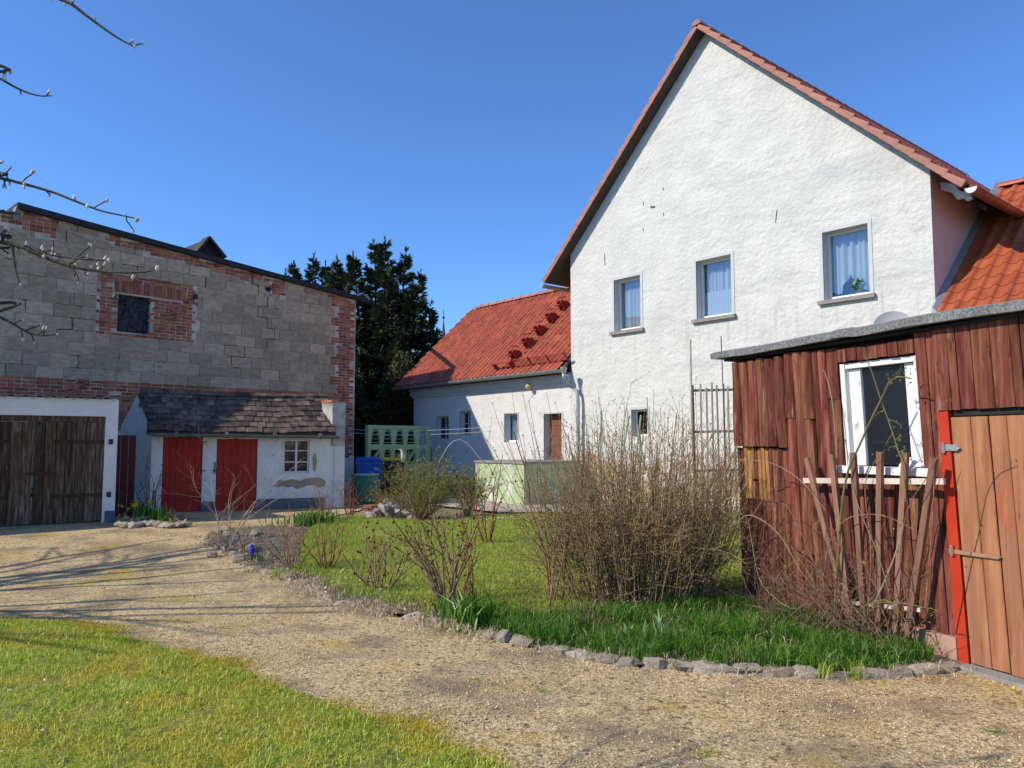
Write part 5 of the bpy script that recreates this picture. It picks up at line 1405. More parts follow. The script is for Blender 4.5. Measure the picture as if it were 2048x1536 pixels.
def kerb_mesh(seed):
    r = random.Random(seed); me = bpy.data.meshes.new('stone'); import bmesh
    bm = bmesh.new(); bmesh.ops.create_cube(bm, size=1.0)
    bmesh.ops.bevel(bm, geom=list(bm.edges), offset=0.22, segments=1, affect='EDGES')
    bmesh.ops.triangulate(bm, faces=[f_ for f_ in bm.faces if len(f_.verts) > 4])
    for v_ in bm.verts: v_.co *= 1 + r.uniform(-0.2, 0.2); 
    bm.to_mesh(me); bm.free(); return me
place('stone', [kerb_mesh(k + 10) for k in range(7)], ms, ks, stone_m, 300)
# concrete step at the shed door
stp = thing('door_slab', G(2020, 1375), 'concrete slab at the foot of the orange shed door', 'slab')

# ================================================================== RED WOODEN SHED
o_ = G(1932, 1334); e_ = G(1487, 1205)
SF = Frame((o_.x, o_.y), (e_.x - o_.x, e_.y - o_.y), base=0.0, lean=0.045)
shed = thing('garden_shed', SF.p(1.2, 0, -0.8), 'red-stained wooden shed of half-round slabs and planks with grey felt roof', 'shed')
UW = 2.42
HT = 2.50
W = (0.22, 0.985, 1.405, 2.285)          # window hole u0,u1,h0,h1
# carcase behind the cladding
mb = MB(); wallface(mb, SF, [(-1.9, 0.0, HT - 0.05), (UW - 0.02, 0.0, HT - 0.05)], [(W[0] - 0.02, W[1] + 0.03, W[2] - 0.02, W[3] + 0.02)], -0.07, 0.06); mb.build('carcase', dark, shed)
MB().fb(SF, UW - 0.06, UW - 0.02, 0.0, HT - 0.06, -2.6, -0.075).build('end_wall', log_m, shed)
MB().fb(SF, -1.9, UW - 0.1, 0.0, HT - 0.06, -2.65, -2.6).build('rear_wall', log_m, shed)
def half_log(F, uc0, uc1, h0, h1, w, m, parent, name='log_slab', wob=0.012, o=0.0, n=6, dep=0.45):
    """half-round slab standing on the wall, slightly crooked"""
    hs = 7; b = MB(); ph = rng.uniform(0, 6)
    for j in range(hs):
        t = j / (hs - 1); h = h0 + (h1 - h0) * t; uc = uc0 + (uc1 - uc0) * t + wob * math.sin(ph + t * 4); ww = w * (1 + 0.06 * math.sin(ph * 2 + t * 5))
        for k in range(n + 1):
            a = math.pi * k / n; b.v.append(F.p(uc + math.cos(a) * ww / 2, h, o + math.sin(a) * ww * dep))
    for j in range(hs - 1):
        for k in range(n): b.f.append((j * (n + 1) + k, j * (n + 1) + k + 1, (j + 1) * (n + 1) + k + 1, (j + 1) * (n + 1) + k))
    b.f.append(tuple(range(n + 1))); b.f.append(tuple((hs - 1) * (n + 1) + k for k in range(n, -1, -1)))
    return b.build(name, m, parent, smooth=False)
def plank(F, u0, u1, h0, h1, m, parent, name='plank', o=0.0, t=0.022, sk=0.0):
    c = 0.005; b = MB(); sk = sk or rng.gauss(0, 0.002); o += rng.uniform(0, 0.006)
    prof = [(u0, o - t), (u0, o - c), (u0 + c, o), (u1 - c, o), (u1, o - c), (u1, o - t)]
    for h, s2 in ((h0, 0), (h1, sk)):
        for (u, oo) in prof: b.v.append(F.p(u + s2, h + (rng.uniform(-0.004, 0.004) if h == h0 else 0), oo))
    n = len(prof)
    for k in range(n): b.f.append((k, (k + 1) % n, n + (k + 1) % n, n + k))
    b.f.append(tuple(range(n - 1, -1, -1))); b.f.append(tuple(range(n, 2 * n)))
    return b.build(name, m, parent)
# upper tier of half logs (left), then longer ones towards the window
tops = lambda u: HT - 0.055 - (0.03 * rng.random())
ux = [2.40, 2.27, 2.15, 2.02, 1.90, 1.77, 1.64, 1.52, 1.41]
for i, u in enumerate(ux):
    w = 0.128
    if i < 6: half_log(SF, u - w / 2, u - w / 2 - rng.uniform(0, 0.01), 1.57 if i < 5 else 1.56, tops(u), w * 1.02, log_m, shed)
    elif i == 6: half_log(SF, u - w / 2, u - w / 2, 1.83, tops(u), w, log_m, shed)
    elif i == 7: half_log(SF, u - w / 2, u - w / 2, 0.02, tops(u), w, log_m, shed)
    else: half_log(SF, u - w / 2, u - w / 2, 1.82, tops(u), w, log_m, shed)
half_log(SF, 1.575, 1.575, 0.02, 1.825, 0.12, log_m, shed)
half_log(SF, 1.345, 1.345, 0.02, 1.815, 0.11, log_m, shed)
for u0, u1 in ((1.29, 1.20), (1.20, 1.12)):
    half_log(SF, (u0 + u1) / 2, (u0 + u1) / 2, 0.02, HT - 0.07, 0.088, log_m, shed, dep=0.35)
plank(SF, 0.995, 1.12, 0.02, 1.98, log_m, shed); plank(SF, 0.997, 1.122, 1.985, HT - 0.07, log_m, shed)
# lower left: golden boards patch and thin laths beneath
u = 2.40
for i in range(11):
    w = rng.uniform(0.045, 0.056)
    gold = i in (2, 3, 6, 7, 8)
    plank(SF, u - w + 0.004, u - 0.003, 1.05, 1.555, orangewood if gold or i == 4 else log_m, shed, o=0.0)
    u -= w
plank(SF, 1.80, 1.865, 1.0, 1.555, log_m, shed); plank(SF, 1.735, 1.797, 1.0, 1.54, log_m, shed); plank(SF, 1.64, 1.73, 1.0, 1.54, log_m, shed, o=0.005)
MB().bar(SF.p(2.35, 1.045, 0.012), SF.p(1.78, 1.045, 0.012), 0.02, 0.016, SF.n).build('batten', iron, shed)
MB().tube([SF.p(2.12, 1.24, 0.0), SF.p(2.12, 1.24, 0.05)], 0.012, 6).build('peg_knob', iron, shed)
u = 2.405
while u > 1.66:
    w = rng.uniform(0.045, 0.075); half_log(SF, u - w / 2, u - w / 2, 0.02, 1.035, w * 0.98, log_m, shed, dep=0.4, n=4, wob=0.006); u -= w
for (u0, h1) in ((1.515, 1.81), ):
    pass
# boards above the window
ub = [1.12, 1.0, 0.885, 0.775, 0.665, 0.56, 0.46, 0.36, 0.27, 0.215]
for i in range(1, len(ub) - 1):
    plank(SF, ub[i + 1] + 0.003, ub[i] - 0.003, W[3] + 0.01 + 0.004 * (i % 3), HT - 0.09, log_m, shed, o=0.012)
# boards right of the window and above the door
plank(SF, 0.115, 0.208, 0.05, HT - 0.05, log_m, shed, o=0.008); plank(SF, 0.052, 0.112, 0.05, HT - 0.05, log_m, shed)
u = 0.045
for i in range(14):
    w = rng.choice([0.12, 0.145, 0.13, 0.07]); 
    plank(SF, u - w + 0.003, u - 0.003, 1.845, HT - 0.045, log_m, shed, o=0.018); u -= w
    if u < -1.8: break
# boards below the window
u = 1.285
while u > 0.22:
    w = rng.uniform(0.095, 0.135); plank(SF, u - w + 0.004, u - 0.003, 0.12, 1.315 if u < 1.0 else 0.0 + 1.315, log_m, shed, o=-0.004)
    u -= w
MB().fb(SF, 0.03, 0.60, -0.02, 0.20, -0.10, 0.045).build('foundation', M('pink_foundation', [(0.36, 0.20, 0.14), (0.48, 0.29, 0.21)], 4, 0.95, 0.5, 20), shed)
MB().fb(SF, 0.60, UW, -0.02, 0.10, -0.10, 0.02).build('foundation', concrete_m, shed)
# red jamb and door
MB().fb(SF, -0.048, 0.036, 0.02, 1.835, -0.05, 0.03).build('door_jamb', jambred, shed)
MB().fb(SF, -1.85, -0.065, 1.80, 1.843, -0.07, -0.01).build('door_head', dark, shed)
door = MB().fb(SF, -1.25, -0.075, 0.06, 1.79, -0.045, -0.02).build('door', doorwood, shed)
u = -0.052
for w in (0.160, 0.135, 0.130, 0.135, 0.14, 0.135, 0.14, 0.13):
    plank(SF, u - w + 0.004, u - 0.003, 0.045 + rng.uniform(-0.01, 0.01), 1.79, doorwood, door, name='door_board', o=0.016, t=0.03); u -= w
u = -1.17
while u > -1.88:
    plank(SF, u - 0.115, u - 0.003, 0.04, 1.84, log_m, shed, o=0.008); u -= 0.118
MB().fb(SF, -1.92, -1.90, 0.0, HT - 0.05, -2.65, 0.0).build('end_wall', log_m, shed)
for hh in (1.545, 0.80):
    b = MB(); 
    if hh < 1: b.prism([SF.p(0.03, hh, 0.034), SF.p(-0.34, hh + 0.005, 0.034), SF.p(-0.37, hh + 0.025, 0.034), SF.p(-0.34, hh + 0.028, 0.034), SF.p(0.03, hh + 0.032, 0.034)], SF.n * 0.006)
    else: b.prism([SF.p(0.02, hh, 0.034), SF.p(-0.10, hh, 0.034), SF.p(-0.13, hh + 0.02, 0.034), SF.p(-0.10, hh + 0.045, 0.034), SF.p(0.02, hh + 0.05, 0.034)], SF.n * 0.006)
    b.tube([SF.p(0.0, hh - 0.015, 0.045), SF.p(0.0, hh + 0.06, 0.045)], 0.012, 6)
    b.build('hinge', M('galvanised_hinge', [(0.30, 0.15, 0.08), (0.40, 0.25, 0.16)], 12, 0.5, 0.2, 40) if hh < 1 else zinc, door)
MB().fb(SF, -1.85, -0.02, -0.06, 0.035, -0.2, 0.14).build('slab', concrete_m, stp)
# window: white frame with broad side boards
wf = MB(); o0, o1 = -0.10, -0.055
wf.fb(SF, W[1] - 0.05, W[1], W[2], W[3], o0 + 0.0, -0.01); wf.fb(SF, W[0], W[0] + 0.02, W[2], W[3], o0, -0.01); wf.fb(SF, W[0] + 0.02, W[1] - 0.05, W[3] - 0.045, W[3], o0, -0.02)
wi = wf.build('window', oldwhite, shed)
wf = MB(); wf.fb(SF, 0.81, W[1] - 0.052, W[2] + 0.012, W[3] - 0.05, o0, o1); wf.build('window_board', oldwhite, wi)
wf = MB(); wf.fb(SF, W[0] + 0.022, 0.365, W[2] + 0.012, W[3] - 0.05, o0, o1); wf.build('window_board', oldwhite, wi)
MB().fb(SF, 0.36, 0.815, W[2] + 0.02, W[3] - 0.05, -0.085, -0.080).build('pane', glass_dark, wi)
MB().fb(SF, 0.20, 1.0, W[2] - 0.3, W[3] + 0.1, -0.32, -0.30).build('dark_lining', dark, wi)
MB().fb(SF, 0.38, 0.80, W[2] + 0.20, W[2] + 0.215, -0.14, -0.12).build('glazing_stop', M('green_string', [(0.10, 0.25, 0.16), (0.12, 0.3, 0.2)], 4, 0.6, 0), wi)
MB().fb(SF, 0.10, 1.02, W[2] - 0.055, W[2] + 0.006, -0.05, 0.085).build('sill', oldwhite, wi)
for k in range(9):
    MB().fb(SF, 0.26 + 0.08 * k, 0.33 + 0.08 * k, W[2] - 0.105, W[2] - 0.058, 0.0, 0.02).build('sill_brick', log_m, wi)
# white dish lying on the sill
wd = thing('white_plate', SF.p(0.27, W[2] + 0.01, 0.06), 'white oval plate leaning on the shed window sill', 'plate')
MB().lathe(SF.p(0.28, W[2] + 0.02, 0.085), [(0.001, 0.0), (0.055, 0.003), (0.075, 0.012), (0.072, 0.016), (0.05, 0.008), (0.001, 0.005)], 20, (SF.n * 0.8 + Vector((0, 0, 0.6)))).build('plate', whitepaint, wd)
# felt roof with rippled front edge
nn = 60; v = []; f = []
for i in range(nn + 1):
    t = i / nn; u = 2.60 - (2.60 + 2.0) * t
    z = HT + 0.012 - 0.005 * math.sin(t * 9) + 0.004 * math.sin(t * 23 + 1) + (0.010 if 0.36 < t < 0.41 else 0) - 0.04 * max(0, 0.12 - t)
    z2 = z + 0.010 * math.sin(t * 31)
    v += [SF.p(u, z - 0.026 + 0.003 * math.sin(t * 40), 0.125), SF.p(u, z + 0.035, 0.135 + 0.006 * math.sin(t * 50)), SF.p(u, z + 0.055, 0.07), SF.p(u, z2 + 0.06, -2.75), SF.p(u, z - 0.022, 0.10), SF.p(u, z - 0.02, -2.75)]
for i in range(nn):
    a = 6 * i; b = 6 * (i + 1)
    f += [(a, b, b + 1, a + 1), (a + 1, b + 1, b + 2, a + 2), (a + 2, b + 2, b + 3, a + 3), (a, a + 4, b + 4, b), (a + 4, a + 5, b + 5, b + 4)]
f += [(0, 1, 2, 3, 5, 4)]
MB().add(v, f).build('roof_felt', felt, shed)
MB().fb(SF, -1.95, UW + 0.06, HT - 0.045, HT - 0.022, -2.7, 0.05).build('roof_boards', dark, shed)

# fan trellis in front of the window
tr = thing('fan_trellis', SF.p(0.8, 0, 0.2), 'fan-shaped wooden trellis of brown slats with pale cross laths on the shed', 'trellis')
slats = [((1614, 916), (1690, 1210)), ((1663, 909), (1700, 1235)), ((1706, 905), (1730, 1250)), ((1760, 904), (1758, 1258)), ((1811, 905), (1792, 1262)), ((1868, 916), (1815, 1272))]
for (t0, t1) in slats:
    MB().bar(SF.px(*t1, o=0.16), SF.px(*t0, o=0.16), 0.050, 0.030, SF.d).build('slat', slatwood, tr)
MB().bar(SF.px(1608, 961, 0.132), SF.px(1889, 963, 0.132), 0.024, 0.045, SF.n).build('cross_lath', palewood, tr)
MB().bar(SF.px(1672, 1202, 0.132), SF.px(1842, 1220, 0.132), 0.022, 0.03, SF.n).build('cross_lath', palewood, tr)

# ================================================================== TALL LATTICE AND POLE BEHIND THE BIG SHRUB
LT = Frame((at(1380, 900, 12.6).x, 12.6), (0.93, -0.36), base=0.1)
lat = thing('lattice_trellis', LT.p(0.4, 0, 0), 'tall grey wooden lattice trellis with bare climber left of the shed', 'trellis')
for i, (x, yt) in enumerate([(1388, 770), (1402, 768), (1413, 775), (1424, 765), (1436, 770), (1447, 768), (1457, 772), (1468, 768)]):
    u, h = LT.uh(x, yt)
    MB().bar(LT.p(u, 0.0, 0), LT.p(u + rng.gauss(0, 0.01), h, 0), 0.028, 0.02, LT.d).build('slat', greywood, lat)
for y in (779, 862, 940):
    a = LT.uh(1384, y + 2); b = LT.uh(1476, y)
    MB().bar(LT.p(a[0], a[1], -0.022), LT.p(b[0], b[1], -0.022), 0.02, 0.04, LT.n).build('cross_slat', greywood, lat)
pole = thing('tall_cane_pole', LT.p(LT.uh(1380, 900)[0], 0, 0.05), 'tall thin wooden pole standing at the left end of the lattice', 'pole')
u, h = LT.uh(1380, 679, 0.05); MB().tube([LT.p(u + 0.02, 0, 0.05), LT.p(u, h * 0.5, 0.05), LT.p(u, h, 0.05)], [0.028, 0.024, 0.02], 7).build('pole', palewood, pole)
vs = thing('thin_garden_cane', LT.p(LT.uh(1445, 900)[0], 0, 0.1), 'very thin straight cane rising above the lattice beside the felt roof corner', 'garden cane')
u, h = LT.uh(1442, 672, 0.1); MB().tube([LT.p(u + 0.05, 0, 0.1), LT.p(u, h, 0.1)], 0.008, 5).build('cane', iron, vs)
for k, (a, b) in enumerate((((1203, 822), (1197, 1000)), ((1258, 832), (1230, 1000)), ((1282, 830), (1262, 1000)), ((1275, 850), (1290, 940)))):
    P, Q = at(*a, 12.0), at(*b, 12.0)
    gs = thing('green_plant_stake', (Q.x, 12.0, 0.1), ['leftmost pale green plant stake behind the big shrub', 'second pale green plant stake, near the small dark window', 'third pale green plant stake, leaning left before the small dark window', 'shortest pale green plant stake, leaning right'][k], 'plant stake', 'green stakes in the big shrub')
    MB().tube([P, Q], 0.014, 6).build('stake', M('stake_green', [(0.22, 0.42, 0.28), (0.28, 0.5, 0.34)], 4, 0.6, 0), gs)

# ================================================================== SHRUBS
def grow(segs, buds, p, d, L, r, rn_, nseg=8, up=0.25, wander=0.12, side=0.0, sideL=0.4, depth=1, budstep=0.0, taper=0.35, tipbud=True):
    p = np.array(p, float); d = np.array(d, float); d /= np.linalg.norm(d); st = L / nseg
    for i in range(nseg):
        t = i / nseg
        d = d + np.array([rn_.normal() * wander, rn_.normal() * wander, rn_.normal() * wander * 0.6 + up * st]); d /= np.linalg.norm(d)
        q = p + d * st
        r0 = r * (1 - (1 - taper) * t); r1 = r * (1 - (1 - taper) * (t + 1 / nseg))
        segs.append((p, q, r0, r1))
        if budstep and rn_.random() < st / budstep:
            buds.append(p + (q - p) * rn_.random() + rn_.normal(size=3) * r0 * 1.2)
        if depth > 0 and t > 0.12 and rn_.random() < side * st:
            a = rn_.normal(size=3); a -= d * (a @ d); a /= np.linalg.norm(a) + 1e-9
            grow(segs, buds, q, d * 0.75 + a * 0.75, L * sideL * rn_.uniform(0.5, 1.1) * (1.1 - t * 0.6), r0 * 0.6, rn_, max(3, int(nseg * 0.5)), up, wander * 1.2, side * 1.1, sideL, depth - 1, budstep, taper)
        p = q
    if tipbud: buds.append(p)

# big bare twiggy shrub beside the shed
bs = thing('big_bare_shrub', G(1290, 1215), 'big dense leafless shrub of fine brown twigs left of the red shed', 'shrub')
r_ = np.random.default_rng(11)
segs = []; buds = []
cen = np.array(G(1275, 1205)); 
for i in range(330):
    a = r_.uniform(0, 2 * math.pi); rr = 0.62 * math.sqrt(r_.random())
    p = cen + np.array([math.cos(a) * rr * 1.15, math.sin(a) * rr * 0.8, 0])
    outw = (rr / 0.5) * r_.uniform(0.2, 1.0)
    d = np.array([math.cos(a) * outw * 0.62 + r_.normal() * 0.08, math.sin(a) * outw * 0.5 + r_.normal() * 0.08, 1.0])
    H = r_.uniform(1.15, 2.0) * (1.0 - 0.12 * rr)
    grow(segs, buds, p, d, H, 0.0062, r_, 10, 0.30, 0.06, 4.6 if H < 1.9 else 3.4, 0.26, 2, 0.11)
for i in range(46):    # a few long reddish leaders, far left and top
    a = r_.uniform(0, 2 * math.pi); p = cen + np.array([r_.uniform(-0.75, 0.6), r_.uniform(-0.3, 0.4), 0])
    grow(segs, buds, p, np.array([(p[0] - cen[0]) * 0.55 + r_.normal() * 0.05, r_.normal() * 0.08, 1.0]), r_.uniform(1.7, 2.25), 0.0062, r_, 11, 0.1, 0.03, 0.6, 0.2, 1, 0.07)
for i in range(300):   # low arching outward growth
    a = r_.uniform(0, 2 * math.pi)
    if r_.random() < 0.4: a = r_.choice([0, math.pi]) + r_.normal() * 0.4
    p = cen + np.array([math.cos(a) * 0.42 * r_.random(), math.sin(a) * 0.3, r_.uniform(0.0, 0.75)])
    d = np.array([math.cos(a) * 1.0, math.sin(a) * 0.8, r_.uniform(0.05, 0.9)])
    grow(segs, buds, p, d, r_.uniform(0.5, 1.25), 0.005, r_, 9, -0.15 if r_.random() < 0.5 else 0.5, 0.20, 6.5, 0.38, 2, 0.12)
segs_mesh('twigs', segs, bark_shrub, bs)
octa_mesh('buds', buds, nr.uniform(0.004, 0.009, len(buds)), bark_shrub, bs, squash=(0.7, 0.7, 1.3))
print('shrub segs', len(segs))

def rose_bush(base, n, H, label, seed, mat_, spread=0.6, hips=0.03, side=2.2, r=0.008, cat='rose bush', name='rose_bush', hipm=None, up=0.1, nseg=9, wander=0.13, depth=2, leaves=0, leafsize=0.02, bstep=0.12, group='bare rose bushes along the border', hipsize=(0.008, 0.02)):
    rn_ = np.random.default_rng(seed); t = thing(name, base, label, cat, group)
    allsegs = []; buds = []; b = np.array(base, float)
    for i in range(n):
        segs = []
        a = rn_.uniform(0, 2 * math.pi); s_ = rn_.uniform(0.1, 1) * spread
        d = np.array([math.cos(a) * s_, math.sin(a) * s_, 1.0]); p = b + np.array([math.cos(a) * 0.05, math.sin(a) * 0.05, -0.02])
        grow(segs, buds, p, d, H * rn_.uniform(0.6, 1.08), r * (1.25 if n <= 20 else 1.0) * rn_.uniform(0.7, 1.2), rn_, nseg, up, wander, side / H, 0.45, depth, bstep, 0.4)
        if n <= 20: segs_mesh('cane', segs, mat_, t)
        else: allsegs += segs
    if n > 20: segs_mesh('canes', allsegs, mat_, t, 'stuff')
    if hips:
        k = rn_.permutation(len(buds))[:int(len(buds) * hips) + 4]
        octa_mesh('buds', np.array(buds)[k], nr.uniform(hipsize[0] * 0.55, hipsize[1] * 0.62, len(k)), hipm or budred_m, t)
    if leaves:
        k = rn_.integers(0, len(buds), leaves)
        leafcards('young_leaves', np.array(buds)[k] + rn_.normal(size=(leaves, 3)) * 0.01, leafsize, leafbud, t)
    return t
rose_bush(G(452, 1108), 8, 1.65, 'tall pale bare rose in front of the second red door', 21, bark_pale, 0.42, 0.12, 6.0, 0.0065)
rose_bush(G(585, 1140), 20, 0.85, 'twiggy bare rose behind the blue hyacinth, centre-left of the border', 22, bark_rose, 0.75, 0.10, 2.6, 0.007)
rose_bush(G(655, 1140), 14, 0.8, 'slim bare rose with reddish canes at the left end of the lawn', 23, bark_red, 0.6, 0.12, 2.4, 0.007)
rose_bush(G(764, 1186), 14, 0.80, 'spreading rose with clustered dark hips in front of the middle lawn', 24, bark_rose, 0.95, 0.45, 5.0, 0.008, hipsize=(0.012, 0.03))
rose_bush(G(893, 1208), 19, 1.25, 'large many-caned rose with dark hips before the green box', 25, bark_rose, 0.66, 0.40, 5.5, 0.010, hipsize=(0.012, 0.03))
rose_bush(G(935, 1215), 5, 0.95, 'smaller rose just right of the large many-caned rose', 26, bark_red, 0.5, 0.2, 2.6, 0.008, hipsize=(0.012, 0.025))
rose_bush(G(975, 1090), 9, 1.35, 'red-caned rose behind the border, overlapping the green box', 27, bark_red, 0.4, 0.3, 3.0, 0.009, hipsize=(0.012, 0.03))
rose_bush(G(1090, 1222), 3, 0.95, 'thin straight-caned rose left of the big shrub', 28, bark_rose, 0.22, 0.3, 1.6, 0.009, wander=0.06, hipsize=(0.01, 0.022))
rose_bush(G(1112, 1210), 3, 1.7, 'tallest red-stemmed rose rising in front of the big shrub', 29, bark_red, 0.35, 0.25, 2.2, 0.013, wander=0.09, hipsize=(0.012, 0.026))
rose_bush(G(645, 1045), 26, 0.85, 'clump of upright brown twigs at the outhouse corner', 30, bark_rose, 0.35, 0.08, 3.0, 0.006, cat='shrub', name='twiggy_shrub', group='small bare shrubs')
rose_bush(G(700, 1035), 18, 0.8, 'low purplish twig shrub between outhouse and leafy bush', 31, bark_red, 0.5, 0.1, 3.0, 0.006, cat='shrub', name='twiggy_shrub', group='small bare shrubs')
rose_bush(G(300, 1038), 12, 1.15, 'bare rose with dark buds against the first red door', 32, M('dark_cane', [(0.06, 0.035, 0.025), (0.12, 0.08, 0.05)], 8, 0.9, 0.2, 30), 0.5, 0.25, 3.0, 0.008, hipsize=(0.012, 0.03), group='bare rose bushes by the outhouse')
rose_bush(G(345, 1046), 22, 0.42, 'low tangled twigs in the little bed before the first red door', 33, bark_rose, 1.2, 0.08, 3.0, 0.005, group='bare rose bushes by the outhouse')
rose_bush(G(470, 1100), 34, 0.42, 'low grey twig tangle among the loose border rocks', 35, M('grey_twig', [(0.22, 0.19, 0.16), (0.34, 0.30, 0.26)], 8, 0.9, 0.2, 30), 1.3, 0.05, 3.0, 0.004, cat='shrub', name='twiggy_shrub', group='small bare shrubs')
rose_bush(G(540, 1118), 26, 0.5, 'grey feathery twig clump behind the hyacinth', 36, MATS['grey_twig'], 0.9, 0.0, 3.0, 0.004, cat='shrub', name='twiggy_shrub', group='small bare shrubs')
rose_bush(G(1190, 1262), 40, 0.34, 'low brown tangle at the foot of the big shrub', 37, bark_rose, 1.1, 0.04, 3.0, 0.0035, cat='shrub', name='twiggy_shrub', group='small bare shrubs')
rose_bush(G(1060, 1240), 16, 0.42, 'wispy dry seed heads in front of the lawn', 38, bark_rose, 0.5, 0.6, 1.5, 0.002, cat='dry flower stalks', name='dry_flower_stalks', hipm=M('black_seedhead', [(0.02, 0.015, 0.012), (0.04, 0.03, 0.02)], 8, 0.9, 0), hipsize=(0.008, 0.013), group=None, bstep=0.3)
# leafy mid-yard bushes
rose_bush(G(845, 1038), 150, 1.15, 'olive leafing bush with fine green buds in the middle of the yard', 40, bark_green, 1.25, 0.0, 3.6, 0.006, cat='shrub', name='leafing_bush', leaves=9000, leafsize=0.026, wander=0.10, group='leafing bushes mid-yard', bstep=0.06)
rose_bush(G(935, 1030), 46, 1.0, 'shorter olive bush touching the left side of the green box', 41, bark_green, 0.6, 0.05, 3.4, 0.006, cat='shrub', name='leafing_bush', leaves=3500, leafsize=0.032, group='leafing bushes mid-yard', bstep=0.06)
rose_bush(G(770, 1030), 34, 0.75, 'reddish twiggy bush left of the olive leafing bush', 42, bark_red, 0.8, 0.05, 3.2, 0.005, cat='shrub', name='leafing_bush', leaves=900, leafsize=0.03, group='leafing bushes mid-yard', bstep=0.06)

# climbing rose on the shed
cr = thing('climbing_rose', SF.p(0.95, 0.05, 0.2), 'climbing rose with arching green canes over the shed window and trellis', 'climbing rose')
def cane(pts, r0, r1, m, parent, o=0.12, name='cane', n=6):
    P = [SF.px(x, y, o_) for (x, y, o_) in pts] if len(pts[0]) == 3 else [SF.px(x, y, o) for x, y in pts]
    Q = []
    for i in range(len(P) - 1):
        a = P[max(i - 1, 0)]; b = P[i]; c = P[i + 1]; d = P[min(i + 2, len(P) - 1)]
        for k in range(4):
            t = k / 4; Q.append(0.5 * ((2 * b) + (c - a) * t + (2 * a - 5 * b + 4 * c - d) * t * t + (3 * b - a - 3 * c + d) * t ** 3))
    Q.append(P[-1]); rr = [r0 + (r1 - r0) * i / (len(Q) - 1) for i in range(len(Q))]
    MB().tube(Q, rr, n).build(name, m, parent)
    return Q
leafp = []
def leaves_on(Q, n, s=0.02):
    for _ in range(n):
        p = rng.choice(Q); leafp.append(tuple(p + Vector((rng.gauss(0, s), rng.gauss(0, s), rng.gauss(0, s)))))
q = cane([(1668, 1235), (1676, 1120), (1684, 1010), (1697, 940), (1718, 893), (1741, 842), (1764, 795), (1779, 765), (1797, 754), (1822, 757)], 0.011, 0.005, bark_green, cr, 0.22); leaves_on(q[-7:], 26)
q = cane([(1812, 1004), (1806, 930), (1796, 900), (1780, 850), (1762, 800), (1744, 745), (1731, 712)], 0.006, 0.0035, bark_green, cr, 0.20)
q = cane([(1690, 1230), (1686, 1130), (1680, 1030), (1673, 900), (1664, 800), (1652, 752), (1645, 738)], 0.008, 0.003, bark_pale, cr, 0.10)
q = cane([(1745, 1215), (1770, 1160), (1790, 1110), (1806, 1050)], 0.007, 0.004, bark_pale, cr, 0.24)
for pts in ([(1768, 820), (1758, 825), (1752, 829)], [(1775, 838), (1790, 843), (1800, 850)], [(1786, 868), (1776, 880), (1772, 890)], [(1790, 880), (1801, 872)], [(1792, 892), (1778, 895)], [(1797, 905), (1812, 898)], [(1797, 754), (1800, 742), (1803, 730)], [(1779, 765), (1776, 748)]):
    q = cane(pts, 0.003, 0.002, bark_green, cr, 0.2, 'twig', 4); leaves_on(q, 9, 0.012)
# low loops
for pts in ([(1497, 1040, .3), (1505, 1090, .45), (1520, 1160, .5), (1555, 1200, .55), (1590, 1218, .5), (1618, 1200, .45), (1628, 1170, .4), (1600, 1120, .35), (1572, 1080, .3), (1545, 1060, .25)], [(1470, 1050, .5), (1500, 1030, .5), (1555, 1065, .4), (1600, 1140, .4), (1628, 1175, .35)],
            [(1690, 1240, .3), (1730, 1210, .35), (1790, 1205, .35), (1850, 1215, .3), (1880, 1222, .28)], [(1700, 1245, .3), (1725, 1215, .35), (1770, 1200, .4), (1800, 1225, .35), (1812, 1245, .35)], [(1655, 1230, .3), (1640, 1120, .3), (1625, 1060, .3), (1640, 1040, .25)],
            [(1480, 920, .4), (1540, 925, .3), (1600, 960, .25), (1650, 1020, .2)], [(1500, 955, .4), (1480, 985, .45), (1450, 1000, .5)]):
    q = cane(pts, 0.005, 0.0025, bark_green if rng.random() < 0.5 else bark_pale, cr, n=5, name='cane'); leaves_on(q, 14, 0.02)
for pts in ([(1850, 1215, .3), (1862, 1080, .35), (1868, 960, .42), (1862, 880, .5), (1872, 830, .55), (1895, 800, .6)], [(1735, 1235, .25), (1742, 1100, .22), (1730, 980, .2), (1745, 930, .2), (1770, 900, .22)], [(1790, 1240, .25), (1760, 1120, .28), (1716, 1010, .2), (1700, 930, .16), (1690, 880, .14)],
            [(1640, 1230, .3), (1655, 1100, .28), (1690, 1040, .25), (1760, 1030, .25), (1830, 1060, .22)], [(1830, 1250, .25), (1800, 1130, .28), (1815, 1020, .26), (1850, 960, .24), (1880, 905, .2)], [(1700, 1235, .3), (1640, 1150, .38), (1600, 1060, .36), (1570, 1010, .3), (1530, 1000, .3)]):
    q = cane(pts, 0.0055, 0.0025, bark_rose if rng.random() < 0.6 else bark_green, cr, n=5, name='cane'); leaves_on(q, 12, 0.025)
segs = []; buds = []; rr_ = np.random.default_rng(51)
for i in range(85):
    x = rr_.uniform(1650, 1800); b = np.array(SF.px(x, 1240, rr_.uniform(0.1, 0.35)))
    b[2] = 0.05
    d = np.array([rr_.normal() * 0.5, rr_.normal() * 0.35, 1.0])
    grow(segs, buds, b, d, rr_.uniform(0.3, 1.15), 0.0045, rr_, 9, -0.1, 0.2, 3.2, 0.5, 1, 0.1)
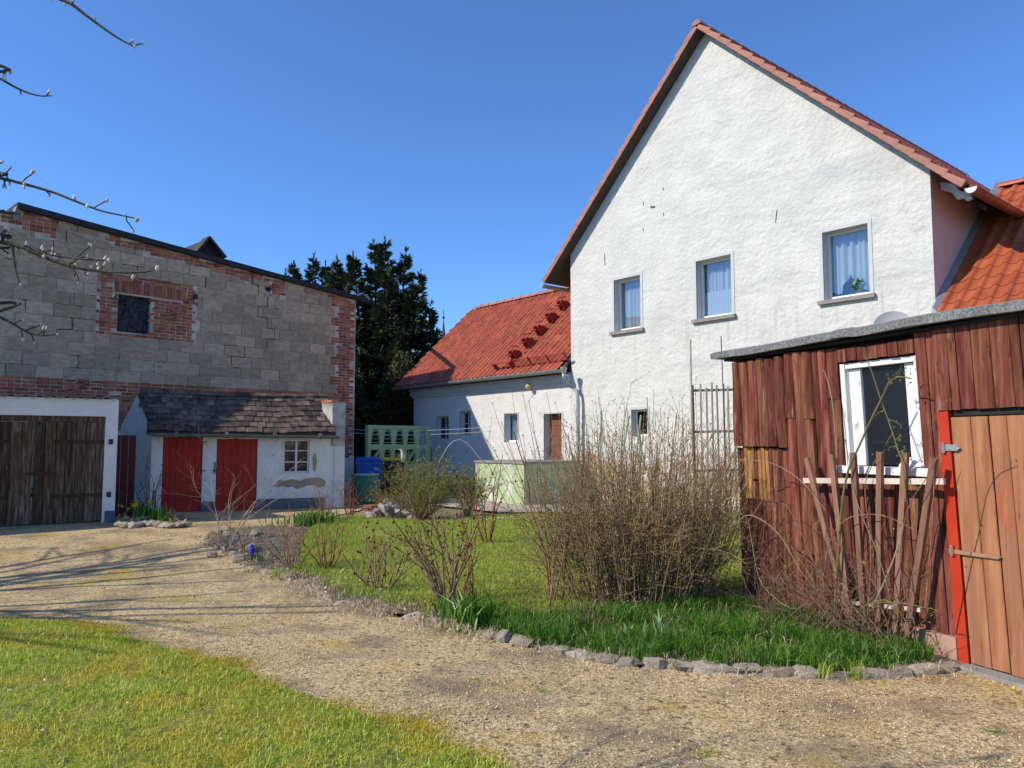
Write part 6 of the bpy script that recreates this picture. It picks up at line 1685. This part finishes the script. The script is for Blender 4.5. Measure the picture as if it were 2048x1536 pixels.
for i in range(70):
    x = rr_.uniform(1500, 1640); b = np.array(SF.px(x, 1215, rr_.uniform(0.15, 0.45))); b[2] = 0.05
    d = np.array([rr_.normal() * 0.6, rr_.normal() * 0.4, 1.0])
    grow(segs, buds, b, d, rr_.uniform(0.3, 0.95), 0.004, rr_, 9, -0.2, 0.22, 3.0, 0.5, 1, 0.1)
segs_mesh('thin_shoots', segs, bark_rose, cr)
k = rr_.integers(0, len(buds), 260)
leafcards('young_leaves', np.concatenate([np.array(leafp), np.array(buds)[k]]), 0.02, leafbud, cr, asp=0.6)
# climber on the lattice
cl = thing('lattice_climber', LT.p(0.5, 0, 0.05), 'leafless climber tangled through the tall grey lattice', 'climbing plant')
segs = []; buds = []; rr_ = np.random.default_rng(52)
for i in range(26):
    b = np.array(LT.p(rr_.uniform(0.0, 0.75), 0.0, rr_.uniform(-0.05, 0.12)))
    grow(segs, buds, b, np.array([rr_.normal() * 0.25, rr_.normal() * 0.08, 1.0]), rr_.uniform(1.5, 2.6), 0.007, rr_, 18, 0.0, 0.16, 2.4, 0.28, 2, 0.14)
segs_mesh('stems', segs, bark_rose, cl); octa_mesh('buds', buds, nr.uniform(0.005, 0.011, len(buds)), bark_rose, cl)

# ================================================================== FLOWERS AND TUFTS
def tuft(name, P, n, h, w, label, cat, m=grass_lush, rad=0.08, lean=0.6, group=None, extra=None):
    t = thing(name, P, label, cat, group)
    a = nr.uniform(0, 6.28, n); r2 = rad * np.abs(nr.normal(0, 0.6, n))
    pts = np.column_stack([P[0] + np.cos(a) * r2 * 1.4, P[1] + np.sin(a) * r2, np.full(n, P[2])])
    blades('leaves', pts, h, w, m, t, lean=lean)
    return t
P = G(503, 1125)
hy = tuft('hyacinth', P, 22, 0.20, 0.018, 'single blue hyacinth in bloom behind the border stones', 'hyacinth', rad=0.05, lean=0.3)
bp = [(P.x + 0.028 * math.cos(k * 2.4) * (1 - abs(k / 46 - .4)), P.y + 0.028 * math.sin(k * 2.4) * (1 - abs(k / 46 - .4)), P.z + 0.10 + 0.13 * k / 46) for k in range(46)]
octa_mesh('flower', bp, nr.uniform(0.012, 0.02, 46), M('hyacinth_blue', [(0.06, 0.06, 0.48), (0.12, 0.12, 0.65)], 20, 0.6, 0, vary=0.2), hy)
P = G(520, 1128); hy2 = tuft('hyacinth', P, 18, 0.13, 0.016, 'small dark purple hyacinth just right of the blue one', 'hyacinth', rad=0.05, lean=0.4)
octa_mesh('flower', [(P.x + rng.gauss(0, 0.015), P.y, P.z + 0.08 + 0.06 * rng.random()) for _ in range(18)], nr.uniform(0.009, 0.014, 18), M('hyacinth_purple', [(0.05, 0.03, 0.2), (0.1, 0.06, 0.3)], 20, 0.6, 0), hy2)
P = G(285, 1040); da = tuft('daffodil_clump', P, 90, 0.30, 0.018, 'clump of yellow daffodils in the bed beside the outhouse gable', 'daffodils', rad=0.18, lean=0.5)
fl = [(P.x + rng.gauss(-0.12, 0.13), P.y + rng.gauss(0, 0.1), P.z + rng.uniform(0.22, 0.33)) for _ in range(16)]
leafcards('flowers', [(x + rng.gauss(0, 0.008), y + rng.gauss(0, 0.008), z) for x, y, z in fl for _ in range(6)], 0.055, MLEAF('daffodil_yellow', [(0.62, 0.48, 0.02), (0.75, 0.62, 0.05)]), da, asp=0.6)
tuft('green_leaf_clump', G(318, 1048), 160, 0.26, 0.02, 'fresh green leaf clump right of the daffodils', 'plant', rad=0.16, lean=0.5)
tuft('green_leaf_clump', G(625, 1050), 260, 0.24, 0.035, 'broad fresh green tulip leaves at the left far end of the lawn', 'plant', m=MLEAF('fresh_leaf', [(0.09, 0.22, 0.03), (0.16, 0.32, 0.05)], trans=0.3), rad=0.35, lean=0.9)
tuft('iris_leaf_clump', G(945, 1262), 120, 0.30, 0.022, 'dark green bulb leaves with pale dry blades by the edging stones', 'plant', rad=0.20, lean=0.9)
t_ = thing('dry_leaf_blades', G(922, 1258), 'fan of pale dry leaf blades in the green bulb clump', 'dry leaves')
blades('blades', np.array([G(925 + rng.uniform(-6, 6), 1258) for _ in range(14)]), 0.30, 0.016, M('straw', [(0.55, 0.47, 0.33), (0.66, 0.58, 0.44)], 5, 0.9, 0), t_, lean=0.9)
tuft('pale_tulip_leaves', G(1325, 1290), 16, 0.24, 0.05, 'pale green upright tulip leaves in the lush grass', 'plant', m=MLEAF('tulip_leaf', [(0.22, 0.36, 0.14), (0.34, 0.48, 0.22)], trans=0.35), rad=0.05, lean=0.35)
tuft('pale_tulip_leaves', G(1255, 1285), 14, 0.16, 0.03, 'smaller pale leaf sprig left of the tulip leaves', 'plant', m=MATS['tulip_leaf'], rad=0.06, lean=0.5)
weeds = [(345, 1195, 'weed tuft'), (470, 1160, 'x')]
wl_ = [((598, 1148), 0.12, 150, 'grass tuft on the drive in front of the twiggy rose'), ((495, 1146), 0.09, 90, 'small grass tuft on the drive in front of the hyacinth'), ((555, 1158), 0.13, 140, 'bright grass tuft against the stones right of the hyacinth'),
       ((1085, 1385), 0.05, 60, 'tiny grass tuft in the mossy gravel, mid drive'), ((955, 1362), 0.05, 60, 'tiny flat weed in the gravel left of centre'), ((1305, 1402), 0.05, 50, 'tiny weed in the gravel right of centre'), ((1415, 1510), 0.05, 110, 'dry-tipped grass tuft low in the gravel near the bottom'),
       ((1990, 1468), 0.035, 150, 'bright green flat weed on the gravel below the shed door'), ((1650, 1358), 0.14, 50, 'grass blades growing over the stones, middle of the shed border'), ((1715, 1362), 0.13, 46, 'grass blades growing over the stones near the shed foundation')]
for (q, h_, n_, lb) in wl_:
    tuft('grass_tuft', G(*q), n_ if h_ > 0.1 else int(n_ * 0.7), h_ if h_ > 0.1 else h_ * 0.6, 0.005, lb, 'grass tuft', m=grass_c if n_ != 150 or h_ > 0.05 else MATS['fresh_leaf'], rad=0.09 if h_ > 0.1 else 0.05, lean=0.9 if h_ > 0.1 else 1.9, group='tufts growing in the gravel')
# daisies at the far lawn edge
dz = thing('daisy_patch', G(1010, 1035), 'scatter of tiny white daisies at the far edge of the lawn', 'daisies')
octa_mesh('flowers', [tuple(G(rng.gauss(1010, 45), rng.uniform(1032, 1040), 0.07)) for _ in range(70)], nr.uniform(0.012, 0.02, 70), whitepaint, dz, squash=(1, 1, 0.4))

# ================================================================== GROUND COVER
def poly_px(pp): return [(G(*q).x, G(*q).y) for q in pp]
vis_near = [p for p in near_lawn if True]
P = scatter([(p.x, p.y) for p in near_edge[2:]] + [(0.9, 2.9), (-3.4, 2.9), (-5.2, 6.8)], 190000, 0.014)
cl_ = np.sin(P[:, 0] * 5.3 + 2.2 * np.sin(P[:, 1] * 3.1)) * np.sin(P[:, 1] * 6.1 + 1.9 * np.sin(P[:, 0] * 4.7)) + 0.5 * np.sin(P[:, 0] * 17 + 3 * np.sin(P[:, 1] * 9)) * np.sin(P[:, 1] * 15)
P = P[nr.random(len(P)) < np.clip(0.80 + 0.5 * cl_, 0.18, 1)]
q_ = nr.random(len(P)) < 0.5
blades('near_lawn_grass', P[q_], 0.038, 0.0055, grass_m, None, lean=1.2, hv=0.6)
blades('near_lawn_low_grass', P[~q_], 0.022, 0.006, grass_m, None, lean=1.6, hv=0.5)
P = scatter([(p.x, p.y) for p in near_edge[2:]] + [(0.9, 2.9), (-3.4, 2.9), (-5.2, 6.8)], 7000, 0.014)
blades('near_lawn_tall_blades', P, 0.055, 0.006, grass_m, None, lean=0.9)
P = scatter([(-12, -2), (0.9, -2), (0.9, 2.9), (-3.4, 2.9), (-5.2, 6.8), (-12, 7.0)], 60000, 0.014)
blades('side_lawn_grass', P, 0.04, 0.012, grass_m, None, lean=0.9, two=False)
P = scatter(lawn_poly, 170000, 0.03)
blades('centre_lawn_grass', P, 0.05, 0.010, grass_c, None, lean=0.8, two=False)
# moss strip along the near lawn's edge
mp = []
for i in range(2, len(near_edge) - 1):
    a, b = near_edge[i], near_edge[i + 1]; L = (b - a).length; nd = Vector((b.y - a.y, -(b.x - a.x), 0)).normalized()
    for _ in range(int(L * 4200)):
        p = a + (b - a) * rng.random(); p = p + nd * (0.10 * math.sin(p.x * 4.1 + 1) + 0.05 * math.sin(p.x * 13)) + nd * abs(rng.gauss(0, 0.16)) * (1 if rng.random() < 0.85 else -0.5); mp.append((p.x, p.y, 0.012))
blades('edge_moss', np.array(mp), 0.020, 0.008, MLEAF('moss_yellow', [(0.48, 0.38, 0.02), (0.66, 0.54, 0.06), (0.34, 0.34, 0.03)]), None, lean=1.0, two=False)
# lush grass before the shed
lush = poly_px([(1080, 1302), (1160, 1314), (1230, 1327), (1300, 1335), (1380, 1341), (1460, 1345), (1540, 1350), (1700, 1354), (1800, 1348), (1868, 1335), (1840, 1300), (1740, 1262), (1640, 1235), (1560, 1222), (1490, 1215), (1380, 1210), (1200, 1225), (1060, 1245), (960, 1262), (1000, 1278)])
P = scatter(lush, 52000, 0.02)
cl_ = np.sin(P[:, 0] * 7.3 + 2 * np.sin(P[:, 1] * 5.1)) * np.sin(P[:, 1] * 8.9 + 1.7 * np.sin(P[:, 0] * 4.3))
P = P[nr.random(len(P)) < np.clip(0.62 + 0.55 * cl_, 0.12, 1)]
hh = 0.105 + 0.05 * np.sin(P[:, 0] * 3.7 + 1) * np.sin(P[:, 1] * 6.1); hsel = hh > np.median(hh)
blades('lush_grass', P[hsel], 0.135, 0.007, grass_lush, None, lean=1.0, hv=0.6)
blades('lush_short_grass', P[~hsel], 0.085, 0.007, grass_lush, None, lean=1.1, hv=0.6)
P = scatter(lush, 800, 0.02); blades('dead_blades_in_grass', P, 0.13, 0.006, grass_dead, None, lean=1.8, hv=0.6)
P = scatter(poly_px([(600, 1150), (680, 1200), (780, 1226), (870, 1248), (870, 1225), (760, 1205), (680, 1180), (600, 1135)]), 3500, 0.02); blades('bed_edge_grass', P, 0.10, 0.008, grass_c, None, lean=0.9, hv=0.6)
P = scatter(poly_px([(870, 1252), (960, 1270), (1100, 1302), (1160, 1300), (1060, 1240), (960, 1215), (880, 1215)]), 4200, 0.02); blades('bed_grass', P, 0.12, 0.008, grass_lush, None, lean=0.9, hv=0.5)
P = scatter(bed_poly, 15000, 0.03); blades('bed_short_grass', P, 0.07, 0.008, MLEAF('bed_mix', [(0.07, 0.15, 0.02), (0.16, 0.24, 0.05), (0.36, 0.28, 0.17), (0.25, 0.17, 0.10)]), None, lean=1.0, hv=0.5)
# dry grass spilling over the stones
dp_ = []
for _ in range(6000):
    s2 = rng.uniform(total * 0.28, total * 0.66) if rng.random() < 0.75 else rng.uniform(0, total); p, d = kpt(s2); nd = Vector((d.y, -d.x, 0))
    if math.sin(s2 * 5.1) + math.sin(s2 * 13.7 + 1) + rng.gauss(0, 0.7) < -0.2: continue
    p = p + nd * rng.gauss(0.05 + 0.05 * math.sin(s2 * 3.3), 0.14); dp_.append((p.x, p.y, gz(p.x, p.y) + rng.uniform(0.01, 0.07)))
blades('dry_border_grass', np.array(dp_), 0.055, 0.006, grass_dead, None, lean=2.6)
# gravel pebbles
gp = scatter([(-4.2, 7.1), (-2.2, 5.4), (-0.4, 4.1), (0.6, 3.2), (5.0, 3.2), (5.0, 5.1), (3.4, 5.3), (0.5, 6.0), (-1.5, 7.6), (-3, 9.4), (-5.5, 12), (-7.5, 12)], 120000, 0.008)
keep = nr.random(len(gp)) < np.clip(1.6 - gp[:, 1] / 9, 0.25, 1); gp = gp[keep]
gp = gp[~in_poly(gp, np.array([(p[0], p[1]) for p in near_lawn]))]
octa_mesh('gravel_pebbles', gp, nr.gamma(3.0, 0.0010, len(gp)) + 0.0018, pebble_m, None, squash=(1, 1, 0.6))
# straw-like dry bits and moss dots on the drive
P = scatter([(-4.2, 7.1), (-2.2, 5.4), (-0.4, 4.1), (0.6, 3.2), (5.0, 3.2), (5.0, 5.1), (3.4, 5.3), (0.5, 6.0), (-1.5, 7.6), (-3, 9.4)], 11000, 0.012)
P = P[~in_poly(P, np.array([(p[0], p[1]) for p in near_lawn]))]
blades('dry_bits_on_gravel', P, 0.022, 0.004, grass_dead, None, lean=1.8)
# dead leaves on the lawn
P = scatter([(p.x, p.y) for p in near_edge[2:]] + [(0.9, 2.9), (-3.4, 2.9), (-5.2, 6.8)], 420, 0.040)
leafcards('fallen_leaves', P, 0.026, leaf_dead, None, asp=0.7, updir=0.0)
P = np.array([tuple(kpt(rng.uniform(0, total * 0.6))[0] + Vector((rng.gauss(0.1, 0.25), rng.gauss(0.3, 0.25), rng.uniform(0.04, 0.09)))) for _ in range(1500)])
leafcards('border_leaf_litter', P[:700], 0.035, leaf_dead, None, asp=0.5, updir=0.0)
P = scatter(poly_px([(235, 1052), (370, 1056), (372, 1034), (240, 1024)]), 2500, 0.04)
leafcards('outhouse_bed_litter', P, 0.08, leaf_dead, None, asp=0.5, updir=0.3)
ob = thing('outhouse_bed_edging', G(320, 1056), 'short row of rough stones edging the daffodil bed at the outhouse', 'edging stones')
ms = []
for k in range(11):
    s_ = rng.uniform(0.14, 0.28); ms.append(rot_mat(G(238 + k * 13, 1055 + 2 * math.sin(k)) + Vector((0, 0, 0.05)), s_ * 1.3, s_, s_ * 0.7, rng.uniform(0, 6)))
place('stone', [rock_mesh(k + 40, (1, 0.9, 0.7), 1, 0.2) for k in range(3)], ms, ob, stone_m, 300)
dm_ = thing('dandelion', G(2028, 1377), 'tiny yellow dandelion by the concrete slab at the right edge', 'dandelion')
octa_mesh('flower', [tuple(G(2028, 1376, 0.04)) for _ in range(4)], [0.012] * 4, M('dandelion_yellow', [(0.7, 0.5, 0.01), (0.8, 0.6, 0.02)], 5, 0.8, 0), dm_)

# ================================================================== FRUIT TREES
ft = thing('fruit_tree', (-3.7, 1.9, 0), 'budding fruit tree whose bare branches reach in from the left edge', 'tree')
rt_ = np.random.default_rng(61)
TY = 2.75
tips = []; segs = []; buds = []
def T(x, y, Y=TY): return np.array(at(x, y, Y))
trunk = [(-3.75, 1.9, 0), (-3.7, 1.95, 0.8), (-3.62, 2.0, 1.35), (-3.55, 2.1, 1.9), (-3.4, 2.2, 2.6), (-3.3, 2.3, 3.3)]
MB().tube(trunk, [0.13, 0.11, 0.10, 0.085, 0.06, 0.035], 10).build('trunk', bark_tree, ft, smooth=True)
def twig_on(p, d, L, r=0.0026):
    d = np.array(d) / np.linalg.norm(d); k = 3; q = p
    for i in range(k):
        d2 = d + rt_.normal(size=3) * 0.12; n_ = q + d2 * L / k; segs.append((q, n_, r, r * 0.85)); q = n_
    buds.append((q, d)); 
    if rt_.random() < 0.5: buds.append((q - d * L * 0.3 + rt_.normal(size=3) * 0.004, d + rt_.normal(size=3) * 0.6))
def branch(px, r0, r1, start, Y=TY, spur=0.06):
    P = [np.array(start)] + [T(x, y, Y) for x, y in px]
    Q = []
    for i in range(len(P) - 1):
        a = P[max(i - 1, 0)]; b = P[i]; c = P[i + 1]; d = P[min(i + 2, len(P) - 1)]
        for k in range(5):
            t = k / 5; Q.append(0.5 * ((2 * b) + (c - a) * t + (2 * a - 5 * b + 4 * c - d) * t * t + (3 * b - a - 3 * c + d) * t ** 3))
    Q.append(P[-1]); n = len(Q)
    rr = [r0 * 1.5 + (r1 - r0 * 1.5) * (i / (n - 1)) ** 0.6 if i < 6 else r0 + (r1 - r0) * (i - 5) / (n - 6) for i in range(n)]
    MB().tube([Vector(q) for q in Q], rr, 7).build('branch', bark_tree, ft, smooth=True)
    for i in range(4, n - 1):
        L = np.linalg.norm(Q[i + 1] - Q[i]); d = (Q[i + 1] - Q[i]) / L
        for _ in range(rt_.poisson(1.7 * L / spur)):
            a = rt_.normal(size=3); a[1] *= 0.3; a -= d * (a @ d); a /= np.linalg.norm(a)
            p = Q[i] + (Q[i + 1] - Q[i]) * rt_.random(); l = rt_.choice([0.012, 0.02, 0.035, 0.06], p=[0.35, 0.35, 0.2, 0.1])
            twig_on(p, d * 0.7 + a, l)
    buds.append((Q[-1], Q[-1] - Q[-2])); 
    return Q
branch([(60, -70), (100, -15), (142, 8), (175, 33), (215, 62), (243, 80), (270, 94)], 0.008, 0.0025, (-3.3, 2.3, 3.25), spur=0.10)
branch([(-60, 120), (-20, 148), (0, 157), (30, 174), (60, 187), (85, 192), (102, 191)], 0.006, 0.002, (-3.35, 2.25, 3.0), spur=0.10)
branch([(-80, 340), (-20, 352), (0, 356), (60, 371), (110, 386), (150, 402), (200, 421), (240, 430), (277, 438)], 0.007, 0.0022, (-3.45, 2.15, 2.5), spur=0.075)
branch([(-80, 470), (-20, 479), (0, 483), (40, 492), (90, 515), (140, 532), (180, 540), (240, 545), (290, 544), (316, 537)], 0.0105, 0.002, (-3.5, 2.1, 2.2), spur=0.06)
branch([(20, 488), (60, 500), (90, 507), (130, 515), (170, 519), (217, 521)], 0.005, 0.002, tuple(T(-10, 482)), spur=0.07)
branch([(45, 490), (80, 505), (105, 498)], 0.004, 0.002, tuple(T(20, 488)), spur=0.07)
branch([(150, 522), (165, 505), (182, 492)], 0.003, 0.002, tuple(T(138, 528)), spur=0.07)
branch([(27, 510), (31, 540), (38, 562), (41, 570)], 0.004, 0.002, tuple(T(24, 492)), spur=0.2)
branch([(148, 540), (156, 556), (157, 566)], 0.003, 0.0015, tuple(T(146, 532)), spur=0.2)
branch([(-60, 610), (-15, 628), (0, 634), (30, 650), (55, 664), (80, 671), (115, 669)], 0.006, 0.002, (-3.6, 2.05, 1.75), spur=0.07)
branch([(-60, 500), (-10, 476), (8, 462), (12, 455)], 0.005, 0.002, (-3.5, 2.1, 2.1), spur=0.07)
# crown out of frame
gs = []; gb = []
for i in range(16):
    k = rt_.uniform(1.7, 3.3); a = rt_.uniform(0, 2 * math.pi)
    if abs((a + math.pi) % (2 * math.pi) - math.pi) < 0.9: a += math.pi
    grow(gs, gb, (-3.55 + 0.1, 2.1, k), (math.cos(a), math.sin(a), 0.7), rt_.uniform(1.0, 1.7), 0.02, rt_, 10, 0.15, 0.09, 2.0, 0.45, 2, 0.15, 0.3)
gs = [s_ for s_ in gs if s_[1][0] < -0.68 * max(s_[1][1], 0.5) - 0.25 or s_[1][1] < 0.2]
segs_mesh('crown', gs, bark_tree, ft, n=4)
segs_mesh('spurs', segs, bark_tree, ft, 'stuff', n=5)
bp = np.array([b[0] for b in buds]); 
octa_mesh('buds', bp, nr.uniform(0.005, 0.0105, len(bp)), bud_m, ft, squash=(0.7, 0.7, 1.4))
# second bare tree outside the frame, known by its shadow on the drive
f2 = thing('bare_tree', (-11.4, 6.3, 0), 'bare tree beyond the left edge casting thin branch shadows on the drive', 'tree')
gs = []; gb = []; r6 = np.random.default_rng(66)
MB().tube([(-11.4, 6.3, 0), (-11.3, 6.3, 1.2), (-11.2, 6.4, 2.4), (-11.1, 6.4, 3.6)], [0.2, 0.16, 0.13, 0.08], 10).build('trunk', bark_tree, f2, smooth=True)
for i in range(22):
    k = r6.uniform(1.8, 3.9); a = r6.uniform(-0.6, 1.6) if i < 9 else r6.uniform(0, 6.28)
    grow(gs, gb, (-11.2, 6.35, k), (math.cos(a), math.sin(a), 0.45), r6.uniform(3.2, 5.0), 0.065, r6, 16, 0.05, 0.07, 1.2, 0.45, 2, 0.4, 0.3)
gs = [s_ for s_ in gs if s_[1][0] < -0.72 * s_[1][1] - 0.5]
segs_mesh('crown', gs, bark_tree, f2, n=5)
